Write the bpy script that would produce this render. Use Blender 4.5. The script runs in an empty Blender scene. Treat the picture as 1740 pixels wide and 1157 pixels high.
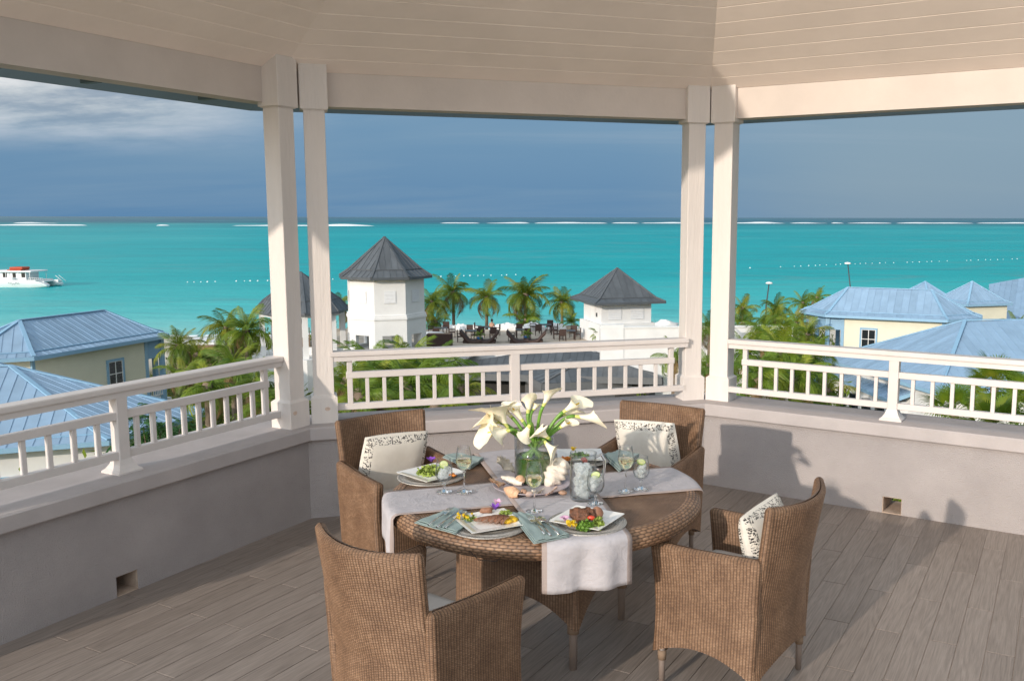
import bpy, math, random
import numpy as np
from mathutils import Vector, Matrix, noise as mnoise
random.seed(7); rng = np.random.default_rng(7)
S = bpy.context.scene
COL = S.collection
PI = math.pi
R_ = math.radians

# ---------------------------------------------------------------- camera, sky, sun, exposure
CAM = Vector((0, 0, 2.0)); F_PX, CX, CY = 1555.3, 986.0, 578.5      # eye height 2 m over the deck; principal point right of centre (cropped photograph)
PITCH, ROLL = 0.13367, 0.001765
_fw = Vector((0, math.cos(PITCH), -math.sin(PITCH))); _up = Vector((0, math.sin(PITCH), math.cos(PITCH))); _rt = Vector((1, 0, 0))
_R = math.cos(ROLL)*_rt + math.sin(ROLL)*_up; _U = -math.sin(ROLL)*_rt + math.cos(ROLL)*_up
cam = bpy.data.cameras.new('camera'); cam_o = bpy.data.objects.new('camera', cam); COL.objects.link(cam_o)
cam.sensor_fit = 'HORIZONTAL'; cam.sensor_width = 36; cam.lens = F_PX/1740*36; cam.shift_x = (870-CX)/1740
cam.clip_start = 0.05; cam.clip_end = 90000
cam_o.matrix_world = Matrix(((_R.x, _U.x, -_fw.x, CAM.x), (_R.y, _U.y, -_fw.y, CAM.y), (_R.z, _U.z, -_fw.z, CAM.z), (0, 0, 0, 1)))
S.camera = cam_o

SUN_AZ, SUN_EL = 35.5, 16.5        # the light travels towards azimuth 40 deg right of straight ahead, 16 deg downwards
sun = bpy.data.lights.new('sun', 'SUN'); sun.energy = 2.75; sun.angle = R_(0.9); sun.color = (1, 0.88, 0.75)
sun_o = bpy.data.objects.new('sun', sun); COL.objects.link(sun_o)
_d = Vector((math.sin(R_(SUN_AZ))*math.cos(R_(SUN_EL)), math.cos(R_(SUN_AZ))*math.cos(R_(SUN_EL)), -math.sin(R_(SUN_EL))))
sun_o.rotation_euler = _d.to_track_quat('-Z', 'Y').to_euler(); sun_o.location = (-20, -20, 20)

W = bpy.data.worlds.new('World'); S.world = W; W.use_nodes = True
nt = W.node_tree; nt.nodes.clear()
def N(t, typ, **kw):
    n = t.nodes.new(typ)
    for k, v in kw.items():
        if hasattr(n, k) and k not in ('inputs',): setattr(n, k, v)
    return n
def L_(t, a, b): t.links.new(a, b)
def ramp(t, fac, stops, interp='LINEAR'):
    r = N(t, 'ShaderNodeValToRGB'); r.color_ramp.interpolation = interp
    e = r.color_ramp.elements
    while len(e) < len(stops): e.new(0.5)
    for i, (p, c) in enumerate(stops):
        e[i].position = p; e[i].color = (*c, 1) if len(c) == 3 else c
    if fac is not None: L_(t, fac, r.inputs[0])
    return r.outputs[0]
def math_(t, op, a, b=None, c=None, clamp=False):
    n = N(t, 'ShaderNodeMath', operation=op, use_clamp=clamp)
    for i, v in enumerate((a, b, c)):
        if v is None: continue
        if isinstance(v, (int, float)): n.inputs[i].default_value = v
        else: L_(t, v, n.inputs[i])
    return n.outputs[0]
def mix_(t, fac, a, b, blend='MIX'):
    n = N(t, 'ShaderNodeMix', data_type='RGBA', blend_type=blend)
    for s, v in ((n.inputs[0], fac), (n.inputs[6], a), (n.inputs[7], b)):
        if isinstance(v, (int, float)): s.default_value = v
        elif isinstance(v, tuple): s.default_value = (*v, 1) if len(v) == 3 else v
        else: L_(t, v, s)
    return n.outputs[2]
def noise_(t, vec, scale, detail=4, rough=0.55, dist=0.0, out=0):
    n = N(t, 'ShaderNodeTexNoise'); n.inputs['Scale'].default_value = scale; n.inputs['Detail'].default_value = detail
    n.inputs['Roughness'].default_value = rough; n.inputs['Distortion'].default_value = dist
    if vec is not None: L_(t, vec, n.inputs['Vector'])
    return n.outputs[out]
def mapping_(t, vec, loc=(0, 0, 0), rot=(0, 0, 0), scale=(1, 1, 1)):
    m = N(t, 'ShaderNodeMapping'); m.inputs[1].default_value = loc; m.inputs[2].default_value = rot; m.inputs[3].default_value = scale
    L_(t, vec, m.inputs[0]); return m.outputs[0]

SKY_STRENGTH = 0.091
sky = N(nt, 'ShaderNodeTexSky', sky_type='NISHITA'); sky.sun_disc = False
sky.sun_elevation = R_(SUN_EL); sky.sun_rotation = R_(180+SUN_AZ); sky.air_density = 1.0; sky.dust_density = 2.0; sky.ozone_density = 1.5
tc = N(nt, 'ShaderNodeTexCoord')
sx = N(nt, 'ShaderNodeSeparateXYZ'); L_(nt, tc.outputs['Generated'], sx.inputs[0])
zz = math_(nt, 'ADD', math_(nt, 'MAXIMUM', sx.outputs[2], 0.0), 0.16)
cu = N(nt, 'ShaderNodeCombineXYZ')
L_(nt, math_(nt, 'DIVIDE', sx.outputs[0], zz), cu.inputs[0]); L_(nt, math_(nt, 'DIVIDE', sx.outputs[1], zz), cu.inputs[1])
# grey-blue storm veil, a little lighter overhead, in bands
hz = N(nt, 'ShaderNodeMapRange', interpolation_type='SMOOTHSTEP'); hz.inputs[1].default_value = 0.02; hz.inputs[2].default_value = 0.34; L_(nt, sx.outputs[0], hz.inputs[0])   # paler rain haze to the right
band = noise_(nt, mapping_(nt, cu.outputs[0], scale=(0.35, 0.9, 1)), 1.3, 6, 0.55, 0.4)
veil_lo = (1.10, 2.45, 4.25); veil_hi = (2.05, 3.35, 4.55)
veil = mix_(nt, math_(nt, 'MULTIPLY', math_(nt, 'MAXIMUM', sx.outputs[2], 0.0), 4.2, clamp=True), veil_lo, veil_hi)
veil = mix_(nt, math_(nt, 'MULTIPLY', math_(nt, 'SUBTRACT', band, 0.42), 1.5, clamp=True), veil, (2.3, 3.5, 4.7))
vf = N(nt, 'ShaderNodeMapRange', interpolation_type='SMOOTHSTEP'); vf.inputs[1].default_value = -0.75; vf.inputs[2].default_value = 0.45; vf.inputs[3].default_value = 0.05; vf.inputs[4].default_value = 0.93   # the storm stands over the sea, the sky clears towards the sun
L_(nt, sx.outputs[1], vf.inputs[0])
veil = mix_(nt, math_(nt, 'MULTIPLY', hz.outputs[0], 0.75), veil, (2.55, 3.55, 4.35))
base = mix_(nt, vf.outputs[0], sky.outputs[0], veil)
# broken cumulus layer with dark grey bellies, starting about nine degrees above the horizon
cn = noise_(nt, mapping_(nt, cu.outputs[0], loc=(1.35, 2.2, 0.0), scale=(0.45, 0.75, 1)), 1.15, 9, 0.6, 0.35)
wisp = noise_(nt, mapping_(nt, cu.outputs[0], loc=(0.4, 0.8, 0.0), scale=(0.3, 1.6, 1)), 1.6, 7, 0.6, 0.5)
up_m = N(nt, 'ShaderNodeMapRange', interpolation_type='SMOOTHSTEP'); up_m.inputs[1].default_value = 0.05; up_m.inputs[2].default_value = 0.115
L_(nt, sx.outputs[2], up_m.inputs[0])
lf = N(nt, 'ShaderNodeMapRange', interpolation_type='SMOOTHSTEP'); lf.inputs[1].default_value = -0.46; lf.inputs[2].default_value = -0.20
L_(nt, math_(nt, 'ADD', math_(nt, 'MULTIPLY', sx.outputs[0], -0.75), math_(nt, 'MULTIPLY', sx.outputs[1], -0.65)), lf.inputs[0])
cm = math_(nt, 'MULTIPLY', math_(nt, 'MULTIPLY', math_(nt, 'MULTIPLY', math_(nt, 'SUBTRACT', cn, 0.24), 5.0, clamp=True), up_m.outputs[0]), lf.outputs[0])
cloudcol = ramp(nt, noise_(nt, mapping_(nt, cu.outputs[0], loc=(3.0, 1.0, 0), scale=(0.6, 0.9, 1)), 1.7, 8, 0.62), [(0.33, (2.1, 2.75, 3.6)), (0.44, (3.1, 3.8, 4.6)), (0.52, (5.2, 5.7, 6.1)), (0.62, (7.6, 7.7, 7.8))])
# cloud brightness boosted around the sun, out of view, to add fill light
sd = N(nt, 'ShaderNodeVectorMath', operation='DOT_PRODUCT'); L_(nt, tc.outputs['Generated'], sd.inputs[0]); sd.inputs[1].default_value = tuple(-_d)
fill_glow = math_(nt, 'ADD', 1.0, math_(nt, 'MULTIPLY', math_(nt, 'POWER', math_(nt, 'MAXIMUM', sd.outputs['Value'], 0.0), 2.0), 3.2))
cg = N(nt, 'ShaderNodeVectorMath', operation='SCALE'); L_(nt, cloudcol, cg.inputs[0]); L_(nt, fill_glow, cg.inputs['Scale'])
base = mix_(nt, cm, base, cg.outputs[0])
wm = math_(nt, 'MULTIPLY', math_(nt, 'MULTIPLY', math_(nt, 'MULTIPLY', math_(nt, 'SUBTRACT', wisp, 0.52), 3.0, clamp=True), up_m.outputs[0]), 0.55)
base = mix_(nt, wm, base, (3.9, 4.6, 5.4))
bg = N(nt, 'ShaderNodeBackground'); bg.inputs[1].default_value = SKY_STRENGTH; L_(nt, base, bg.inputs[0])
wo = N(nt, 'ShaderNodeOutputWorld'); L_(nt, bg.outputs[0], wo.inputs[0])

S.view_settings.view_transform = 'Standard'; S.view_settings.look = 'None'; S.view_settings.gamma = 1; S.view_settings.use_curve_mapping = False
S.view_settings.exposure = 0.22
S.render.engine = 'CYCLES'
S.cycles.max_bounces = 16; S.cycles.transmission_bounces = 12; S.cycles.glossy_bounces = 6; S.cycles.transparent_max_bounces = 24; S.cycles.diffuse_bounces = 6

# ---------------------------------------------------------------- points from the survey of the photograph
def _ray(x, y): return _fw + _R*((x-CX)/F_PX) - _U*((y-CY)/F_PX)
def px(x, y, z):                      # the point at height z seen at (x, y)
    d = _ray(x, y); t = (z-CAM.z)/d.z; return CAM + d*t
def pd(x, y, Y):                      # the point at distance Y straight ahead
    d = _ray(x, y); return CAM + d*(Y/d.y)
def V(*a): return Vector(a)

# ---------------------------------------------------------------- object helpers
def link(o, parent=None):
    COL.objects.link(o)
    if parent is not None: o.parent = parent
    return o
def setp(o, label=None, cat=None, group=None, kind=None):
    if label: o['label'] = label
    if cat: o['category'] = cat
    if group: o['group'] = group
    if kind: o['kind'] = kind
    return o
def thing(name, label, cat, loc=(0, 0, 0), rz=0.0, group=None):
    o = bpy.data.objects.new(name, None); o.empty_display_size = 0.1
    o.location = loc; o.rotation_euler = (0, 0, rz); link(o); return setp(o, label, cat, group)
def inst(name, mesh, parent=None, loc=(0, 0, 0), rot=(0, 0, 0), sc=(1, 1, 1)):
    o = bpy.data.objects.new(name, mesh); o.location = loc; o.rotation_euler = rot
    o.scale = sc if not isinstance(sc, (int, float)) else (sc, sc, sc)
    return link(o, parent)
def copy_tree(o, parent=None):
    c = o.copy(); COL.objects.link(c)
    if parent is not None: c.parent = parent
    for ch in list(o.children): copy_tree(ch, c)
    return c

class MB:
    def __init__(s): s.v = []; s.f = []; s.m = []; s.uv = []; s.sm = []; s.n = 0
    def raw(s, v, f, mat=0, smooth=False, uv=None, M=None):
        v = np.asarray(v, float).reshape(-1, 3)
        if M is not None:
            A = np.array(M); v = v @ A[:3, :3].T + A[:3, 3]
        s.v.append(v); k = s.n; s.n += len(v)
        s.uv.append(np.zeros((len(v), 2)) if uv is None else np.asarray(uv, float).reshape(-1, 2))
        for q in f: s.f.append(tuple(int(i)+k for i in q)); s.m.append(mat); s.sm.append(smooth)
        return s
    def box(s, lo, hi, mat=0, M=None, bev=0.0):
        x0, y0, z0 = lo; x1, y1, z1 = hi
        if bev <= 0:
            return s.raw([(x0, y0, z0), (x1, y0, z0), (x1, y1, z0), (x0, y1, z0), (x0, y0, z1), (x1, y0, z1), (x1, y1, z1), (x0, y1, z1)],
                  [(3, 2, 1, 0), (4, 5, 6, 7), (0, 1, 5, 4), (1, 2, 6, 5), (2, 3, 7, 6), (3, 0, 4, 7)], mat, False, None, M)
        b = min(bev, (x1-x0)/2.01, (y1-y0)/2.01, (z1-z0)/2.01)
        vs = []; idx = {}
        for sx_ in (0, 1):
            for sy_ in (0, 1):
                for sz_ in (0, 1):
                    X = (x0, x1)[sx_]; Y = (y0, y1)[sy_]; Z = (z0, z1)[sz_]
                    dx, dy, dz = b*(1-2*sx_), b*(1-2*sy_), b*(1-2*sz_)
                    for ax, p in (('x', (X, Y+dy, Z+dz)), ('y', (X+dx, Y, Z+dz)), ('z', (X+dx, Y+dy, Z))):
                        idx[(sx_, sy_, sz_, ax)] = len(vs); vs.append(p)
        fs = []
        def I(a, b_, c, ax): return idx[(a, b_, c, ax)]
        for k in (0, 1):
            fs.append([I(k, 0, 0, 'x'), I(k, 1, 0, 'x'), I(k, 1, 1, 'x'), I(k, 0, 1, 'x')][::1 if k else -1])
            fs.append([I(0, k, 0, 'y'), I(0, k, 1, 'y'), I(1, k, 1, 'y'), I(1, k, 0, 'y')][::1 if k else -1])
            fs.append([I(0, 0, k, 'z'), I(1, 0, k, 'z'), I(1, 1, k, 'z'), I(0, 1, k, 'z')][::1 if k else -1])
        for a in (0, 1):
            for b_ in (0, 1):
                fs.append([I(a, b_, 0, 'x'), I(a, b_, 1, 'x'), I(a, b_, 1, 'y'), I(a, b_, 0, 'y')])
                fs.append([I(a, 0, b_, 'x'), I(a, 1, b_, 'x'), I(a, 1, b_, 'z'), I(a, 0, b_, 'z')])
                fs.append([I(0, a, b_, 'y'), I(1, a, b_, 'y'), I(1, a, b_, 'z'), I(0, a, b_, 'z')])
                for c in (0, 1): fs.append([I(a, b_, c, 'x'), I(a, b_, c, 'y'), I(a, b_, c, 'z')])
        return s.raw(vs, fs, mat, False, None, M)
    def prism(s, poly, z0, z1, mat=0, M=None):
        n = len(poly); v = [(p[0], p[1], z0) for p in poly]+[(p[0], p[1], z1) for p in poly]
        f = [tuple(range(n))[::-1], tuple(range(n, 2*n))]+[(i, (i+1) % n, n+(i+1) % n, n+i) for i in range(n)]
        return s.raw(v, f, mat, False, None, M)
    def grid(s, P, mat=0, closeu=False, closev=False, uv=None, M=None, smooth=True, flip=False):
        P = np.asarray(P, float); nu, nv = P.shape[:2]
        i = np.arange(nu if closeu else nu-1); j = np.arange(nv if closev else nv-1)
        I, J = np.meshgrid(i, j, indexing='ij'); I2 = (I+1) % nu; J2 = (J+1) % nv
        f = np.stack([I*nv+J, I2*nv+J, I2*nv+J2, I*nv+J2], -1).reshape(-1, 4)
        if flip: f = f[:, ::-1]
        return s.raw(P.reshape(-1, 3), f, mat, smooth, uv, M)
    def lathe(s, prof, n=24, mat=0, c=(0, 0, 0), M=None, smooth=True):
        a = np.linspace(0, 2*PI, n, endpoint=False); pr = np.asarray(prof, float)
        P = np.stack([pr[None, :, 0]*np.cos(a)[:, None]+c[0], pr[None, :, 0]*np.sin(a)[:, None]+c[1], np.broadcast_to(pr[None, :, 1]+c[2], (n, len(pr)))], -1)
        return s.grid(P, mat, closeu=True, M=M, smooth=smooth)
    def tube(s, pts, rad, n=8, mat=0, M=None, caps=True, smooth=True, flat=1.0):
        pts = [Vector(p) for p in pts]; k = len(pts)
        if isinstance(rad, (int, float)): rad = [rad]*k
        P = []; prev = None
        for i, p in enumerate(pts):
            t = (pts[min(i+1, k-1)]-pts[max(i-1, 0)]).normalized()
            if prev is None:
                a = Vector((0, 0, 1)) if abs(t.z) < 0.9 else Vector((1, 0, 0)); u = t.cross(a).normalized()
            else: u = (prev - t*prev.dot(t)).normalized()
            w = t.cross(u); prev = u
            P.append([p+rad[i]*(u*math.cos(q)+w*math.sin(q)*flat) for q in np.linspace(0, 2*PI, n, endpoint=False)])
        s.grid(np.array([[list(x) for x in r] for r in P]), mat, closev=True, M=M, smooth=smooth)
        if caps:
            b = s.n-k*n
            s.f.append(tuple(b+i for i in range(n))); s.m.append(mat); s.sm.append(False)
            s.f.append(tuple(b+(k-1)*n+i for i in range(n))[::-1]); s.m.append(mat); s.sm.append(False)
        return s
    def bar(s, a, b, w, h, mat=0, up=(0, 0, 1)):
        a = Vector(a); b = Vector(b); t = (b-a); l = t.length; t.normalize(); u = t.cross(Vector(up)).normalized(); w_ = u.cross(t)
        M = Matrix(((t.x, u.x, w_.x, a.x), (t.y, u.y, w_.y, a.y), (t.z, u.z, w_.z, a.z), (0, 0, 0, 1)))
        return s.box((0, -w/2, -h/2), (l, w/2, h/2), mat, M)
    def blob(s, c, r, seed=0, amp=0.15, fr=2.0, nu=12, nv=9, mat=0, M=None, flat=None):
        th = np.linspace(0, 2*PI, nu, endpoint=False); ph = np.linspace(0.02, PI-0.02, nv); P = np.zeros((nu, nv, 3))
        r = (r, r, r) if isinstance(r, (int, float)) else r
        for i, a in enumerate(th):
            for j, b in enumerate(ph):
                d = Vector((math.sin(b)*math.cos(a), math.sin(b)*math.sin(a), math.cos(b)))
                q = 1+amp*mnoise.noise(d*fr+Vector((seed*3.1, seed*1.7, seed*0.9)))*2
                P[i, j] = (c[0]+d.x*r[0]*q, c[1]+d.y*r[1]*q, c[2]+d.z*r[2]*q)
        if flat is not None: P[..., 2] = np.maximum(P[..., 2], flat)
        return s.grid(P, mat, closeu=True, M=M, flip=True)
    def mesh(s, name, mats):
        me = bpy.data.meshes.new(name); v = np.concatenate(s.v)
        me.from_pydata(v, [], s.f)
        for m in (mats if isinstance(mats, (list, tuple)) else [mats]): me.materials.append(m)
        me.polygons.foreach_set('material_index', np.array(s.m, dtype=np.int32)); me.polygons.foreach_set('use_smooth', np.array(s.sm, dtype=bool))
        uv = np.concatenate(s.uv)
        if np.any(uv):
            l = me.uv_layers.new(name='UVMap'); li = np.empty(len(me.loops), dtype=np.int32); me.loops.foreach_get('vertex_index', li)
            l.data.foreach_set('uv', uv[li].ravel())
        me.update(); return me
    def build(s, name, mats, parent=None, loc=(0, 0, 0), rot=(0, 0, 0), sc=1):
        return inst(name, s.mesh(name, mats), parent, loc, rot, sc)

# ---------------------------------------------------------------- materials
def new_mat(name):
    m = bpy.data.materials.new(name); m.use_nodes = True; t = m.node_tree; t.nodes.clear()
    o = N(t, 'ShaderNodeOutputMaterial'); p = N(t, 'ShaderNodeBsdfPrincipled'); L_(t, p.outputs[0], o.inputs[0]); return m, t, p, o
def bump_(t, h, strength, dist=0.01):
    b = N(t, 'ShaderNodeBump'); b.inputs['Strength'].default_value = strength; b.inputs['Distance'].default_value = dist; L_(t, h, b.inputs['Height']); return b.outputs[0]
def mat(name, col, rough=0.6, spec=0.4, var=0.12, vscale=6.0, bump=0.0, bscale=60.0, metal=0.0, stretch=(1, 1, 1), rand=0.0, sss=0.0, trans=0.0, bdist=0.01):
    m, t, p, o = new_mat(name); c = N(t, 'ShaderNodeTexCoord').outputs['Object']
    c = mapping_(t, c, scale=stretch)
    if rand:
        oi = N(t, 'ShaderNodeObjectInfo'); va = N(t, 'ShaderNodeVectorMath', operation='ADD'); L_(t, c, va.inputs[0])
        cb = N(t, 'ShaderNodeCombineXYZ'); L_(t, math_(t, 'MULTIPLY', oi.outputs['Random'], 31.0), cb.inputs[0]); L_(t, math_(t, 'MULTIPLY', oi.outputs['Random'], 17.0), cb.inputs[1])
        L_(t, cb.outputs[0], va.inputs[1]); c = va.outputs[0]
    n = noise_(t, c, vscale, 6, 0.6)
    dark = tuple(x*(1-var) for x in col); lite = tuple(min(x*(1+var), 0.95) for x in col)
    cc = ramp(t, n, [(0.3, dark), (0.7, lite)])
    if rand:
        cc = mix_(t, 1.0, cc, ramp(t, oi.outputs['Random'], [(0, (1-rand,)*3), (1, (1+rand*0.6,)*3)]), 'MULTIPLY')
    L_(t, cc, p.inputs['Base Color']); p.inputs['Roughness'].default_value = rough; p.inputs['Specular IOR Level'].default_value = spec; p.inputs['Metallic'].default_value = metal
    if sss: p.inputs['Subsurface Weight'].default_value = sss; p.inputs['Subsurface Radius'].default_value = (0.01, 0.007, 0.004); p.inputs['Subsurface Scale'].default_value = 1.0
    if bump: L_(t, bump_(t, noise_(t, c, bscale, 5, 0.6), bump, bdist), p.inputs['Normal'])
    return m
def glass(name, tint=(1.0, 1.0, 1.0), ior=1.45, rough=0.0):
    m, t, p, o = new_mat(name); p.inputs['Base Color'].default_value = (*tint, 1); p.inputs['Transmission Weight'].default_value = 1.0; p.inputs['IOR'].default_value = ior; p.inputs['Roughness'].default_value = rough; return m
def thin_glass(name, tint=(0.985, 0.99, 0.99), edge=(0.74, 0.77, 0.77), gain=1.25):
    """a thin clear wall: what it lets through is darker where it is seen edge-on, what it mirrors follows Fresnel"""
    m = bpy.data.materials.new(name); m.use_nodes = True; t = m.node_tree; t.nodes.clear(); o = N(t, 'ShaderNodeOutputMaterial')
    lw = N(t, 'ShaderNodeLayerWeight'); lw.inputs[0].default_value = 0.5; fr = math_(t, 'ADD', 0.045, math_(t, 'MULTIPLY', math_(t, 'POWER', lw.outputs['Facing'], 4.0), 0.55))
    tr = N(t, 'ShaderNodeBsdfTransparent'); L_(t, ramp(t, lw.outputs['Facing'], [(0.45, tint), (0.92, edge)]), tr.inputs[0]); g = N(t, 'ShaderNodeBsdfGlossy'); g.inputs['Roughness'].default_value = 0.03
    mx = N(t, 'ShaderNodeMixShader'); L_(t, math_(t, 'MULTIPLY', fr, gain, clamp=True), mx.inputs[0]); L_(t, tr.outputs[0], mx.inputs[1]); L_(t, g.outputs[0], mx.inputs[2]); L_(t, mx.outputs[0], o.inputs[0]); return m
def leaf_mat(name, c1, c2, c3, rough=0.45):
    m, t, p, o = new_mat(name); oi = N(t, 'ShaderNodeObjectInfo'); c = N(t, 'ShaderNodeTexCoord').outputs['Object']
    n = noise_(t, c, 2.3, 3); v = math_(t, 'ADD', math_(t, 'MULTIPLY', oi.outputs['Random'], 0.7), math_(t, 'MULTIPLY', math_(t, 'SUBTRACT', n, 0.5), 1.1), clamp=True)
    cc = ramp(t, v, [(0.0, c1), (0.5, c2), (1.0, c3)])
    L_(t, cc, p.inputs['Base Color']); p.inputs['Roughness'].default_value = rough; p.inputs['Specular IOR Level'].default_value = 0.35
    tl = N(t, 'ShaderNodeBsdfTranslucent'); L_(t, cc, tl.inputs[0]); mx = N(t, 'ShaderNodeMixShader'); mx.inputs[0].default_value = 0.3
    L_(t, p.outputs[0], mx.inputs[1]); L_(t, tl.outputs[0], mx.inputs[2]); L_(t, mx.outputs[0], o.inputs[0]); return m

M = {}
M['beam'] = mat('dimmed_white_paint', (0.58, 0.51, 0.46), 0.55, 0.3, 0.06, 3, 0.1, 40)  # white paint darkened in its colour to imitate weaker light on the beams
M['white'] = mat('white_painted_timber', (0.68, 0.625, 0.585), 0.5, 0.4, 0.09, 4, 0.4, 46, stretch=(1, 1, 0.12))
M['white_lav'] = mat('railing_paint', (0.65, 0.60, 0.57), 0.45, 0.4, 0.05, 4, 0.08, 60)
M['ceil'] = mat('ceiling_paint', (0.90, 0.78, 0.69), 0.6, 0.3, 0.05, 2, 0.05, 30)
M['stucco'] = mat('stucco', (0.385, 0.35, 0.342), 0.9, 0.1, 0.11, 2.0, 0.8, 120, bdist=0.012)
M['cap'] = mat('stucco_cap', (0.44, 0.40, 0.39), 0.85, 0.15, 0.08, 4, 0.4, 190, bdist=0.005)
M['hole'] = mat('raw_concrete', (0.48, 0.37, 0.29), 0.9, 0.1, 0.2, 14, 0.4, 90)
M['gutter'] = mat('gutter_metal', (0.12, 0.17, 0.19), 0.5, 0.4, 0.1)
M['wall_w'] = mat('white_render', (0.72, 0.72, 0.71), 0.85, 0.15, 0.07, 0.7, 0.15, 12)
M['vent'] = mat('vent_louvre', (0.70, 0.71, 0.72), 0.7, 0.2, 0.04)
M['groof'] = mat('grey_standing_seam', (0.085, 0.095, 0.105), 0.42, 0.5, 0.2, 0.9, rand=0.16)
M['broof'] = mat('blue_standing_seam', (0.25, 0.37, 0.50), 0.42, 0.5, 0.11, 0.9, rand=0.10)
M['btrim'] = mat('blue_trim', (0.24, 0.41, 0.56), 0.5, 0.4, 0.05)
M['gtrim'] = mat('grey_fascia', (0.13, 0.135, 0.14), 0.6, 0.3, 0.08)
M['cream'] = mat('cream_siding', (0.72, 0.69, 0.55), 0.7, 0.2, 0.04, 1.2)
M['pane'] = mat('dark_window_glass', (0.018, 0.022, 0.026), 0.08, 0.6, 0.1)
M['sash'] = mat('white_sash', (0.78, 0.78, 0.76), 0.5, 0.3, 0.03)
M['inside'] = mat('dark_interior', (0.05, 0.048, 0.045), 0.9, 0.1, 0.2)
M['chairdk'] = mat('dark_brown_rattan', (0.055, 0.032, 0.026), 0.6, 0.3, 0.2, 8)
M['tabledk'] = mat('dark_table_top', (0.07, 0.075, 0.085), 0.4, 0.5, 0.1)
M['terr'] = mat('paved_surface', (0.50, 0.43, 0.35), 0.9, 0.1, 0.15, 0.8, 0.2, 5)
M['bluepot'] = mat('blue_glaze', (0.02, 0.16, 0.42), 0.25, 0.5, 0.15)
M['cloth_w'] = mat('white_canvas', (0.80, 0.80, 0.79), 0.85, 0.1, 0.05)
M['skin'] = mat('skin', (0.42, 0.24, 0.16), 0.6, 0.3, 0.05)
M['hair'] = mat('dark_hair', (0.03, 0.02, 0.015), 0.6, 0.3, 0.1)
M['boatw'] = mat('white_gelcoat', (0.80, 0.80, 0.79), 0.3, 0.5, 0.02)
M['boatr'] = mat('red_canvas', (0.45, 0.09, 0.05), 0.8, 0.2, 0.1)
M['buoy'] = mat('white_buoy', (0.85, 0.85, 0.84), 0.4, 0.4, 0.02)
M['foam'] = mat('sea_foam', (0.85, 0.87, 0.87), 0.9, 0.1, 0.05, 0.2)
M['pole'] = mat('dark_pole', (0.05, 0.055, 0.06), 0.5, 0.4, 0.1)
M['trunk'] = mat('palm_trunk', (0.20, 0.155, 0.115), 0.9, 0.1, 0.3, 5, 0.6, 14)
M['wood'] = mat('tree_bark', (0.14, 0.10, 0.075), 0.9, 0.1, 0.3, 5, 0.5, 20)
M['leg'] = mat('powder_coated_leg', (0.21, 0.165, 0.14), 0.45, 0.4, 0.1)
M['brown'] = mat('weathered_wood', (0.23, 0.16, 0.11), 0.8, 0.2, 0.2)
M['palm'] = leaf_mat('coconut_frond', (0.075, 0.145, 0.012), (0.19, 0.245, 0.022), (0.40, 0.345, 0.04))
M['palmg'] = leaf_mat('green_frond', (0.075, 0.15, 0.014), (0.17, 0.255, 0.022), (0.36, 0.375, 0.04))
M['leaf'] = leaf_mat('broad_leaf', (0.03, 0.105, 0.02), (0.06, 0.16, 0.03), (0.10, 0.23, 0.045))
M['scrub'] = leaf_mat('scrub_leaf', (0.06, 0.11, 0.014), (0.125, 0.175, 0.024), (0.25, 0.245, 0.04))

# wood-look porcelain plank
m, t, p, o = new_mat('wood_look_tile'); oi = N(t, 'ShaderNodeObjectInfo'); c = N(t, 'ShaderNodeTexCoord').outputs['Object']
va = N(t, 'ShaderNodeVectorMath', operation='ADD'); L_(t, c, va.inputs[0]); cb = N(t, 'ShaderNodeCombineXYZ')
L_(t, math_(t, 'MULTIPLY', oi.outputs['Random'], 53.0), cb.inputs[0]); L_(t, math_(t, 'MULTIPLY', oi.outputs['Random'], 7.7), cb.inputs[1]); L_(t, math_(t, 'MULTIPLY', oi.outputs['Random'], 91.0), cb.inputs[2]); L_(t, cb.outputs[0], va.inputs[1])
g0 = noise_(t, mapping_(t, va.outputs[0], scale=(0.9, 13.0, 1)), 1.0, 2, 0.45)
wv = math_(t, 'FRACT', math_(t, 'MULTIPLY', g0, 11.0))
wv = math_(t, 'ABSOLUTE', math_(t, 'SUBTRACT', wv, 0.5))
gf = noise_(t, mapping_(t, va.outputs[0], scale=(7, 160, 1)), 1.0, 5, 0.65)
mixg = math_(t, 'ADD', math_(t, 'MULTIPLY', wv, 0.34), math_(t, 'MULTIPLY', gf, 0.8))
cc = ramp(t, mixg, [(0.25, (0.175, 0.144, 0.123)), (0.5, (0.248, 0.206, 0.177)), (0.8, (0.33, 0.278, 0.242))])
cc = mix_(t, 1.0, cc, ramp(t, oi.outputs['Random'], [(0, (0.88, 0.87, 0.86)), (1, (1.07, 1.07, 1.07))]), 'MULTIPLY')
L_(t, cc, p.inputs['Base Color']); p.inputs['Roughness'].default_value = 0.5; p.inputs['Specular IOR Level'].default_value = 0.45
L_(t, bump_(t, mixg, 0.25, 0.002), p.inputs['Normal']); M['plank'] = m
M['grout'] = mat('grout', (0.36, 0.29, 0.24), 0.9, 0.1, 0.15, 30)

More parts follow.
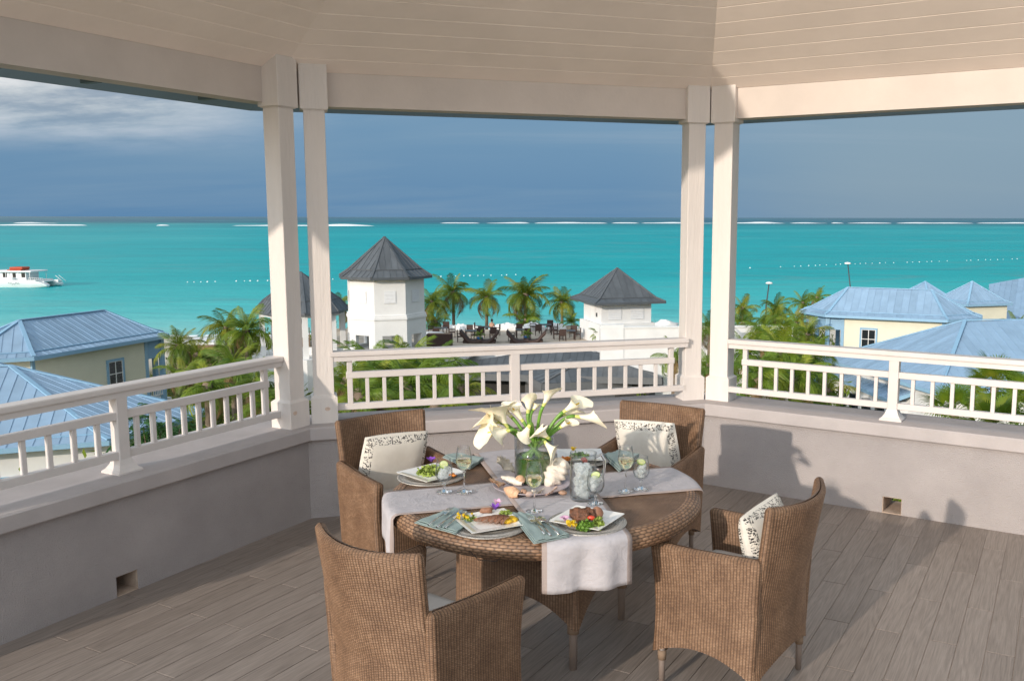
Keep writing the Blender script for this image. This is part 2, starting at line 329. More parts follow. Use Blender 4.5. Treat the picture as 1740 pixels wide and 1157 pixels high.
# woven rattan: columns along U (metres), weavers along V (metres)
def wicker(name, cw, rh, tint=1.0):
    m, t, p, o = new_mat(name); uvn = N(t, 'ShaderNodeUVMap'); sp = N(t, 'ShaderNodeSeparateXYZ'); L_(t, uvn.outputs[0], sp.inputs[0])
    u = math_(t, 'DIVIDE', sp.outputs[0], cw); v = math_(t, 'DIVIDE', sp.outputs[1], rh)
    ci = math_(t, 'FLOOR', u); par = math_(t, 'MULTIPLY', math_(t, 'MODULO', math_(t, 'ABSOLUTE', ci), 2.0), 0.5)
    v2 = math_(t, 'ADD', v, par); fu = math_(t, 'FRACT', u); fv = math_(t, 'FRACT', v2)
    hu = math_(t, 'SINE', math_(t, 'MULTIPLY', fu, PI)); hv = math_(t, 'SINE', math_(t, 'MULTIPLY', fv, PI))
    h = math_(t, 'MULTIPLY', math_(t, 'POWER', hu, 0.6), math_(t, 'ADD', 0.25, math_(t, 'MULTIPLY', hv, 0.75)))
    cb = N(t, 'ShaderNodeCombineXYZ'); L_(t, math_(t, 'MULTIPLY', ci, 0.13), cb.inputs[0]); L_(t, math_(t, 'FLOOR', v2), cb.inputs[1])
    w = N(t, 'ShaderNodeTexWhiteNoise', noise_dimensions='2D'); L_(t, cb.outputs[0], w.inputs['Vector'])
    big = noise_(t, uvn.outputs[0], 9.0, 4)
    a = tuple(x*tint for x in (0.125, 0.066, 0.037)); b = tuple(x*tint for x in (0.24, 0.138, 0.079)); d = tuple(x*tint for x in (0.385, 0.24, 0.148))
    col = ramp(t, math_(t, 'ADD', math_(t, 'MULTIPLY', w.outputs[0], 0.22), math_(t, 'MULTIPLY', big, 0.78)), [(0.15, a), (0.5, b), (0.85, d)])
    col = mix_(t, math_(t, 'SUBTRACT', 1.0, math_(t, 'MULTIPLY', h, 1.5, clamp=True)), col, (0.020, 0.010, 0.007))
    L_(t, col, p.inputs['Base Color']); p.inputs['Roughness'].default_value = 0.48; p.inputs['Specular IOR Level'].default_value = 0.4
    L_(t, bump_(t, h, 0.8, 0.003), p.inputs['Normal']); return m
M['wick'] = wicker('woven_rattan', 0.0135, 0.0066)
M['wicktop'] = wicker('fine_woven_rattan', 0.0105, 0.0060, 0.92)
M['wickrim'] = wicker('braided_rattan_rim', 0.0150, 0.036, 1.15)

# ================================================================ THE PAVILION
pL = V(-1.800, 5.917, 0); pR = V(0.935, 6.735, 0)
dL = V(0.4506, 0.8927, 0).normalized(); dB = (pR-pL).normalized(); dR = V(0.861, -0.509, 0).normalized()
SIDE = (pR-pL).length
pLL = pL - dL*SIDE; pRR = pR + dR*SIDE
def outw(d): return V(-d.y, d.x, 0)         # outward normal, walls run clockwise seen from inside (left to right)
PC = (pL+pR)/2 - outw(dB)*3.446              # centre of the octagon
OCT = [pLL, pL, pR, pRR, PC*2-pLL, PC*2-pL, PC*2-pR, PC*2-pRR]
OCT = [V(p.x, p.y, 0) for p in OCT]
def clip(poly, P, n):                        # keep the side where (p-P).n <= 0
    out = []
    for i in range(len(poly)):
        a, b = poly[i], poly[(i+1) % len(poly)]; da = (a-P).dot(n); db = (b-P).dot(n)
        if da <= 0: out.append(a)
        if da*db < 0: out.append(a+(b-a)*(da/(da-db)))
    return out
# ---- deck floor: slab with recessed joints, every plank its own piece
bm = MB(); bm.prism([(PC+(q-PC)*1.09)[:2] for q in OCT][::-1], -0.25, -0.004)
deck = bm.build('deck_floor', M['grout']); setp(deck, 'grey wood-look plank floor of the open pavilion', 'floor', None, 'structure')
pu = V(0.4700, 0.8827, 0).normalized(); pe = V(pu.y, -pu.x, 0); PW, PL_ = 0.1245, 0.98
def plank_mesh(poly):                        # poly in plank coordinates
    b = MB(); n = len(poly); c = sum((Vector(q) for q in poly), Vector((0, 0)))/n
    top = [(Vector(q)) for q in poly]
    ins = [q+(c-q).normalized()*0.0028 for q in top]
    v = [(q.x, q.y, -0.011) for q in top]+[(q.x, q.y, -0.0015) for q in top]+[(q.x, q.y, 0) for q in ins]
    f = [tuple(range(2*n, 3*n))]+[(k*n+i, k*n+(i+1) % n, (k+1)*n+(i+1) % n, (k+1)*n+i) for k in (0, 1) for i in range(n)]
    return b.raw(v, f).mesh('floor_plank', M['plank'])
full_plank = plank_mesh([(0.0020, 0.0016), (PL_-0.0020, 0.0016), (PL_-0.0020, PW-0.0016), (0.0020, PW-0.0016)])
rest = MB(); nind = 0; planks = []
for k in range(-45, 60):
    e0 = -3.838 + k*PW; u00 = 2.98 if k % 2 == 0 else 3.475
    for n_ in range(-8, 8):
        u0 = u00 + n_*PL_
        poly = [pu*u0+pe*e0, pu*(u0+PL_)+pe*e0, pu*(u0+PL_)+pe*(e0+PW), pu*u0+pe*(e0+PW)]
        cpoly = poly
        for i in range(8):
            a = OCT[i]; d = (OCT[(i+1) % 8]-a).normalized(); cpoly = clip(cpoly, a+outw(d)*0.09, outw(d))
            if len(cpoly) < 3: break
        if len(cpoly) < 3: continue
        mid = sum(cpoly, Vector((0, 0, 0)))/len(cpoly)
        planks.append((mid, u0, e0, cpoly, all((x-y).length < 1e-6 for x, y in zip(poly, cpoly)) and len(cpoly) == 4))
def seen_floor(p):
    q = p-CAM; z = q.dot(_fw)
    if z < 0.5: return -1
    x = CX+F_PX*q.dot(_R)/z; y = CY-F_PX*q.dot(_U)/z
    return 1 if (-160 < x < 1900 and y < 1320) else -1
planks.sort(key=lambda q: (-seen_floor(q[0]), (q[0]-CAM).length))
rz_plank = math.atan2(pu.y, pu.x)
for i, (mid, u0, e0, cp, whole) in enumerate(planks):
    org = pu*u0+pe*e0
    loc2 = [(q-org).dot(pu) for q in cp], [(q-org).dot(V(-pu.y, pu.x, 0)) for q in cp]
    if i < 295 and seen_floor(mid) > 0:
        if whole: me = full_plank; o = inst('floor_plank', me, deck, org+pe*PW, (0, 0, rz_plank))
        else:
            me = plank_mesh([(a, b+PW) for a, b in zip(*loc2)][::-1] if False else [(a, b+PW) for a, b in zip(*loc2)])
            o = inst('floor_plank', me, deck, org+pe*PW, (0, 0, rz_plank))
    else:
        n = len(cp); rest.raw([(q.x, q.y, -0.011) for q in cp]+[(q.x, q.y, 0) for q in cp], [tuple(range(n, 2*n))]+[(j, (j+1) % n, n+(j+1) % n, n+j) for j in range(n)])
if rest.n: setp(rest.build('floor_planks', M['plank'], deck), kind='stuff')

# ---- parapet walls with caps (mitred at the corners), each with its scupper opening at the floor
KM = 0.431
def wall(name, P, d, label, hole=None, k0=KM, k1=KM, length=SIDE):
    o = thing(name, label, 'wall', P, math.atan2(d.y, d.x))
    T = 0.30
    def X0(y): return -k0*y
    def X1(y): return length+k1*y
    b = MB(); zt = 0.536
    if hole:
        h0, h1, hz = hole
        b.prism([(X0(0), 0), (h0, 0), (h0, T), (X0(T), T)], -0.1, zt)
        b.prism([(h1, 0), (X1(0), 0), (X1(T), T), (h1, T)], -0.1, zt)
        b.prism([(h0, 0), (h1, 0), (h1, T), (h0, T)], hz, zt)
    else: b.prism([(X0(0), 0), (X1(0), 0), (X1(T), T), (X0(T), T)], -0.1, zt)
    b.build('wall_body', M['stucco'], o)
    b = MB(); y0, y1 = -0.035, 0.40
    n = 2; prof = [(y0+0.004, zt), (y0, zt+0.006), (y0, 0.615), (y0+0.01, 0.625), (y1-0.01, 0.625), (y1, 0.615), (y1, zt)]
    A = [(X0(y), y, z) for y, z in prof]; B_ = [(X1(y), y, z) for y, z in prof]; q = len(prof)
    b.raw(A+B_, [(i, q+i, q+i+1, i+1) for i in range(q-1)]+[(0, q-1, 2*q-1, q)]+[tuple(range(q)), tuple(range(2*q-1, q-1, -1))])
    b.build('wall_cap', M['cap'], o)
    if hole:
        b = MB(); h0, h1, hz = hole; e = 0.004
        b.box((h0, 0.004, -0.004), (h1, T, 0.004)); b.box((h0-0.02, 0.006, 0.004), (h0+e, T-0.01, hz)); b.box((h1-e, 0.006, 0.004), (h1+0.02, T-0.01, hz)); b.box((h0+e, 0.006, hz-e), (h1-e, T-0.01, hz+0.01))
        b.build('scupper_lining', M['hole'], o)
    return o
def along(p, P, d): return (p-P).dot(d)
hl0 = along(px(200, 1015, 0), pLL, dL); hl1 = along(px(237, 1000, 0), pLL, dL)
hr0 = along(px(1497, 872, 0), pR, dR); hr1 = along(px(1530, 877, 0), pR, dR)
wl = wall('parapet_wall', pLL, dL, 'shaded grey stucco parapet wall with a drain hole, under the blue roofs at left', (hl0, hl1, 0.112), k0=0.0)
wb = wall('parapet_wall', pL, dB, 'sunlit grey stucco parapet wall behind the calla lilies, between the two column pairs')
wr = wall('parapet_wall', pR, dR, 'sunlit stucco parapet wall carrying the shadow of a chair, at right', (hr0, hr1, 0.115), k1=0.0)
# back plate so that the left scupper does not see daylight
bb = MB(); bb.box((hl0-0.03, 0.20, -0.01), (hl1+0.03, 0.22, 0.13)); bb.build('scupper_plate', M['inside'], wl)

# ---- columns (base, shaft, capital)
COLS = []; M['knot'] = mat('painted_knot', (0.62, 0.47, 0.38), 0.5, 0.4, 0.1, 60)
def column(label, P, d, a0, a1, off, dep=0.172):
    mid = P + d*((a0+a1)/2) + outw(d)*(off+dep/2); w = (a1-a0)
    o = thing('column', label, 'column', (mid.x, mid.y, 0.625), math.atan2(d.y, d.x), 'paired white columns of the pavilion')
    hb = w/2; hd = dep/2; s = 0.019
    b = MB(); b.box((-hb, -hd, 0.0005), (hb, hd, 0.172)); 
    b.raw([(-hb, -hd, 0.172), (hb, -hd, 0.172), (hb, hd, 0.172), (-hb, hd, 0.172), (-hb+s, -hd+s, 0.188), (hb-s, -hd+s, 0.188), (hb-s, hd-s, 0.188), (-hb+s, hd-s, 0.188)],
          [(0, 1, 5, 4), (1, 2, 6, 5), (2, 3, 7, 6), (3, 0, 4, 7), (4, 5, 6, 7)])
    b.build('column_base', M['white'], o)
    b = MB(); b.box((-hb+s, -hd+s, 0.185), (hb-s, hd-s, 2.07), bev=0.003); b.build('shaft', M['white'], o)
    b = MB(); c = 0.002; b.box((-hb-c, -hd-c, 2.06), (hb+c, hd+c, 2.46), bev=0.003); b.build('capital', M['white'], o)
    b = MB(); b.box((-hb+0.01, -hd+0.01, 2.055), (hb-0.01, hd-0.01, 2.06)); b.build('capital_shadow_joint', M['white'], o)
    return o
COLS.append(column('leftmost white column, its left face bright and its right face shaded', pL, dL, -0.115, 0.053, 0.030))
COLS.append(column('white column second from left, flat to the camera above a knotty base', pL, dB, 0.027, 0.199, 0.080))
COLS.append(column('white column third from left, behind the chair with the right-hand cushion', pL, dB, 2.729, 2.900, 0.118))
COLS.append(column('rightmost white column, with a dark grey right side', pR, dR, -0.046, 0.137, 0.118))

for o_, yk, lx_ in ((COLS[1], 0.098, 0.02), (COLS[0], 0.105, -0.045)):      # knots showing through the paint
    b = MB(); b.lathe([(0, .0012), (.010, .001), (.0125, .0022), (.016, .0012), (.018, 0)], 16, M=Matrix.Translation((lx_, -0.0862, yk)) @ Matrix.Rotation(R_(90), 4, 'X') @ Matrix.Scale(0.75, 4, (0, 1, 0))); b.build('knot', M['knot'], o_)
# ---- railings
def railing(label, P, d, a0, a1, mids, nbal, off=0.14):
    o = thing('balustrade', label, 'railing', P+outw(d)*off+V(0, 0, 0.625), math.atan2(d.y, d.x), 'white painted balustrades on the parapet walls')
    z0 = -0.625
    b = MB(); pr = [(-0.036, 1.066), (-0.047, 1.070), (-0.049, 1.076), (-0.049, 1.096), (-0.044, 1.102), (0.044, 1.102), (0.049, 1.096), (0.049, 1.076), (0.047, 1.070), (0.036, 1.066), (0.036, 1.036), (-0.036, 1.036)]
    n = len(pr); v = [(a0-0.10, y, z+z0) for y, z in pr]+[(a1+0.10, y, z+z0) for y, z in pr]
    b.raw(v, [(i, (i+1) % n, n+(i+1) % n, n+i) for i in range(n)]+[tuple(range(n)), tuple(range(2*n-1, n-1, -1))]); b.build('top_rail', M['white_lav'], o)
    b = MB(); b.box((a0, -0.022, 0.915+z0), (a1, 0.022, 0.958+z0), bev=0.003); b.build('middle_rail', M['white_lav'], o)
    b = MB(); b.box((a0-0.10, -0.022, 0.700+z0), (a1+0.10, 0.022, 0.743+z0), bev=0.003); b.build('bottom_rail', M['white_lav'], o)
    bal = MB().box((-0.0125, -0.0125, 0.742+z0), (0.0125, 0.0125, 0.917+z0), bev=0.002).mesh('baluster', M['white_lav'])
    endp = MB().box((-0.018, -0.018, 0.742+z0), (0.018, 0.018, 1.038+z0), bev=0.003).mesh('end_post', M['white_lav'])
    b = MB(); b.box((-0.033, -0.033, 0.66+z0), (0.033, 0.033, 1.040+z0), bev=0.003)
    pf = [(0.074, 0.0005), (0.074, 0.010), (0.058, 0.024), (0.044, 0.046), (0.034, 0.075)]
    for (h0, q0), (h1, q1) in zip(pf[:-1], pf[1:]):
        b.raw([(-h0, -h0, q0), (h0, -h0, q0), (h0, h0, q0), (-h0, h0, q0), (-h1, -h1, q1), (h1, -h1, q1), (h1, h1, q1), (-h1, h1, q1)], [(0, 1, 5, 4), (1, 2, 6, 5), (2, 3, 7, 6), (3, 0, 4, 7)])
    mp = b.mesh('post', M['white_lav'])
    ends = [a0+0.024]+list(mids)+[a1-0.024]
    for x in (ends[0], ends[-1]): inst('end_post', endp, o, (x, 0, 0))
    for x in mids: inst('post', mp, o, (x, 0, 0))
    for (p, q), k in zip(zip(ends[:-1], ends[1:]), nbal):
        for i in range(k): inst('baluster', bal, o, (p+(q-p)*(i+1)/(k+1), 0, 0))
    return o
railing('white balustrade running up from lower left to the leftmost column', pLL, dL, 0.10, SIDE-0.20, [1.59], [10, 9])
railing('white balustrade in front of the grey roofs, between the column pairs', pL, dB, 0.262, 2.655, [1.43], [9, 9])
railing('white balustrade in front of the blue roofs at right', pR, dR, 0.235, SIDE-0.12, [1.33], [8, 10])

# ---- roof: beams, boarded ceiling in facets, outer cover
roof = thing('pavilion_roof', 'boarded off-white ceiling and beams of the pavilion overhead', 'roof', (PC.x, PC.y, 2.7))
D_ = 3.446+0.16; Z0 = 2.925-2.7; RISE = 0.51*D_
OB = [(q-PC)*(D_/3.446) for q in OCT]
def cpt(i, f, dz=0.0): a = OB[i]*(1-f); return (a.x, a.y, Z0+RISE*f+dz)
for i in (0, 1, 2):
    kk = 14
    for k in range(kk):
        f0 = k*0.13/D_; f1 = (k+1)*0.13/D_; g = 0.0045/D_; c = 0.005
        v = [cpt(i, f0+g), cpt(i+1, f0+g), cpt(i+1, f1-g), cpt(i, f1-g), cpt(i, f0, c), cpt(i+1, f0, c), cpt(i+1, f1, c), cpt(i, f1, c), cpt(i, f0, 0.02), cpt(i+1, f0, 0.02), cpt(i+1, f1, 0.02), cpt(i, f1, 0.02)]
        b = MB(); b.raw(v, [(0, 1, 2, 3), (4, 5, 1, 0), (5, 6, 2, 1), (6, 7, 3, 2), (7, 4, 0, 3), (8, 9, 5, 4), (9, 10, 6, 5), (10, 11, 7, 6), (11, 8, 4, 7)])
        b.build('ceiling_board', M['ceil'], roof)
    f0 = kk*0.13/D_
    b = MB(); e = -0.16; b.raw([cpt(i, e, 0.10), cpt(i+1, e, 0.10), cpt(i+1, f0, 0.10), cpt(i, f0, 0.10), cpt(i, e, 0.14), cpt(i+1, e, 0.14), cpt(i+1, f0, 0.14), cpt(i, f0, 0.14)], [(0, 1, 2, 3), (7, 6, 5, 4), (0, 4, 5, 1)]); b.build('roof_cover', M['broof'], roof)
    # beam and gutter edge
    a = OB[i]; c2 = OB[i+1]; t = (c2-a).normalized(); ow = outw(t)
    def bq(y, z, s): 
        p = (a if s == 0 else c2)+ow*y+t*((-1 if s == 0 else 1)*0.431*y); return (p.x, p.y, z)
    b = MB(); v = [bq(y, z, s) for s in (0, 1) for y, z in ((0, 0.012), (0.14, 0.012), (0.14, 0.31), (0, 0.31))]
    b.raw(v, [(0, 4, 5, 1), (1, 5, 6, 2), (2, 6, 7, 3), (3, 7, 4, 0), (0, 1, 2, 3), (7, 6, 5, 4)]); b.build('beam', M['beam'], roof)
    b = MB(); v = [bq(y, z, s) for s in (0, 1) for y, z in ((0.145, 0.038), (0.29, 0.038), (0.29, 0.14), (0.145, 0.14))]
    b.raw(v, [(0, 4, 5, 1), (1, 5, 6, 2), (2, 6, 7, 3), (3, 7, 4, 0), (0, 1, 2, 3), (7, 6, 5, 4)]); b.build('gutter', M['gutter'], roof)
    if i == 0:
        for fr_ in (0.30, 0.42, 0.60, 0.86):
            q_ = a+(c2-a)*fr_+ow*0.22; MB().box((-0.022, -0.06, 0.012), (0.022, 0.06, 0.04), 0, Matrix.Translation((q_.x, q_.y, 0)) @ Matrix.Rotation(math.atan2(t.y, t.x), 4, 'Z')).build('gutter_bracket', M['gutter'], roof)


# pale floor added behind the camera to bounce sunlight up at the ceiling
b = MB(); b.prism([(-9, -14), (11, -14), (11, 0.2), (PC.x+2.5, PC.y-3.9), (PC.x-2.5, PC.y-3.9), (-9, 0.2)], -0.25, -0.03); M['bounce_floor'] = mat('pale_bounce_floor', (0.74, 0.68, 0.61), 0.85, 0.15, 0.08, 2)
setp(b.build('paved_surface', M['bounce_floor']), 'unseen pale floor added behind the pavilion to bounce light upward', 'terrace', None, 'structure')

# white wall added on the right, outside the frame, to bounce light inwards
vw = thing('bounce_wall', 'unseen white wall added beyond the right edge to bounce light onto the deck', 'wall', (0, 0, 0))
b = MB()
for i in (3, 4):
    a = OCT[i]; c2 = OCT[i+1]; t_ = (c2-a).normalized(); ow = outw(t_); a2 = a+t_*(0.35 if i == 3 else 0); c3 = c2 if i == 3 else a+t_*1.6
    b.prism([a2[:2], (a2+ow*0.3)[:2], (c3+ow*0.3)[:2], c3[:2]], -0.1, 3.0)
b.build('wall_body', M['wall_w'], vw)

# ================================================================ SETTING: land, sea
def grid_sheet(name, xs, ys, zf, m, label=None, cat=None):
    X, Y = np.meshgrid(xs, ys, indexing='ij'); Z = np.vectorize(zf)(X, Y)
    b = MB(); b.grid(np.stack([X, Y, Z], -1), smooth=True); o = b.build(name, m); setp(o, label, cat, None, 'structure'); return o
SEA = -12.5
def shore(x): return 118+ 3*math.sin(x*0.045+0.6) + (x*0.05 if x > 0 else x*0.10)
def landz(x, y):
    s = shore(x); d = y-s
    z = -11.7 + 0.25*mnoise.noise(Vector((x*0.06, y*0.06, 0)))
    if d > -16: z = min(z, -11.7 - (d+16)*0.05)
    if d > 40: z = -14.5
    return z
m, t, p, o = new_mat('sand_and_soil'); g = N(t, 'ShaderNodeNewGeometry'); sp = N(t, 'ShaderNodeSeparateXYZ'); L_(t, g.outputs['Position'], sp.inputs[0])
n1 = noise_(t, g.outputs['Position'], 0.12, 5); n2 = noise_(t, g.outputs['Position'], 1.6, 6)
sandc = ramp(t, n2, [(0.3, (0.58, 0.50, 0.40)), (0.7, (0.70, 0.63, 0.53))]); soil = ramp(t, n2, [(0.3, (0.05, 0.06, 0.02)), (0.7, (0.16, 0.14, 0.07))])
mr = N(t, 'ShaderNodeMapRange'); mr.inputs[1].default_value = 84; mr.inputs[2].default_value = 96; L_(t, math_(t, 'ADD', sp.outputs[1], math_(t, 'MULTIPLY', n1, 12.0)), mr.inputs[0])
L_(t, mix_(t, mr.outputs[0], soil, sandc), p.inputs['Base Color']); p.inputs['Roughness'].default_value = 0.95; p.inputs['Specular IOR Level'].default_value = 0.1
L_(t, bump_(t, n2, 0.3, 0.1), p.inputs['Normal']); M['land'] = m
grid_sheet('ground', np.concatenate([[-900, -400], np.linspace(-160, 160, 81), [400, 900]]), np.concatenate([[-400, -100, -30], np.linspace(0, 200, 51)]), landz, M['land'], 'sandy ground and beach below the pavilion', 'ground')

m, t, p, o = new_mat('sea_water'); g = N(t, 'ShaderNodeNewGeometry'); sp = N(t, 'ShaderNodeSeparateXYZ'); L_(t, g.outputs['Position'], sp.inputs[0])
pos = g.outputs['Position']
q = math_(t, 'DIVIDE', 100.0, math_(t, 'MAXIMUM', math_(t, 'ADD', sp.outputs[1], math_(t, 'MULTIPLY', math_(t, 'MINIMUM', sp.outputs[0], 0.0), -0.05)), 60.0))
# seabed patches: stretched along the coast, wider further out
wrp = noise_(t, mapping_(t, pos, scale=(0.0035, 0.010, 1)), 1.0, 6, 0.6, 0.4)
fine = noise_(t, mapping_(t, pos, scale=(0.02, 0.055, 1)), 1.0, 6, 0.6, 0.3)
q2 = math_(t, 'MULTIPLY', q, math_(t, 'ADD', 0.86, math_(t, 'MULTIPLY', wrp, 0.28)))
col = ramp(t, q2, [(0.0, (0.17, 0.22, 0.28)), (0.012, (0.10, 0.18, 0.26)), (0.036, (0.045, 0.16, 0.24)), (0.048, (0.025, 0.24, 0.29)), (0.060, (0.008, 0.36, 0.40)), (0.09, (0.0, 0.47, 0.50)), (0.2, (0.0, 0.50, 0.52)), (0.42, (0.01, 0.51, 0.52)), (0.58, (0.03, 0.58, 0.58)), (0.72, (0.14, 0.69, 0.67)), (0.84, (0.32, 0.76, 0.71)), (0.93, (0.52, 0.72, 0.62))])  # paler towards the horizon: haze and sky reflection painted into the colour
dk = math_(t, 'MULTIPLY', math_(t, 'SUBTRACT', math_(t, 'ADD', math_(t, 'MULTIPLY', fine, 0.6), math_(t, 'MULTIPLY', wrp, 0.4)), 0.53), 5.0, clamp=True)
dk = math_(t, 'MULTIPLY', dk, 0.85)
col = mix_(t, dk, col, mix_(t, 1.0, col, (0.75, 0.70, 0.74), 'MULTIPLY'))
rp = noise_(t, mapping_(t, pos, rot=(0, 0, 0.12), scale=(0.028, 0.15, 1)), 1.0, 7, 0.7, 0.6)
col = mix_(t, 1.0, col, ramp(t, rp, [(0.33, (0.70, 0.83, 0.86)), (0.5, (1, 1, 1)), (0.67, (1.4, 1.10, 1.08))]), 'MULTIPLY')  # wave-by-wave glints and dark troughs painted into the water colour
reef = noise_(t, mapping_(t, pos, scale=(0.006, 0.012, 1)), 1.0, 7, 0.62, 0.8)
rm = math_(t, 'MULTIPLY', math_(t, 'MULTIPLY', math_(t, 'SUBTRACT', reef, 0.55), 7.0, clamp=True), 0.38)
col = mix_(t, rm, col, (0.06, 0.30, 0.33)); col = mix_(t, 1.0, col, (0.64, 0.72, 0.74), 'MULTIPLY')
sb = noise_(t, mapping_(t, pos, rot=(0, 0, 0.06), scale=(0.0045, 0.017, 1)), 1.0, 4, 0.55, 0.9)       # thin weed and sand bars
ridge = math_(t, 'SUBTRACT', 1.0, math_(t, 'MULTIPLY', math_(t, 'ABSOLUTE', math_(t, 'SUBTRACT', sb, 0.5)), 55.0), clamp=True)
col = mix_(t, math_(t, 'MULTIPLY', ridge, 0.5), col, (0.10, 0.30, 0.31))
vd = N(t, 'ShaderNodeTexVoronoi', feature='F1'); vd.inputs['Scale'].default_value = 1.0; L_(t, mapping_(t, pos, scale=(0.020, 0.05, 1)), vd.inputs['Vector'])
col = mix_(t, math_(t, 'MULTIPLY', math_(t, 'LESS_THAN', vd.outputs['Distance'], 0.10), 0.5), col, (0.0, 0.33, 0.37))
shal = noise_(t, mapping_(t, pos, scale=(0.003, 0.008, 1)), 1.0, 3); col = mix_(t, math_(t, 'MULTIPLY', math_(t, 'MULTIPLY', math_(t, 'SUBTRACT', shal, 0.5), 5.0, clamp=True), 0.45), col, (0.08, 0.50, 0.49))
L_(t, col, p.inputs['Base Color']); p.inputs['Roughness'].default_value = 0.35; p.inputs['Specular IOR Level'].default_value = 0.05; p.inputs['IOR'].default_value = 1.33
w1 = noise_(t, mapping_(t, pos, rot=(0, 0, 0.25), scale=(0.16, 0.55, 1)), 1.0, 5, 0.6, 0.3); w2 = noise_(t, mapping_(t, pos, scale=(0.03, 0.12, 1)), 1.0, 4)
L_(t, bump_(t, math_(t, 'ADD', math_(t, 'MULTIPLY', w1, 0.5), w2), 0.7, 0.9), p.inputs['Normal']); M['sea'] = m
b = MB(); b.raw([(-60000, 60, SEA), (60000, 60, SEA), (60000, 70000, SEA), (-60000, 70000, SEA)], [(0, 1, 2, 3)])
setp(b.build('sea', M['sea']), 'turquoise lagoon turning dark blue beyond the reef', 'sea', None, 'structure')

# breakers on the reef (low, long foam ridges) and surf at the beach
bmf = MB()
def foam(x0, x1, y, w, h, seed):
    nx = max(6, int((x1-x0)/9)); P = np.zeros((nx, 5, 3))
    for i in range(nx):
        s = i/(nx-1); x = x0+(x1-x0)*s; e = math.sin(PI*s)**0.4 if 0 < s < 1 else 0
        k = max(0.16, 0.62+1.1*mnoise.noise(Vector((x*0.012, seed, 0))))*e
        yy = y+6*mnoise.noise(Vector((x*0.006, seed*2.0, 3)))
        for j, (a, c) in enumerate(((-1, 0), (-0.5, 0.7), (0, 1), (0.5, 0.6), (1, 0))): P[i, j] = (x, yy+a*w*k, SEA+0.02+h*c*k)
    bmf.grid(P)
for x0, x1 in ((-1090, -1010), (-955, -790), (-680, -660), (-560, -330)): foam(x0, x1, 1480, 24, 2.8, x0)
for x0, x1 in ((-1200, -1100), (-330, -235), (-225, -120), (-112, 66), (75, 146), (150, 330), (350, 520), (540, 640), (655, 690), (700, 820), (840, 1050), (1080, 1300)): foam(x0, x1, 2250+0.25*x0, 34, 3.4, x0)
setp(bmf.build('breaking_waves', M['foam']), 'white breakers along the reef near the horizon', 'waves', None, 'stuff')
bmf = MB()
for k in range(14):
    x = -70+k*12
    P = [[(x+i*1.6, shore(x+i*1.6)+1.0+1.2*mnoise.noise(Vector((x+i*1.6, 0, k)))+a*0.7, SEA+0.03+0.10*c) for a, c in ((-1, 0), (0, 1), (1, 0))] for i in range(8)]
    bmf.grid(np.array(P))
setp(bmf.build('shore_surf', M['foam']), 'thin white surf along the beach', 'surf', None, 'stuff')

# ================================================================ ROOFS AND HOUSES
def roof_face(parent, poly, m, spacing=0.45, seam=0.022, name='roof_panel', th=0.03, t0=0.0):
    """poly: 3-D points, the first edge is the eave; split into standing-seam panels along the slope"""
    poly = [Vector(q) for q in poly]; o = poly[0]; e = (poly[1]-poly[0]).normalized()
    nrm = Vector((0, 0, 0))
    for i in range(1, len(poly)-1): nrm += (poly[i]-o).cross(poly[i+1]-o)
    nrm.normalize()
    if nrm.z < 0: nrm = -nrm
    s = nrm.cross(e).normalized()
    if s.z < 0: s = -s
    P2 = [Vector(((q-o).dot(e), (q-o).dot(s), 0)) for q in poly]
    lo = min(q.x for q in P2); hi = max(q.x for q in P2); n = max(1, round((hi-lo)/spacing)); st = (hi-lo)/n
    for k in range(n):
        a, b_ = lo+k*st, lo+(k+1)*st
        c = clip(clip(P2, V(b_, 0, 0), V(1, 0, 0)), V(a, 0, 0), V(-1, 0, 0))
        if len(c) < 3: continue
        def w(q, h): return o+e*q.x+s*q.y+nrm*h
        bm_ = MB(); q = len(c); v = [w(x, 0) for x in c]+[w(x, th) for x in c]
        bm_.raw(v, [tuple(range(q, 2*q))]+[(i, (i+1) % q, q+(i+1) % q, q+i) for i in range(q)])
        ed = [x.y for x in c if abs(x.x-a) < 1e-4]
        if len(ed) >= 2 and max(ed)-min(ed) > 0.1 and k > 0:
            y0, y1 = min(ed), max(ed); hw = 0.010
            bm_.raw([w(V(a+dx, yy, 0), hh) for yy in (y0, y1) for dx, hh in ((-hw, th), (hw, th), (hw, th+seam), (-hw, th+seam))], [(0, 1, 2, 3), (7, 6, 5, 4), (1, 5, 6, 2), (2, 6, 7, 3), (3, 7, 4, 0)])
        bm_.build(name, m, parent)
def caps(parent, segs, m, w=0.22, name='roof'):
    b = MB()
    for a, c in segs: b.bar(Vector(a)+V(0, 0, 0.07), Vector(c)+V(0, 0, 0.07), w, 0.06)
    return b.build(name, m, parent)
def siding(b, x0, x1, y, z0, z1, M_, lap=0.19):       # lapped boards on the plane y (facing -y)
    z = z0
    while z < z1-0.01:
        zt = min(z+lap, z1)
        b.raw([(x0, y-0.030, z), (x1, y-0.030, z), (x1, y-0.008, zt), (x0, y-0.008, zt), (x0, y, z), (x1, y, z)], [(0, 1, 2, 3), (4, 5, 1, 0)], 0, False, None, M_); z = zt
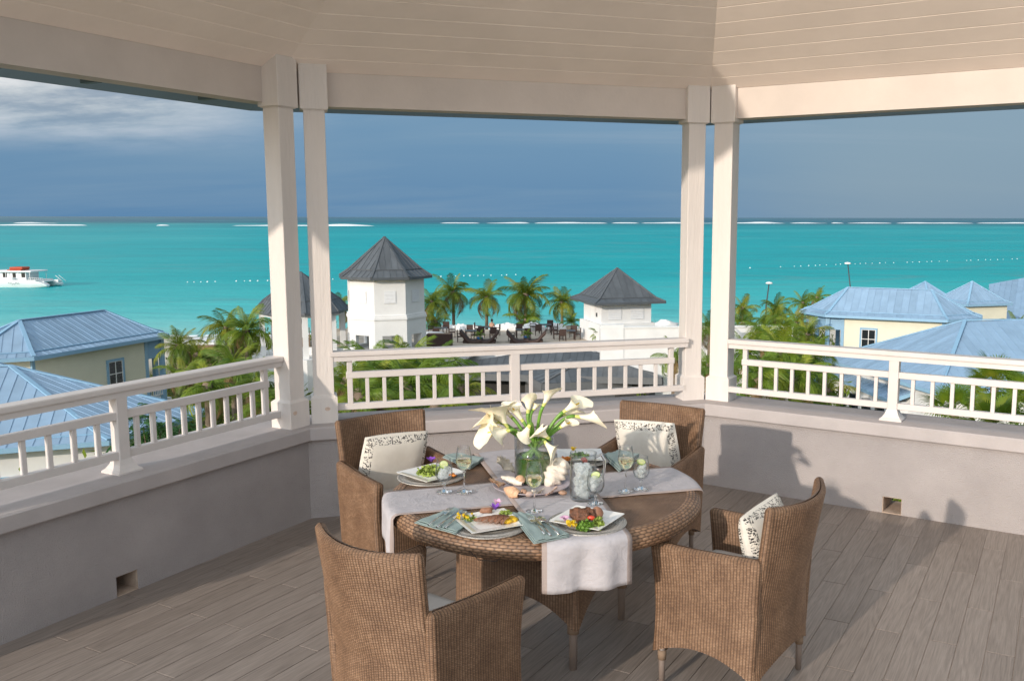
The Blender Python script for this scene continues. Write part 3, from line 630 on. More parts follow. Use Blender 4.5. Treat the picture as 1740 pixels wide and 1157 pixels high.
def window(parent, x, z, w, h, y, trim, M_=None, face=-1):
    """two-over-two sash window in a wall facing -y"""
    Mx = M_ or Matrix()
    b = MB(); t_ = 0.13
    b.box((x-w/2-t_, y-0.07, z-t_), (x+w/2+t_, y+0.02, z), 0, Mx); b.box((x-w/2-t_, y-0.07, z+h), (x+w/2+t_, y+0.02, z+h+t_), 0, Mx)
    b.box((x-w/2-t_, y-0.068, z), (x-w/2, y+0.02, z+h), 0, Mx); b.box((x+w/2, y-0.068, z), (x+w/2+t_, y+0.02, z+h), 0, Mx)
    f = b.build('window', trim, parent)
    for i in (0, 1):
        for j in (0, 1):
            MB().box((x-w/2+i*w/2+0.03, y-0.02, z+j*h/2+0.03), (x-w/2+(i+1)*w/2-0.03, y-0.01, z+(j+1)*h/2-0.03), 0, Mx).build('pane', M['pane'], f)
    b = MB(); s_ = 0.045
    b.box((x-w/2, y-0.045, z), (x+w/2, y-0.008, z+s_), 0, Mx); b.box((x-w/2, y-0.045, z+h-s_), (x+w/2, y-0.008, z+h), 0, Mx); b.box((x-w/2, y-0.045, z+h/2-s_/2), (x+w/2, y-0.008, z+h/2+s_/2), 0, Mx)
    for xx in (x-w/2+s_/2, x, x+w/2-s_/2): b.box((xx-s_/2, y-0.044, z+s_), (xx+s_/2, y-0.009, z+h-s_), 0, Mx)
    b.build('sash', M['sash'], f)
def louvre(b, x0, x1, z0, z1, y, n, M_=None):
    for i in range(n):
        z = z0+(z1-z0)*i/n; h = (z1-z0)/n
        b.raw([(x0, y-0.05, z), (x1, y-0.05, z), (x1, y, z+h*0.95), (x0, y, z+h*0.95), (x0, y, z-0.01), (x1, y, z-0.01)], [(0, 1, 2, 3), (4, 5, 1, 0)], 0, False, None, M_)

# ---- far-left blue-roofed house (frame: x along the eave, y into the building)
E1 = px(58, 607, -5.4); ea = V(0.303, 0.953, 0).normalized(); ang = math.atan2(ea.y, ea.x)
h1 = thing('house', 'cream house under the far left blue hip roof with one small window', 'house', (E1.x, E1.y, 0), ang)
ze, zr = -5.4, -3.85; EL = 10.2; EW = 7.0
def elong_roof(root, poly, ridge, ze, zr, kick, m, trim, spacing=0.45):
    """hip roof over an outline with a flatter skirt along the eave"""
    rf = caps(root, [], m) if False else None
    n = len(poly); P = [V(x, y, ze) for x, y in poly]; r0, r1 = V(*ridge[0], zr), V(*ridge[1], zr)
    def top(p):
        tpar = max(0, min(1, (p.x-r0.x)/(r1.x-r0.x+1e-9))); return r0 if tpar < 0.5 else r1
    segs = [(r0, r1)]; K = []
    for p in P:
        q = top(p); k = p+(q-p)*kick; k.z = ze+(zr-ze)*kick*0.62; K.append(k); segs += [(p, k), (k, q)]
    b = MB()
    for a, c in segs: 
        if (Vector(a)-Vector(c)).length > 0.05: b.bar(Vector(a)+V(0, 0, 0.065), Vector(c)+V(0, 0, 0.065), 0.2, 0.06)
    for i in range(n):
        j = (i+1) % n; b.bar(K[i]+V(0, 0, 0.06), K[j]+V(0, 0, 0.06), 0.1, 0.05)
        b.bar(P[i]+V(0, 0, -0.09), P[j]+V(0, 0, -0.09), 0.1, 0.2)
    rf = b.build('roof', trim, root)
    for i in range(n):
        j = (i+1) % n
        roof_face(rf, [P[i], P[j], K[j], K[i]], m, spacing)
        q0, q1 = top(P[i]), top(P[j])
        roof_face(rf, [K[i], K[j], q1, q0] if (q0-q1).length > 0.01 else [K[i], K[j], q0], m, spacing)
    soff = MB(); soff.raw([(p.x, p.y, ze-0.16) for p in P], [tuple(range(n))[::-1]]); soff.build('soffit', trim, root)
    return rf
poly1 = [(0, 0), (EL-0.4, 0), (EL+0.7, 1.4), (EL+0.7, EW-1.4), (EL-0.4, EW), (0, EW), (-2.4, EW-2.4), (-2.4, 2.4)]
elong_roof(h1, poly1, ((2.3, EW/2), (EL-1.9, EW/2)), ze, zr, 0.16, M['broof'], M['btrim'])
zb = -11.8; xr = EL-1.9
b = MB(); siding(b, 0.3, xr, 0.5, zb, ze-0.16, None); 
b.box((0.3, 0.5, zb), (xr, EW-0.5, ze-0.16)); 
Mq = Matrix.Translation((0.3, 0.5, 0)) @ Matrix.Rotation(R_(135), 4, 'Z') @ Matrix.Scale(-1, 4, (1, 0, 0))
b.prism([(0.3, 0.49), (0.3, EW-0.49), (-1.9, EW-2.6), (-1.9, 2.6)], zb, ze-0.165)
b.build('wall', M['cream'], h1)
b = MB(); b.box((0.22, 0.44, zb), (0.42, 0.64, ze-0.15)); b.box((xr-0.08, 0.44, zb), (xr+0.16, 0.7, ze-0.15)); b.build('corner_trim', M['btrim'], h1)
window(h1, 5.85, -8.0, 1.05, 1.5, 0.47, M['btrim'])
# porch at the right end
b = MB()
for xx, yy in ((EL-0.5, 0.55), (EL-0.5, EW-0.6), (EL+0.15, 1.7), (EL+0.15, EW-1.7)): b.box((xx-0.13, yy-0.13, zb), (xx+0.13, yy+0.13, ze-0.16))
b.build('porch_post', M['btrim'], h1)
b = MB(); louvre(b, xr+0.16, EL-0.63, ze-1.35, ze-0.2, 0.55, 8); b.box((xr+0.16, 0.56, ze-1.4), (EL-0.63, 0.6, ze-0.18)); b.build('porch_louvre', M['btrim'], h1)
b = MB()
for zz_ in (-9.2, -8.35): b.box((xr+0.1, 0.5, zz_), (EL-0.5, 0.58, zz_+0.07))
for i in range(9): b.box((xr+0.2+i*0.15, 0.52, -9.2), (xr+0.235+i*0.15, 0.555, -8.3))
b.box((xr, 0.5, -9.7), (EL+0.1, EW-0.5, -9.5)); b.build('porch_rail', M['sash'], h1)

# ---- near-left blue roof
C2 = px(186, 749, -6.8); Lf = px(0, 763, -6.8); Lf = C2+(Lf-C2)*2.2; Rr = px(352, 699, -6.8); Pk = px(17, 623, -4.6); e2 = (Lf-C2).normalized()
Pk2 = Pk+e2*6
h2 = thing('house', 'low house under the near left blue hip roof with pale wall below the eave', 'house', (C2.x, C2.y, 0))
def rel(o, *ps): return [Vector(q)-V(o.x, o.y, 0) for q in ps]
c_, l_, r_, k_, k2_ = rel(C2, C2, Lf, Rr, Pk, Pk2)
def kickpt(p, q, f=0.10, g=0.6): k = p+(q-p)*f; k.z = p.z+(q.z-p.z)*f*g; return k
cK, lK, rK = kickpt(c_, k_), kickpt(l_, k2_), kickpt(r_, k_)
bk = r_+(k2_-k_)*1.0+V(-6, 6, 0); bk.z = r_.z
b = MB()
for a, c in ((c_, cK), (cK, k_), (k_, k2_), (r_, k_)): b.bar(a+V(0, 0, 0.065), c+V(0, 0, 0.065), 0.2, 0.06)
for a, c in ((c_, l_), (c_, r_)): b.bar(a+V(0, 0, -0.08), c+V(0, 0, -0.08), 0.1, 0.2)
b.bar(cK+V(0, 0, 0.05), lK+V(0, 0, 0.05), 0.1, 0.05)
rf = b.build('roof', M['btrim'], h2)
roof_face(rf, [l_, c_, cK, lK], M['broof']); roof_face(rf, [lK, cK, k_, k2_], M['broof']); roof_face(rf, [c_, r_, k_], M['broof'], 0.42)
roof_face(rf, [r_, r_+V(-9, 7, 0), k_+V(-4, 3, 0), k_], M['broof'])
inn = V(-0.3, 0.6, 0)
b = MB(); b.prism([(l_+inn)[:2], (c_+inn)[:2], (r_+V(-0.9, -0.1, 0))[:2], (r_+V(-9, 7, 0))[:2]], -11.9, -6.95); b.build('wall', M['wall_w'], h2)
b = MB(); a_ = (l_+inn); d_ = ((c_-l_).normalized())
pw = a_+d_*(c_-l_).length*0.52; Mw = Matrix.Translation(V(pw.x, pw.y, 0)) @ Matrix.Rotation(math.atan2(d_.y, d_.x), 4, 'Z')
window(h2, 0, -9.6, 1.1, 1.4, -0.01, M['btrim'], Mw)

# ---- right house (elongated octagonal hip roof)
E3 = px(1402, 535, -5.5); e3 = V(0.915, -0.404, 0).normalized(); ang3 = math.atan2(e3.y, e3.x)
h3 = thing('house', 'cream house with corner porch under the blue hip roof right of the columns', 'house', (E3.x, E3.y, 0), ang3)
poly3 = [(0, 0), (8.9, 0), (11.2, 2.6), (11.2, 4.3), (8.9, 6.9), (0, 6.9), (-2.4, 4.4), (-2.4, 2.5)]
ze3, zr3 = -5.5, -3.6
elong_roof(h3, poly3, ((1.2, 3.45), (7.5, 3.45)), ze3, zr3, 0.17, M['broof'], M['btrim'], 0.52)
b = MB(); siding(b, 1.3, 8.6, 0.6, -11.8, ze3-0.16, None); b.box((1.3, 0.6, -11.8), (8.6, 6.3, ze3-0.16)); b.prism([(8.6, 0.61), (10.5, 2.8), (10.5, 4.1), (8.6, 6.29)], -11.8, ze3-0.165); b.build('wall', M['cream'], h3)
b = MB(); b.box((8.5, 0.53, -11.8), (8.72, 0.75, ze3-0.15)); b.box((1.16, 0.53, -11.8), (1.4, 0.75, ze3-0.15)); b.build('corner_trim', M['btrim'], h3)
window(h3, 3.25, -8.05, 1.05, 1.5, 0.57, M['btrim'])
b = MB()
for xx, yy in ((0.15, 0.6), (-1.75, 2.75), (-1.75, 4.1), (0.15, 6.2), (-0.85, 1.7)): b.box((xx-0.16, yy-0.16, -11.8), (xx+0.16, yy+0.16, ze3-0.16))
b.build('porch_post', M['btrim'], h3)
b = MB(); louvre(b, 0.31, 1.16, ze3-1.15, ze3-0.2, 0.62, 7); b.box((0.31, 0.63, ze3-1.2), (1.16, 0.66, ze3-0.18))
Mp = Matrix.Translation((-1.75, 2.75, 0)) @ Matrix.Rotation(math.atan2(-2.15, 1.9), 4, 'Z'); dl = math.hypot(2.15, 1.9)
louvre(b, 0.2, dl-0.2, ze3-1.15, ze3-0.2, 0.02, 7, Mp); b.box((0.2, 0.03, ze3-1.2), (dl-0.2, 0.06, ze3-0.18), 0, Mp); b.build('porch_louvre', M['btrim'], h3)
b = MB(); b.prism([(1.3, 0.5), (0.1, 0.5), (-1.85, 2.7), (-1.85, 4.15), (0.1, 6.3), (1.3, 6.3)][::-1], -9.35, -9.05); b.prism([(1.3, 0.45), (0.05, 0.45), (-1.9, 2.65), (0.0, 2.7)][::-1], -8.9, -8.82)
b.box((0.31, 0.56, -8.55), (1.16, 0.66, -8.45)); b.box((0.2, -0.04, -8.55), (dl-0.2, 0.06, -8.45), 0, Mp); b.build('porch_floor', M['sash'], h3)
b = MB(); b.box((1.28, 1.2, -9.0), (1.30, 5.5, ze3-0.2)); b.build('porch_back', M['inside'], h3)

# ---- big low roof in front of it
A4 = px(1399, 609, -7.4); B4 = px(1594, 667, -7.4); C4 = px(1900, 672, -7.4); K4 = px(1640, 545, -4.5); K4b = K4+(C4-B4).normalized()*7+V(0, 1.0, 0)
h4 = thing('house', 'house under the large low blue hip roof at right, palm tops in front', 'house', (B4.x, B4.y, 0))
a4, b4, c4, k4, k4b = rel(B4, A4, B4, C4, K4, K4b)
bb4 = a4+V(10, 4, 0)
bK, cK4, aK = kickpt(b4, k4, 0.09), kickpt(c4, k4b, 0.09), kickpt(a4, k4, 0.09)
b = MB()
for p_, q_ in ((b4, bK), (bK, k4), (a4, k4), (k4, k4b)): b.bar(p_+V(0, 0, 0.065), q_+V(0, 0, 0.065), 0.22, 0.06)
for p_, q_ in ((a4, b4), (b4, c4)): b.bar(p_+V(0, 0, -0.08), q_+V(0, 0, -0.08), 0.1, 0.2)
b.bar(bK+V(0, 0, 0.05), cK4+V(0, 0, 0.05), 0.1, 0.05)
rf = b.build('roof', M['btrim'], h4)
roof_face(rf, [a4, b4, k4], M['broof'], 0.5); roof_face(rf, [b4, c4, cK4, bK], M['broof'], 0.5); roof_face(rf, [bK, cK4, k4b, k4], M['broof'], 0.5); roof_face(rf, [bb4, a4, k4], M['broof'], 0.5)
b = MB(); b.prism([(a4+V(0.9, 0.2, 0))[:2], (b4+V(0.2, 0.9, 0))[:2], (c4+V(0, 0.9, 0))[:2], (c4+V(0, 9, 0))[:2], (bb4+V(0, 0, 0))[:2]], -11.9, -7.55); b.build('wall', M['wall_w'], h4)
# lower gabled wing
A5 = px(1402, 634, -8.5); B5 = px(1513, 681, -8.5); P5 = px(1571, 660, -7.7); Q5 = P5+(A5-B5)*1.05+V(0, 0, 0)
h5 = thing('house', 'low gabled blue roof wing tucked under the large right roof', 'house', (B5.x, B5.y, 0))
a5, b5, p5, q5 = rel(B5, A5, B5, P5, Q5)
b = MB(); b.bar(p5+V(0, 0, 0.05), q5+V(0, 0, 0.05), 0.2, 0.06); b.bar(b5+V(0, 0, -0.06), p5+V(0, 0, -0.06), 0.08, 0.22); b.bar(a5+V(0, 0, -0.06), b5+V(0, 0, -0.06), 0.08, 0.2)
f5 = p5+(p5-b5); f5.z = b5.z; b.bar(p5+V(0, 0, -0.06), f5+V(0, 0, -0.06), 0.08, 0.22)
rf = b.build('roof', M['btrim'], h5)
roof_face(rf, [a5, b5, p5, q5], M['broof'], 0.5); g5 = f5+(q5-p5); roof_face(rf, [f5, g5, q5, p5], M['broof'], 0.5)
b = MB(); ii = (p5-b5)*0.12; ij = (a5-b5).normalized()*0.6
b.prism([(b5+ii+ij)[:2], (f5-ii+ij)[:2], (g5-ii)[:2], (a5+ii)[:2]], -11.9, -8.65); b.build('wall', M['wall_w'], h5)
b = MB(); w0 = a5+ii*0.85; w1 = b5+ii*0.85+ij; 
for s_ in (0.3, 0.5, 0.7, 0.9):
    q_ = w0+(w1-w0)*s_; b.box((q_.x-0.35, q_.y-0.3, -11.0), (q_.x+0.25, q_.y+0.2, -9.0))
b.build('window', M['pane'], h5)

# ---- small roofs behind
def pyramid(label, apex, eaves, ze, wallz, m=M['broof'], trim=M['btrim'], wallm=M['cream'], inset=0.12, name='house', cat='house'):
    o = thing(name, label, cat, (apex.x, apex.y, 0)); A = V(0, 0, apex.z); P = [V(q.x-apex.x, q.y-apex.y, ze) for q in eaves]; K = [kickpt(q, A, 0.18, 0.6) for q in P]; n = len(P)
    b = MB()
    for i in range(n):
        j = (i+1) % n
        b.bar(P[i]+V(0, 0, 0.06), K[i]+V(0, 0, 0.06), 0.18, 0.06); b.bar(K[i]+V(0, 0, 0.06), A+V(0, 0, 0.06), 0.18, 0.06); b.bar(P[i]+V(0, 0, -0.07), P[j]+V(0, 0, -0.07), 0.1, 0.18); b.bar(K[i]+V(0, 0, 0.05), K[j]+V(0, 0, 0.05), 0.09, 0.05)
    rf = b.build('roof', trim, o)
    for i in range(n):
        j = (i+1) % n; roof_face(rf, [P[i], P[j], K[j], K[i]], m, 0.5); roof_face(rf, [K[i], K[j], A], m, 0.5)
    if wallm: b = MB(); b.prism([(q*(1-inset))[:2] for q in P], wallz, ze-0.1); b.build('wall', wallm, o)
    return o
def around(c, r, n, a0): return [V(c.x+r*math.cos(a0+i*2*PI/n), c.y+r*math.sin(a0+i*2*PI/n), 0) for i in range(n)]
a6 = pd(1572, 479, 92); pyramid('small blue pyramid roof peeping over the ridge of the right house', a6, around(a6, 4.6, 6, 0.3), a6.z-2.3, -11.9)
a7 = pd(1652, 479, 80); o7 = pyramid('cream turret under a small blue pyramid roof at far right', a7, around(a7, 3.3, 4, R_(-118)), a7.z-1.75, -11.9)
a8 = pd(1775, 462, 98); o8 = thing('house', 'long blue roof cut by the right edge of the photo, farthest back', 'house', (a8.x, a8.y, 0))
q1, q2, q3, q4 = rel(a8, px(1686, 548, -7.6), px(1850, 556, -7.6), px(1850, 463, -3.3), pd(1745, 473, 97))
T1_, T2_ = rel(a8, pd(1680, 491, 95), pd(1850, 446, 97))
b = MB(); b.bar(q1+V(0, 0, -0.05), q2+V(0, 0, -0.05), 0.1, 0.2); rf = b.build('roof', M['btrim'], o8); roof_face(rf, [q1, q2, T2_, T1_], M['broof'], 0.55); b = MB(); b.bar(T1_+V(0, 0, .06), T2_+V(0, 0, .06), 0.2, 0.06); b.build('ridge_cap', M['btrim'], o8)
b = MB(); b.prism([(q1+V(0.7, 0.4, 0))[:2], (q2+V(0, 0.4, 0))[:2], (q2+V(2, 8, 0))[:2], (q4+V(0, -1, 0))[:2]], -11.9, -7.7); b.build('wall', M['cream'], o8)

# ---- white octagonal tower with grey roof
T = pd(655, 475, 62); ap = pd(652, 403, 62); zT = pd(655, 468, 62).z; a0 = R_(-94.5)
tw = thing('tower', 'white octagonal tower with pointed grey metal roof and square openings', 'tower', (T.x, T.y, 0))
SC = 62/F_PX
def oct_pts(r, a=a0): return [V(r*math.cos(a+i*PI/4), r*math.sin(a+i*PI/4), 0) for i in range(8)]
rw = 66.5*SC; zc = pd(655, 531, 62).z; zlo = -11.8
P = [q+V(0, 0, zT) for q in oct_pts(80*SC)]; zk = pd(655, 457, 62).z; K = [q+V(0, 0, zk) for q in oct_pts(63*SC)]; A = V(0, 0, ap.z)
b = MB()
for i in range(8):
    j = (i+1) % 8; b.bar(P[i]+V(0, 0, 0.05), K[i]+V(0, 0, 0.05), 0.16, 0.06); b.bar(K[i]+V(0, 0, 0.05), A+V(0, 0, 0.03), 0.15, 0.06); b.bar(P[i]+V(0, 0, -0.06), P[j]+V(0, 0, -0.06), 0.08, 0.16); b.bar(K[i]+V(0, 0, 0.05), K[j]+V(0, 0, 0.05), 0.08, 0.05)
rf = b.build('roof', M['groof'], tw)
for i in range(8): j = (i+1) % 8; roof_face(rf, [P[i], P[j], K[j], K[i]], M['groof'], 0.42); roof_face(rf, [K[i], K[j], A], M['groof'], 0.42)
b = MB(); b.raw([q[:] for q in P], [tuple(range(8))[::-1]]); b.build('soffit', M['wall_w'], tw)
b = MB()
op = (0.56, pd(655, 588, 62).z, pd(655, 563, 62).z)     # half-width, sill, head of the openings
def wall_face(b, r, z0, z1, th, hole):
    Pn = oct_pts(r)
    for i in range(8):
        p, q = Pn[i], Pn[(i+1) % 8]; t = (q-p); ln = t.length; t.normalize()
        Mx = Matrix.Translation(V(p.x, p.y, 0)) @ Matrix.Rotation(math.atan2(t.y, t.x), 4, 'Z'); k = math.tan(PI/8)*th
        def pz(x0, x1, za, zb, c0=0, c1=0): b.prism([(x0, 0), (x1, 0), (x1-c1, th), (x0+c0, th)], za, zb, 0, Mx)
        if not hole: pz(0, ln, z0, z1, k, k)
        else:
            h, s_, e_ = hole; c = ln/2
            pz(0, c-h, z0, z1, k, 0); pz(c+h, ln, z0, z1, 0, k); pz(c-h, c+h, z0, s_); pz(c-h, c+h, e_, z1)
wall_face(b, rw, zc, zT-0.02, 0.25, None)
rl = 68.5*SC
wall_face(b, rl, zlo, zc-0.25, 0.3, op)
b.prism([q[:2] for q in oct_pts(rl-0.02)], op[1]-0.35, op[1]-0.2); b.prism([q[:2] for q in oct_pts(rl-0.3)], zc-0.4, zc-0.3)
b.build('tower_wall', M['wall_w'], tw)
b = MB(); b.prism([q[:2] for q in oct_pts(rl+0.07)], zc-0.25, zc-0.10); b.prism([q[:2] for q in oct_pts(rl+0.02)], zc-0.10, zc+0.04); b.build('cornice', M['wall_w'], tw)
Pn = oct_pts(rw)
for i in range(8):
    p, q = Pn[i], Pn[(i+1) % 8]; t = (q-p); ln = t.length; t.normalize(); Mx = Matrix.Translation(V(p.x, p.y, 0)) @ Matrix.Rotation(math.atan2(t.y, t.x), 4, 'Z')
    b = MB(); z0, z1 = pd(655, 509, 62).z, pd(655, 491, 62).z; louvre(b, ln/2-0.37, ln/2+0.37, z0, z1, -0.01, 8, Mx); b.box((ln/2-0.42, -0.03, z1), (ln/2+0.42, 0, z1+0.05), 0, Mx); b.box((ln/2-0.42, -0.04, z0-0.05), (ln/2+0.42, 0, z0), 0, Mx); b.build('louvred_vent', M['vent'], tw)

# ---- gazebo left of the tower (seen between the columns)
gz = pd(511, 462, 68); go = thing('gazebo', 'open gazebo with grey bell-shaped roof and white posts, behind the leftmost columns', 'gazebo', (gz.x, gz.y, 0))
SG = 68/F_PX; zG = pd(511, 526, 68).z; zk = pd(511, 508, 68).z
P = [q+V(0, 0, zG) for q in oct_pts(79*SG, R_(-90+20))]; K = [q+V(0, 0, zk) for q in oct_pts(62*SG, R_(-90+20))]; A = V(0, 0, gz.z)
b = MB()
for i in range(8): j = (i+1) % 8; b.bar(P[i]+V(0, 0, 0.05), K[i]+V(0, 0, 0.05), 0.16, 0.06); b.bar(K[i]+V(0, 0, 0.05), A, 0.15, 0.06); b.bar(P[i]+V(0, 0, -0.06), P[j]+V(0, 0, -0.06), 0.08, 0.16); b.bar(K[i]+V(0, 0, 0.05), K[j]+V(0, 0, 0.05), 0.08, 0.05)
rf = b.build('roof', M['groof'], go)
for i in range(8): j = (i+1) % 8; roof_face(rf, [P[i], P[j], K[j], K[i]], M['groof'], 0.45); roof_face(rf, [K[i], K[j], A], M['groof'], 0.45)
b = MB(); b.raw([q[:] for q in P], [tuple(range(8))[::-1]]); b.prism([q[:2] for q in oct_pts(70*SG, R_(-70))], zG-0.35, zG-0.03); b.build('ceiling', M['wall_w'], go)
zf = pd(511, 600, 68).z
post = MB().box((-0.19, -0.19, zf), (0.19, 0.19, zG-0.3)).mesh('post', M['wall_w'])
for q in oct_pts(66*SG, R_(-70)): inst('post', post, go, (q.x, q.y, 0), (0, 0, R_(-70)))
b = MB(); b.prism([q[:2] for q in oct_pts(84*SG, R_(-70))], -11.9, zf); b.build('plinth', M['wall_w'], go)
b = MB(); b.box((-0.9, 0.3, zf), (0.2, 1.0, zf+1.05)); b.box((0.1, 0.4, zf+1.05), (0.16, 0.46, zf+2.0)); b.box((0.3, 0.4, zf), (0.36, 0.46, zf+1.9)); b.build('bar_counter', M['brown'], go)

# ---- square white pavilion right of the palms, with long white walls
c6 = px(1022, 517, pd(1022, 517, 70).z); th6 = R_(18.8); SP = 70/F_PX; sd = 4.2
d6 = V(math.cos(-th6*0.18), math.sin(-th6*0.18), 0)
pv = thing('pavilion', 'white square pavilion with grey pyramid roof and two louvred vents', 'pavilion', (c6.x, c6.y, 0), R_(18.8))
zE = pd(1017, 514, 70).z; zA = pd(1050, 458, 72).z; sp_ = 4.15; ov = 0.85
P = [V(-ov, -ov, zE), V(sp_+ov, -ov, zE), V(sp_+ov, sp_+ov, zE), V(-ov, sp_+ov, zE)]; A = V(sp_/2, sp_/2, zA+0.1); K = [kickpt(q, A, 0.2, 0.55) for q in P]
b = MB()
for i in range(4): j = (i+1) % 4; b.bar(P[i]+V(0, 0, 0.05), K[i]+V(0, 0, 0.05), 0.16, 0.06); b.bar(K[i]+V(0, 0, 0.05), A, 0.16, 0.06); b.bar(P[i]+V(0, 0, -0.06), P[j]+V(0, 0, -0.06), 0.08, 0.16); b.bar(K[i]+V(0, 0, 0.05), K[j]+V(0, 0, 0.05), 0.09, 0.05)
rf = b.build('roof', M['groof'], pv)
for i in range(4): j = (i+1) % 4; roof_face(rf, [P[i], P[j], K[j], K[i]], M['groof'], 0.5); roof_face(rf, [K[i], K[j], A], M['groof'], 0.5)
z5 = pd(1022, 551, 70).z
b = MB(); b.box((0, 0, z5), (sp_, sp_, zE-0.02)); b.box((-0.28, -0.22, -11.9), (sp_+0.25, sp_+0.2, z5)); b.build('wall', M['wall_w'], pv)
b = MB(); zv0, zv1 = pd(1060, 544, 70).z, pd(1060, 524, 70).z
for xx in (1.1, 2.95): louvre(b, xx-0.55, xx+0.55, zv0, zv1, -0.01, 7); 
b.build('louvred_vent', M['vent'], pv)
b = MB(); b.box((-0.05, 1.4, z5-0.3), (-0.02, 2.3, z5+1.7)); b.build('door', M['sash'], pv)
b = MB(); b.box((-0.06, 0.9, zE-1.2), (0, 1.1, zE-0.9)); b.build('wall_lamp', M['pole'], pv)
W1 = pd(1030, 590, 62)
ww = thing('garden_wall', 'long white rendered wall stepping down in front of the square pavilion', 'wall', (W1.x, W1.y, 0), R_(4))
b = MB(); b.box((-0.4, 0, -12.2), (13, 0.4, pd(1100, 558, 62).z)); b.box((-0.4, -0.05, -12.2), (1.2, 0.5, pd(1040, 552, 62).z)); b.build('wall_body', M['wall_w'], ww)
b = MB(); b.box((-0.45, -0.06, pd(1100, 558, 62).z), (13, 0.46, pd(1100, 558, 62).z+0.09)); b.build('coping', M['wall_w'], ww)

# ---- beach bar terrace
tz = -7.7; tA = px(590, 592, tz); tB = px(1040, 592, tz)
tE = px(800, 560, tz).y
tr = MB(); tr.prism([(tA.x-4, tA.y), (tB.x+1, tB.y), (tB.x+3, tE-0.5), (tA.x-4, tE+0.6)], -12.4, tz); setp(tr.build('terrace', M['terr']), 'raised sandy terrace with the dining sets by the beach', 'terrace', None, 'structure')
tw1 = thing('terrace_wall', 'white retaining wall under the front edge of the terrace', 'wall', (0, 0, 0))
b = MB(); b.box((tA.x-4, min(tA.y, tB.y)-0.35, -12.2), (tB.x+1, min(tA.y, tB.y)-0.02, tz+0.12)); b.build('wall_body', M['wall_w'], tw1)

# ---- low grey-roofed building in front of the terrace
zg = -8.6
g1, g2, g3, g4 = px(750, 634, zg), px(1125, 643, zg), px(973, 593, -7.35), px(815, 599, -7.35)
gb = thing('bar_building', 'low dark building under a wide grey metal hip roof below the terrace', 'building', (g1.x, g1.y, 0))
f1, f2, f3, f4 = rel(g1, g1, g2, g3, g4)
b = MB()
for a, c in ((f4, f3), (f1, f4), (f2, f3)): b.bar(a+V(0, 0, 0.05), c+V(0, 0, 0.05), 0.2, 0.06)
b.bar(f1+V(0, 0, -0.2), f2+V(0, 0, -0.2), 0.1, 0.45); rf = b.build('roof', M['gtrim'], gb)
roof_face(rf, [f1, f2, f3, f4], M['groof'], 0.5); roof_face(rf, [f2, f2+V(-1.5, 9, 0), f3], M['groof'], 0.5); roof_face(rf, [f1+V(1.5, 9, 0), f1, f4], M['groof'], 0.5)
w1, w2, w3, w4, w5 = rel(g1, px(921, 652, -8.9), px(1127, 643, -8.9), px(983, 617, -7.9), px(884, 631, -8.5), px(1080, 632, -8.3))
b = MB()
for a, c in ((w1, w3), (w2, w3)): b.bar(a+V(0, 0, 0.05), c+V(0, 0, 0.05), 0.18, 0.06)
b.bar(w1+V(0, 0, -0.25), w2+V(0, 0, -0.25), 0.1, 0.5); b.bar(w4+V(0, 0, -0.25), w1+V(0, 0, -0.25), 0.1, 0.5); rf2 = b.build('wing_roof', M['gtrim'], gb)
roof_face(rf2, [w1, w2, w3], M['groof'], 0.5); roof_face(rf2, [w4, w1, w3, w3+(w4-w1)*0.6], M['groof'], 0.5)
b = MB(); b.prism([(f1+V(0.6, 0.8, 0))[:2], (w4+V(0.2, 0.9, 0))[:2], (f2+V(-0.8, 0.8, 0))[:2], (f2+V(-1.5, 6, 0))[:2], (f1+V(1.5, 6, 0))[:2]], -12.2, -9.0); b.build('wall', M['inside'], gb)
b = MB(); b.prism([(w4+V(0.3, 0.4, 0))[:2], (w1+V(0.4, 0.5, 0))[:2], (w2+V(-0.5, 0.5, 0))[:2], (w2+V(-0.5, 3, 0))[:2]], -12.2, -9.3); b.build('wing_wall', M['gtrim'], gb)
pt = px(868, 690, -11.3); b = MB(); b.box((-0.9, -0.1, -12.0), (-0.35, 0.3, -9.3)); b.build('pillar', M['gtrim'], gb, (pt.x-g1.x-1.3, pt.y-g1.y+1.0, 0))
pc = pd(858, 665, 52); bo = thing('water_tank', 'tall blue barrel standing before the dark bar building', 'barrel', (pc.x, pc.y, -12.0))
b = MB(); b.lathe([(0.0, 2.9), (0.42, 2.9), (0.44, 2.8), (0.42, 2.75), (0.44, 1.9), (0.46, 1.85), (0.44, 1.8), (0.44, 0.9), (0.46, 0.85), (0.44, 0.8), (0.42, 0.02), (0, 0)], 20); b.build('tank', mat('blue_plastic', (0.03, 0.17, 0.30), 0.45), bo)
b = MB(); b.lathe([(0.0, 2.98), (0.2, 2.98), (0.2, 2.9)], 14); b.build('lid', M['pole'], bo)
# small beach hut roof behind the left palms
hp = px(360, 579, -9.0); ho = thing('beach_hut', 'small pale flat-roofed hut among the left palms at the beach', 'hut', (hp.x, hp.y, 0))
b = MB(); b.box((-2.2, -1.5, -9.15), (2.4, 2.0, -8.95)); b.build('roof', M['vent'], ho)
b = MB(); b.box((-2.0, -1.3, -12.2), (2.2, 1.8, -9.15)); b.build('wall', M['brown'], ho)
M['dead'] = leaf_mat('dead_frond', (0.16, 0.10, 0.045), (0.26, 0.17, 0.07), (0.36, 0.25, 0.10), 0.8)

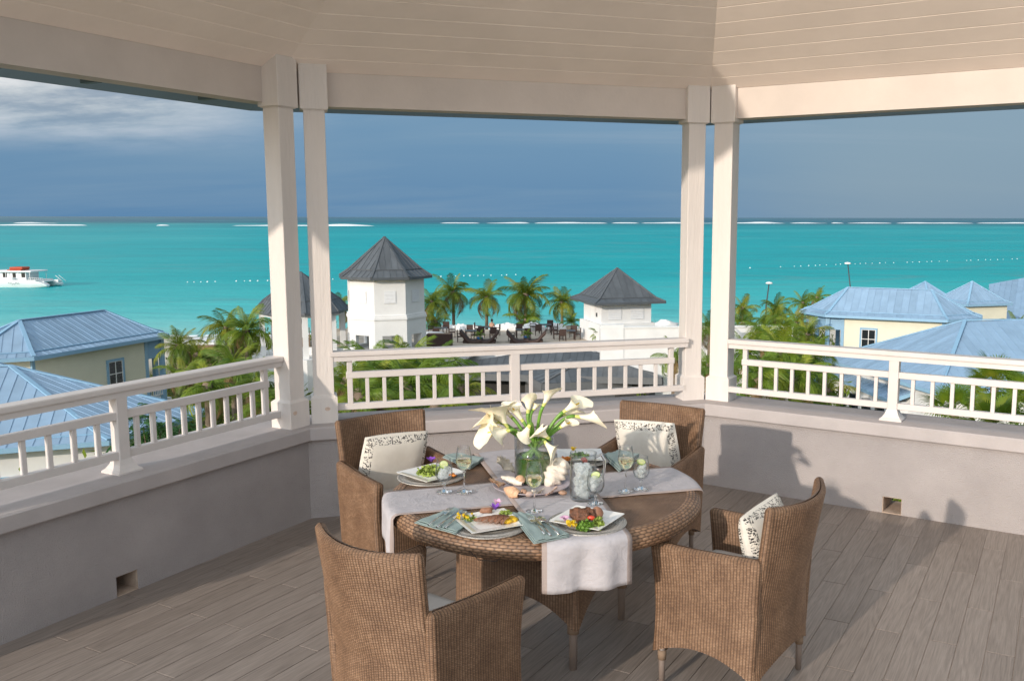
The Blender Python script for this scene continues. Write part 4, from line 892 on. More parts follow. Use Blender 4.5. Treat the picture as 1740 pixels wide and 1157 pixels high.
# ================================================================ VEGETATION
def frond_mesh(name, droop, m, seed, nl=34, lw=0.0145, ll=0.32, hang=0.35):
    r = random.Random(seed); b = MB(); K = 14; pts = []; p = V(0, 0, 0); a = 0.30
    for i in range(K+1):
        pts.append(p.copy()); p = p+V(math.cos(a), 0, math.sin(a))*(1.0/K); a -= droop/K*(0.5+1.2*i/K)
    b.tube(pts, [0.016*(1-0.85*i/K) for i in range(K+1)], 5, caps=False)
    vs = []; fs = []
    for i in range(nl):
        s = 0.10+0.90*i/(nl-1); q = s*K; k = min(int(q), K-1); c = pts[k].lerp(pts[k+1], q-k); t = (pts[k+1]-pts[k]).normalized()
        L = ll*(math.sin(PI*min(1, 0.12+0.86*s))**0.55)*r.uniform(0.85, 1.1)*(1.0 if s < 0.8 else 1-(s-0.8)*2.2)
        for sd in (-1, 1):
            d = (V(0, sd, 0)*(1.0-0.35*s)+t*(0.55+0.5*s)+V(0, 0, r.uniform(-0.1, 0.18))).normalized(); g = hang*r.uniform(0.7, 1.4)
            p0 = c; p1 = c+d*L*0.5+V(0, 0, -g*L*0.22); p2 = c+d*L*0.95+V(0, 0, -g*L*0.95)
            w = t*lw; n = len(vs); vs += [p0-w*0.5, p0+w*0.5, p1+w*0.9+V(0, 0, -0.004), p1-w*0.9, p2]
            fs += [(n, n+1, n+2, n+3), (n+3, n+2, n+4)]
    b.raw([q[:] for q in vs], fs, 0, False); return b.mesh(name, m)
FR = {k: [frond_mesh('frond', d, M[mt], s, hang=h) for d, s, h in ((1.3, 1, .6), (1.8, 2, .8), (2.3, 3, 1.0), (0.8, 4, .45), (2.7, 5, 1.1))] for k, mt in (('c', 'palm'), ('g', 'palmg'), ('d', 'dead'))}
def palm(label, x, y, Y, L, n=17, kind='c', seed=0, group='coconut palms below the pavilion', zg=-11.8, lean=0.0, trunk_r=0.13, up=0.0, name='palm_tree'):
    r = random.Random(seed*7+3); c = pd(x, y, Y)
    if zg > c.z-0.4: zg = c.z-0.6
    o = thing(name, label, 'palm tree', (c.x, c.y, zg), 0, group); h = c.z-zg
    b = MB(); K = 7; lx, ly = lean, r.uniform(-0.4, 0.4)
    b.tube([(-lx*h*0.25*(1-(i/K))**1.6, ly*(1-i/K)**2, h*i/K) for i in range(K+1)], [trunk_r*(1.35-0.45*i/K)+(0.05 if i == 0 else 0) for i in range(K+1)], 9)
    b.blob((0, 0, h), (trunk_r*1.6, trunk_r*1.6, trunk_r*2.4), seed, 0.2); b.build('trunk', M['trunk'], o)
    for i in range(n):
        s = (i+0.5)/n; az = i*2.39996+r.uniform(-0.3, 0.3); pit = R_(68-112*s+r.uniform(-8, 8))+up; k = (3 if s < 0.25 else 0 if s < 0.5 else 1 if s < 0.75 else 2)
        if r.random() < 0.2: k = 4
        sc = L*r.uniform(0.82, 1.1)*(0.8 if s < 0.12 else 1)
        inst('frond', FR['d' if (s > 0.86 and r.random() < 0.7) else kind][k], o, (0, 0, h+0.05), (r.uniform(-0.45, 0.45), -pit, az), sc)
    return o
TERR = 'coconut palms along the beach side of the terrace'; zt_ = -11.9
palm('coconut palm touching the right side of the white tower', 734, 516, 82, 2.3, 18, seed=1, group=TERR, trunk_r=0.14)
palm('slim straight-trunked coconut palm, second right of the white tower', 770, 499, 85, 2.4, 19, seed=2, group=TERR, trunk_r=0.14)
palm('coconut palm above the seated person, third right of the white tower', 827, 507, 85, 2.3, 18, seed=3, group=TERR, lean=0.1, trunk_r=0.14)
palm('biggest, fullest coconut palm on the terrace, right of centre', 893, 503, 84, 3.0, 23, seed=4, group=TERR, trunk_r=0.17)
palm('low bushy palm around the trunk of the biggest terrace palm', 893, 546, 83.5, 2.1, 14, 'g', seed=5, group=TERR, up=-0.1)
palm('yellowing coconut palm left of the square white pavilion', 955, 515, 85, 2.3, 18, seed=6, group=TERR, trunk_r=0.14)
palm('low yellow palm right beside the white tower, under the tallest fronds', 740, 548, 80, 1.9, 13, seed=7, group=TERR)
palm('palm glimpsed between the gazebo and the white tower', 578, 523, 78, 2.0, 14, seed=8)
palm('largest palm left of the columns, beside the gazebo', 418, 563, 56, 2.2, 22, 'g', seed=9)
palm('palm behind and left of the largest left palm', 384, 560, 66, 2.1, 18, seed=10)
palm('yellowish palm right against the far left blue house', 303, 592, 50, 1.6, 18, seed=11)
palm('palm between the far left house and the beach hut', 334, 606, 54, 1.7, 16, seed=12)
palm('low drooping palm under the largest left palm', 395, 625, 44, 1.8, 16, 'g', seed=13)
palm('low palm just left of the leftmost column, behind the railing', 435, 655, 38, 1.7, 17, 'g', seed=14)
palm('dark low palm behind the balusters left of the leftmost column', 352, 660, 36, 1.6, 15, 'g', seed=15)
palm('palm with yellow lower leaves close to the far left house wall', 312, 640, 45, 1.5, 14, seed=41)
palm('lowest palm behind the left railing end, close to the leftmost column', 455, 690, 27, 1.3, 14, 'g', seed=42)
MID = 'tall green palms close behind the middle railing'
palm('tallest-fronded palm before the white tower foot, behind the middle railing', 660, 641, 31, 1.8, 22, 'g', seed=51, group=MID, up=-.1)
palm('palm overlapping the left end of the grey roof, behind the middle railing', 728, 642, 30, 1.75, 22, 'g', seed=52, group=MID, up=-.1)
palm('yellowish palm in the gap between the second column and the middle railing', 590, 655, 27, 1.2, 18, 'c', seed=53, group=MID)
palm('yellow-fringed palm in front of the dark bar building doorway', 785, 668, 28, 1.15, 18, 'c', seed=54, group=MID, up=-.2)
palm('dense low palm at the middle of the left half of the middle railing', 690, 665, 26, 1.5, 20, 'g', seed=55, group=MID, up=-.2)
palm('low palm at the left end of the middle railing near the second column', 610, 680, 23, 1.15, 17, 'g', seed=56, group=MID, up=-.15)
palm('green palm close behind the middle railing, nearest the second column', 628, 642, 30, 1.7, 20, 'g', seed=16, group=MID)
palm('green palm close behind the middle railing, centre of its three', 692, 632, 32, 1.75, 22, 'g', seed=17, group=MID)
palm('green palm close behind the middle railing, nearest the dark bar building', 752, 648, 33, 1.55, 19, 'g', seed=18, group=MID)
palm('low palm under the middle railing, behind the chair with the left cushion', 650, 688, 24, 1.2, 16, 'g', seed=19, group=MID)
palm('low dark palm under the middle railing, right of the left cushion chair', 742, 700, 24, 1.0, 14, 'g', seed=20, group=MID)
palm('small palm before the white garden wall, left of the third column', 1146, 612, 45, 1.3, 12, 'g', seed=21)
RG = 'palms between the columns and the right house'
for i, (x, y, Y, L, n, k, lb) in enumerate([
    (1262, 526, 88, 1.9, 15, 'c', 'palm at the beach, top of the right grove, nearest the rightmost column'),
    (1318, 526, 86, 2.0, 17, 'c', 'yellow palm under the shorter lamp post'),
    (1364, 517, 92, 2.0, 14, 'g', 'palm top left of the right house roof corner'),
    (1388, 508, 98, 2.0, 14, 'g', 'far palm top peeping over the right house roof corner'),
    (1262, 552, 66, 1.7, 15, 'g', 'bright green spiky palm beside the rightmost column'),
    (1316, 547, 70, 2.0, 17, 'c', 'palm in the second row of the right grove, under the shorter lamp post'),
    (1352, 552, 68, 1.9, 16, 'c', 'palm in front of the right house porch, upper one'),
    (1296, 570, 58, 1.9, 17, 'g', 'palm in the middle of the right grove, above the right railing'),
    (1372, 572, 60, 1.8, 16, 'c', 'palm in front of the right house porch, lower one'),
    (1334, 574, 56, 1.9, 17, 'g', 'full green palm in the middle of the right grove, left of the porch'),
    (1270, 606, 44, 1.9, 18, 'g', 'green palm behind the end of the right railing'),
    (1326, 604, 42, 2.0, 20, 'g', 'big drooping palm behind the right railing, left half'),
    (1378, 610, 44, 1.7, 17, 'g', 'drooping palm against the lower left corner of the blue roofs'),
    (1288, 648, 30, 1.5, 18, 'g', 'near drooping palm behind the first right balusters'),
    (1350, 650, 32, 1.6, 20, 'g', 'near drooping palm behind the middle right balusters'),
    (1405, 668, 34, 1.3, 15, 'c', 'yellow-tipped palm below the low gabled blue roof'),
    (1206, 560, 58, 1.8, 15, 'g', 'palm seen in the gap between the two right columns, upper one'),
    (1204, 630, 36, 1.5, 16, 'g', 'palm seen in the gap between the two right columns, lower one'),
    (1728, 556, 60, 1.5, 13, 'c', 'yellow-green palm top against the farthest blue roof at the right edge')]):
    palm(lb, x, y, Y, L, n, k, seed=60+i, group=RG)
# fan palms
def fan_mesh(seed):
    b = MB(); r = random.Random(seed); vs = []; fs = []; n = 30
    b.tube([(0, 0, 0), (0.3, 0, 0.06), (0.6, 0, 0.02)], [0.014, 0.012, 0.01], 5)
    for i in range(n):
        a = R_(-125+250*i/(n-1)); L = 0.62*(0.75+0.25*math.cos(a*0.6))*r.uniform(0.92, 1.06); d = V(math.cos(a), math.sin(a), 0.15*math.cos(a)-0.1); sidew = V(-math.sin(a), math.cos(a), 0)
        c = V(0.6, 0, 0.02); dr = r.uniform(0.2, 0.6)
        p1 = c+d*L*0.55; p2 = c+d*L*0.85+V(0, 0, -0.06*dr*2); p3 = c+d*L+V(0, 0, -0.30*dr)
        k = len(vs); w1, w2 = 0.034, 0.02
        vs += [c-sidew*0.006, c+sidew*0.006, p1+sidew*w1*0.6, p1-sidew*w1*0.6, p2+sidew*w2*0.5, p2-sidew*w2*0.5, p3]
        fs += [(k, k+1, k+2, k+3), (k+3, k+2, k+4, k+5), (k+5, k+4, k+6)]
    b.raw([q[:] for q in vs], fs); return b.mesh('fan_leaf', M['palmg'])
FAN = [fan_mesh(s) for s in range(3)]
def fan_palm(label, x, y, Y, L, n, seed):
    r = random.Random(seed); c = pd(x, y, Y); zg = -11.8; o = thing('fan_palm', label, 'palm tree', (c.x, c.y, zg), 0, 'fan palms in front of the right blue roofs'); h = c.z-zg
    b = MB(); b.tube([(0, 0, h*i/6) for i in range(7)], [0.17-0.008*i for i in range(7)], 9); b.build('trunk', M['trunk'], o)
    for i in range(n):
        s = (i+0.5)/n; inst('fan_leaf', FAN[i % 3], o, (0, 0, h), (r.uniform(-.5, .5), -R_(75-110*s+r.uniform(-10, 10)), i*2.4+r.uniform(-.3, .3)), L*r.uniform(0.85, 1.1))
fan_palm('fan palm whose crown sticks up above the right railing near the right edge', 1690, 655, 27, 0.95, 24, 1)
fan_palm('low fan palm behind the balusters right of the right railing post', 1622, 702, 25, 0.85, 20, 2)
fan_palm('fan palm cut by the right edge of the photo, behind the balusters', 1752, 690, 23, 0.9, 22, 3)
fan_palm('lowest fan palm at the foot of the right railing, near the right edge', 1690, 722, 21, 0.8, 18, 4)

# broad-leaved tree behind the left railing
tp = pd(262, 745, 24); bt = thing('broadleaf_tree', 'dark green broad-leaved tree top just behind the left railing', 'tree', (tp.x, tp.y, -11.8)); th_ = tp.z+11.8
b = MB(); b.tube([(0, 0, 0), (0.1, 0.1, th_*0.5), (0, 0, th_-0.6)], [0.2, 0.15, 0.09], 9); b.build('trunk', M['wood'], bt)
r = random.Random(5)
LF = []
for k in range(4):
    b = MB(); vs = []; fs = []
    for j in range(11):                       # one spray: pinnate leaflets hanging from a stalk
        s = j/10; c = V(s*0.42, 0, 0.05*math.sin(s*3)-0.16*s*s)
        for sd in (-1, 1):
            d = (V(0.45, sd, -0.35+r.uniform(-.2, .2))).normalized(); w = V(1, 0, 0.2)*0.026; L = 0.15*(1-0.4*abs(s-0.45))
            n = len(vs); vs += [c, c+d*L*0.5+w, c+d*L, c+d*L*0.5-w]; fs.append((n, n+1, n+2, n+3))
    b.raw([q[:] for q in vs], fs); b.tube([(s*0.42, 0, 0.05*math.sin(s*3)-0.16*s*s) for s in (0, .5, 1)], 0.005, 4); LF.append(b.mesh('leaf_spray', M['leaf']))
tips = []
for (x, y, dY, rr) in ((229, 700, 0, .30), (243, 722, -.3, .42), (272, 730, .2, .46), (306, 722, 0, .42), (322, 740, .4, .4), (225, 750, -.2, .45), (262, 762, -.4, .5), (300, 765, .2, .5), (335, 765, .4, .4), (215, 785, 0, .5), (250, 800, 0, .55), (360, 752, .6, .35)):
    c = pd(x, y, 24+dY)-V(tp.x, tp.y, -11.8); tips.append((c, rr))
b = MB()
for c, rr in tips: b.tube([(0, 0, th_-1.2), (c.x*0.5, c.y*0.5, th_-0.9), (c.x, c.y, c.z-0.1)], [0.05, 0.035, 0.015], 6)
b.build('limb', M['wood'], bt)
for c, rr in tips:
    for k in range(22):
        d = V(r.gauss(0, 1), r.gauss(0, 1), r.gauss(0, 0.8)).normalized()*rr*r.uniform(0.25, 0.95); az = math.atan2(d.y, d.x)+r.uniform(-.8, .8)
        inst('leaf_spray', LF[k % 4], bt, c+d*0.8, (r.uniform(-.3, .3), r.uniform(-.2, .6), az), r.uniform(0.8, 1.15))
# undergrowth
def scrub(name, label, regions, seed, size, m):
    r = np.random.default_rng(seed); vs = []; nq = 0
    for (x0, x1, y0, y1, n, h0, h1) in regions:
        cx_ = r.uniform(x0, x1, n); cy_ = r.uniform(y0, y1, n); hh = r.uniform(h0, h1, n); rad = r.uniform(0.6, 1.5, n)
        for c, d, h, q in zip(cx_, cy_, hh, rad):
            k = 46; u = r.normal(size=(k, 3)); u /= np.linalg.norm(u, axis=1)[:, None]; u[:, 2] = np.abs(u[:, 2])
            P = np.array([c, d, -11.8])+u*np.array([q, q, h])*r.uniform(0.55, 1.0, (k, 1))
            a = r.normal(size=(k, 3)); a /= np.linalg.norm(a, axis=1)[:, None]; t2 = np.cross(a, u+0.01); t2 /= np.linalg.norm(t2, axis=1)[:, None]
            s = size*r.uniform(0.6, 1.3, (k, 1)); vs.append(np.stack([P-a*s, P+t2*s*0.35, P+a*s, P-t2*s*0.35], 1).reshape(-1, 3)); nq += k
    b = MB(); v = np.concatenate(vs); b.raw(v, np.arange(len(v)).reshape(-1, 4)); setp(b.build(name, m), label, 'shrubs', None, 'stuff')
scrub('undergrowth', 'mixed green undergrowth between the houses and palms', [(-34, -14, 24, 98, 520, 1.0, 3.2), (-16, -3, 22, 52, 300, 1.0, 3.0), (3, 40, 26, 100, 800, 1.0, 3.4), (-14, 4, 34, 50, 120, 0.8, 2.0)], 3, 0.28, M['scrub'])
scrub('taller_scrub', 'tall dense scrub in the shade of the palms', [(-26, -12, 26, 44, 120, 4.0, 6.0), (-7, -3.5, 24, 34, 70, 4.5, 6.5), (6, 14, 26, 52, 130, 3.5, 6.2), (9, 20, 18, 30, 120, 4.5, 7.2)], 4, 0.25, M['palmg'])

# ================================================================ SEA OBJECTS
bo_ = px(60, 487, SEA); bw = thing('catamaran', 'white party catamaran with a red sun canopy, cut by the left edge', 'boat', (bo_.x, bo_.y, SEA), R_(-3)); bw.scale = (.86, .86, .86)
U_ = 194.0/F_PX*1.0
def hull(y0):
    P = []
    for x, w, zb, zt in ((-22, .05, 1.5, 2.1), (-20, .5, .3, 2.0), (-15, .95, -.3, 1.9), (-5, 1.05, -.4, 1.75), (1.0, 1.0, -.3, 1.55), (3.2, .9, -.1, 1.4), (4.4, .8, .0, .95), (5.0, .7, .1, .6)):
        P.append([(x, y0-w, zt), (x, y0-w*0.9, zb+0.3), (x, y0, zb), (x, y0+w*0.9, zb+0.3), (x, y0+w, zt)])
    b = MB(); b.grid(np.array(P)); b.grid(np.array([[p[0], p[4]] for p in P]), flip=True); e = P[-1]; b.raw(e, [(0, 1, 2, 3, 4)]); return b
for y0 in (-2.6, 2.6): hull(y0).build('hull', M['boatw'], bw)
b = MB(); b.box((-18, -3.4, 1.35), (2.4, 3.4, 1.75)); b.box((-18, -3.5, 1.75), (-3.2, 3.5, 2.35)); b.build('deck', M['boatw'], bw)
b = MB(); b.box((-9, -2.4, 1.75), (-0.5, 2.4, 3.5)); b.build('cabin', M['vent'], bw)
b = MB(); 
for x0, x1 in ((-8.5, -7.0), (-6.2, -5.2), (-3.8, -3.0), (-1.6, -0.7)): b.box((x0, -2.43, 2.35), (x1, -2.40, 3.4))
b.build('cabin_window', M['inside'], bw)
b = MB(); b.box((-9.8, -3.3, 3.62), (1.4, 3.3, 3.95), bev=0.12); b.build('hardtop', M['boatw'], bw)
b = MB()
for x in (-8, -5, -2, 0.9):
    for y in (-3.1, 3.1): b.tube([(x, y, 1.7), (x, y, 3.65)], 0.06, 6)
b.build('hardtop_post', M['boatw'], bw)
b = MB(); b.box((-5.2, -1.5, 4.2), (-1.9, 1.5, 4.75), bev=0.15); b.box((-5.6, -1.6, 3.96), (-2.2, 1.6, 4.15)); b.build('red_canopy', M['boatr'], bw)
b = MB()
for i in range(8): b.tube([(0.6+i*0.5, -3.2, 1.5), (0.6+i*0.5, -3.2, 2.35)], 0.03, 5)
b.tube([(0.6, -3.2, 2.35), (4.1, -3.2, 2.3)], 0.035, 5); b.tube([(0.6, -3.2, 1.95), (4.1, -3.2, 1.95)], 0.025, 5); b.tube([(4.2, 2.9, 2.6), (6.0, 2.9, 1.2)], 0.05, 6); b.tube([(4.0, 1.9, 2.6), (5.8, 1.9, 1.1)], 0.05, 6); b.build('guard_rail', M['boatw'], bw)
b = MB(); b.box((2.4, -2.0, 1.2), (3.6, 2.0, 1.45)); b.box((3.6, 1.9, 0.9), (4.6, 3.3, 1.6), bev=0.1); b.build('stern_seat', M['boatw'], bw)
b = MB(); b.tube([(-8.9, 0, 3.9), (-8.9, 0, 7.2)], [0.05, 0.03], 6); b.build('mast', M['boatw'], bw)
b = MB(); b.tube([(-4.2+i*0.16, -3.66, 0.95+0.22*math.sin(i*1.7)+0.12*math.sin(i*0.6)) for i in range(18)], 0.035, 4); b.build('script_marking', M['gtrim'], bw)
bm_ = MB().blob((0, 0, 0.02), 0.17, 0, 0.0, nu=8, nv=6).mesh('buoy', M['buoy']); r = random.Random(2)
def buoys(pts, label, grp, step):
    k = 0
    for (xa, ya), (xb, yb) in zip(pts[:-1], pts[1:]):
        n = int((xb-xa)/step)
        for i in range(n):
            if r.random() < 0.12: continue
            x = xa+(xb-xa)*(i+r.uniform(-.25, .25))/n; p = px(x, ya+(yb-ya)*i/n+r.uniform(-.25, .25), SEA); o = inst('buoy', bm_, None, p, sc=r.uniform(0.8, 1.25)); setp(o, label, 'buoy', grp)
buoys([(316, 480), (440, 477.5), (590, 474.5), (735, 470.5), (888, 467)], 'small white float in the swim-line left of the third column', 'floats of the left swim-line', 12)
buoys([(1329, 454), (1440, 449), (1540, 446), (1640, 443), (1740, 440)], 'small white float in the swim-line at the right', 'floats of the right swim-line', 11)
setp(inst('buoy', bm_, None, px(1274.5, 455.7, SEA), sc=1.3), 'single white float just right of the rightmost column', 'buoy')
for lb, hx, hy, bx, by, Y in (('shorter lamp post with a flat white head, leaning over the right grove', 1307, 480.5, 1302, 512, 100), ('taller lamp post with a flat white head, rising behind the right house ridge', 1440.5, 447, 1446.5, 495, 108)):
    h = pd(hx, hy, Y); q = pd(bx, by, Y); o = thing('lamp_post', lb, 'lamp post', (q.x, q.y, -12.2), 0, 'lamp posts at the beach'); d = (h-q)/(h.z-q.z)
    top = V(d.x*(h.z-q.z), 0, h.z+12.2); MB().tube([(-d.x*3*0, 0, 0), (0, 0, q.z+12.2-0.5), top], [0.09, 0.08, 0.06], 8).build('pole', M['pole'], o)
    b = MB(); b.lathe([(0, 0.10), (0.28, 0.06), (0.42, -0.06), (0.30, -0.12), (0, -0.14)], 14, c=top); b.build('lamp_head', M['buoy'], o)

# ================================================================ TERRACE FURNITURE
def mini_chair():
    o = thing('terrace_chair', 'x', 'chair', (0, 0, 0), 0, 'dark rattan chairs on the beach terrace')
    b = MB(); b.box((-.27, -.25, .40), (.27, .27, .46), bev=.01); b.build('seat', M['chairdk'], o)
    b = MB(); b.box((-.27, -.29, .46), (.27, -.24, .95), bev=.01); b.build('backrest', M['chairdk'], o)
    lg = MB().box((-.022, -.022, 0), (.022, .022, .65)).mesh('leg', M['chairdk']); lb = MB().box((-.022, -.022, 0), (.022, .022, .42)).mesh('leg', M['chairdk'])
    for x in (-.25, .25): inst('leg', lg, o, (x, .25, 0)); inst('leg', lb, o, (x, -.24, 0))
    am = MB().box((-.025, -.27, .63), (.025, .28, .665)).mesh('armrest', M['chairdk'])
    for x in (-.25, .25): inst('armrest', am, o, (x, 0, 0))
    return o
MC = mini_chair(); mcu = [False]
def chair_at(x, y, face, label):
    o = MC if not mcu[0] else copy_tree(MC); mcu[0] = True; p = px(x, y, tz); o.location = (p.x, p.y, tz+0.002); o.rotation_euler = (0, 0, face); o['label'] = label
def mini_table():
    o = thing('terrace_table', 'x', 'table', (0, 0, 0), 0, 'dark square tables on the beach terrace'); b = MB(); b.box((-.55, -.45, .70), (.55, .45, .745), bev=.008); b.build('table_top', M['tabledk'], o)
    lg = MB().box((-.03, -.03, 0), (.03, .03, .70)).mesh('leg', M['chairdk'])
    for x in (-.48, .48):
        for y in (-.38, .38): inst('leg', lg, o, (x, y, 0))
    return o
MT = mini_table(); mtu = [False]
def table_at(x, y, label):
    o = MT if not mtu[0] else copy_tree(MT); mtu[0] = True; p = px(x, y, tz); o.location = (p.x, p.y, tz+0.002); o.rotation_euler = (0, 0, R_(8)); o['label'] = label
SETS = [((749, 572), 'beside the white tower', ((733, 568, -1.4), (741, 577, 0.2), (758, 566, 3.2), (768, 573, 1.7))),
        ((826, 570), 'where the person sits', ((812, 567, -1.6), (818, 574, .1), (838, 575, .2), (844, 570, 1.5))),
        ((802, 577), 'left of the first blue pot', ((783, 581, -1.5), (797, 572, 3.0), (808, 578, 1.2))),
        ((888, 575), 'behind the second blue plant pot', ((869, 579, -1.5), (882, 570, 3.1), (896, 577, .2))),
        ((926, 566), 'under the yellowing palm', ((906, 563, -1.5), (915, 570, .1), (934, 563, 3.0), (942, 569, 1.5))),
        ((966, 577), 'nearest the square white pavilion', ((946, 576, -1.4), (956, 579, .1), (974, 573, 2.9), (981, 577, 1.5)))]
WH = ('left', 'near', 'far', 'right')
for (tx, ty), w, ch in SETS:
    table_at(tx, ty, 'dark terrace table '+w)
    for j, (x, y, f) in enumerate(ch): chair_at(x, y, f, 'dark chair at the %s side of the terrace table %s' % ((WH if len(ch) == 4 else ('left', 'far', 'right') if ch[1][2] > 2 else ('left', 'near', 'right'))[j], w))
# curved lounge seats with blue pots between
def lounge(x, y, lb, flip):
    p = px(x, y, tz); o = thing('lounge_seat', lb, 'lounge seat', (p.x, p.y, tz), 0 if not flip else 0.0, 'dark curved lounge seats on the terrace'); s = -1 if flip else 1
    b = MB(); P = []
    for i in range(9):
        u = i/8; xx = s*(-.85+1.7*u); zz_ = .32+.12*math.cos(u*5)+(.55*max(0, .35-u)/.35); P.append([(xx, -.55, zz_), (xx, .55, zz_), (xx, .55, zz_-.3), (xx, -.55, zz_-.3)])
    b.grid(np.array(P), closev=True); b.raw([q for q in P[0]]+[q for q in P[-1]], [(0, 1, 2, 3), (7, 6, 5, 4)]); b.build('shell', M['chairdk'], o)
    b = MB(); b.box((-.6, -.5, 0), (.6, .5, .22)); b.build('base', M['chairdk'], o)
lounge(801, 582, 'dark curved lounge seat left of the first blue plant pot', False); lounge(829, 582, 'dark curved lounge seat right of the first blue plant pot', True)
lounge(880, 582, 'dark curved lounge seat left of the second blue plant pot', False); lounge(909, 582, 'dark curved lounge seat right of the second blue plant pot', True)
def pot(x, y, lb, m, r_, h, fr, L, grp, kind='g'):
    p = px(x, y, tz); o = thing('potted_palm', lb, 'potted plant', (p.x, p.y, tz), 0, grp); b = MB(); b.lathe([(0, .01), (r_*.7, .01), (r_*1.0, h*.9), (r_*1.05, h), (r_*.9, h), (r_*.85, h*.9), (0, h*.88)], 14); b.build('pot', m, o)
    b = MB(); b.tube([(0, 0, h*.85), (0, 0, h+.25*L+.05)], .03, 6); b.build('stem', M['trunk'], o); rr = random.Random(int(x))
    for i in range(fr): inst('frond', FR[kind][i % 4], o, (0, 0, h+.22*L), (0, -R_(75-95*i/fr), i*2.4), L*rr.uniform(.8, 1.1))
pot(815, 582, 'blue pot with a small plant, between the left pair of lounge seats', M['bluepot'], .24, .42, 12, .6, 'blue plant pots on the terrace')
pot(895, 580, 'blue pot with a small plant, between the right pair of lounge seats', M['bluepot'], .24, .42, 12, .6, 'blue plant pots on the terrace')
pot(971, 566, 'potted palm in a wide pale planter behind the last terrace table', M['terr'], .45, .6, 14, 1.2, 'potted palms by the pavilion')
pot(1019, 583, 'slim potted palm against the white wall of the square pavilion', M['wall_w'], .2, .4, 13, 1.0, 'potted palms by the pavilion')
p = px(733, 582, tz); o = thing('round_table', 'white oval table at the left end of the terrace beside the tower', 'table', (p.x, p.y, tz)); b = MB(); b.lathe([(0, .74), (1.0, .74), (1.02, .72), (1.0, .70), (0, .70)], 24); b.build('table_top', M['cloth_w'], o); b = MB(); b.lathe([(.3, 0), (.12, .05), (.10, .7)], 12); b.build('pedestal', M['chairdk'], o)
p = px(747, 588, tz); o = thing('planter', 'dark rattan planter box beside the white oval table', 'planter', (p.x, p.y, tz)); b = MB(); b.box((-.95, -.4, .02), (.95, .4, .95), bev=.02); b.build('box', M['chairdk'], o); b = MB(); b.box((-.85, -.3, .95), (.85, .3, .97)); b.build('lid', M['brown'], o)
# white rounded mounds along the beach edge
wr_ = random.Random(9)
BL = ['first white boulder right of the white tower, behind the oval table', 'white boulder under the slim straight-trunked palm, left one', 'white boulder under the slim straight-trunked palm, right one', 'white boulder between the slim palm and the seated person, left one', 'white boulder between the slim palm and the seated person, right one', 'white boulder just right of the seated person', 'taller white boulder two places right of the seated person', 'large white boulder left of the biggest terrace palm', 'small white boulder touching the biggest palm trunk on its left', 'white boulder touching the biggest palm trunk on its right', 'largest white boulder right of the biggest terrace palm', 'white boulder left of the yellowing palm trunk', 'white boulder under the yellowing palm trunk', 'last small white boulder before the pale planter', 'white boulder right of the square pavilion, left one', 'white boulder right of the square pavilion, next to the third column']
for i, (x, y, s) in enumerate([(762, 566, .7), (775, 567, .6), (783, 564, .8), (794, 566, .7), (806, 565, .7), (846, 562, .6), (853, 560, .8), (865, 559, .9), (876, 562, .7), (899, 558, .8), (910, 556, 1.0), (943, 556, .9), (952, 558, .8), (962, 561, .6), (1131, 552, 1.5), (1141, 554, .9)]):
    q = pd(x, y, tE-0.25 if x < 1000 else 90); o = MB().blob((0, 0, 0), (s*.62, s*.5, s*.5), i, .3, 2.6, 16, 11).build('white_boulder', M['wall_w'], None, (q.x, q.y, (tz+.10) if x < 1000 else q.z-.35), sc=(1.35, 1, 1)); setp(o, BL[i], 'boulder', 'white boulders between terrace and sea')
# seated person (seen from behind, bare-backed)
q = px(836, 570, tz); o = bpy.data.objects.new('person', bpy.data.meshes.new('person'))
J = [(0, 0, .48), (0, -.03, .72), (0, -.02, .98), (0, 0, 1.08), (0, .02, 1.24), (-.10, .02, .48), (-.13, .42, .50), (-.13, .45, .06), (.10, .02, .48), (.13, .42, .50), (.13, .45, .06), (-.19, -.01, .99), (-.24, .02, .74), (-.17, .25, .72), (.19, -.01, .99), (.24, .02, .74), (.17, .25, .72)]
Ee = [(0, 1), (1, 2), (2, 3), (3, 4), (0, 5), (5, 6), (6, 7), (0, 8), (8, 9), (9, 10), (2, 11), (11, 12), (12, 13), (2, 14), (14, 15), (15, 16)]
RR = [.15, .14, .14, .055, .10, .09, .075, .05, .09, .075, .05, .06, .045, .035, .06, .045, .035]
o.data.from_pydata(J, Ee, []); o.data.materials.append(M['skin']); COL.objects.link(o); o.location = (q.x, q.y, tz); o.rotation_euler = (0, 0, R_(-20))
sk = o.modifiers.new('Skin', 'SKIN'); lay = o.data.skin_vertices[0] if o.data.skin_vertices else None
if lay:
    for i, v in enumerate(lay.data): v.radius = (RR[i], RR[i]); v.use_root = (i == 0)
ss = o.modifiers.new('Subdivision', 'SUBSURF'); ss.levels = 1; ss.render_levels = 1
setp(o, 'bare-shouldered person with dark hair sitting on the terrace', 'person'); MB().blob((0, .0, 1.27), (.105, .115, .12), 1, .05).build('hair', M['hair'], o)

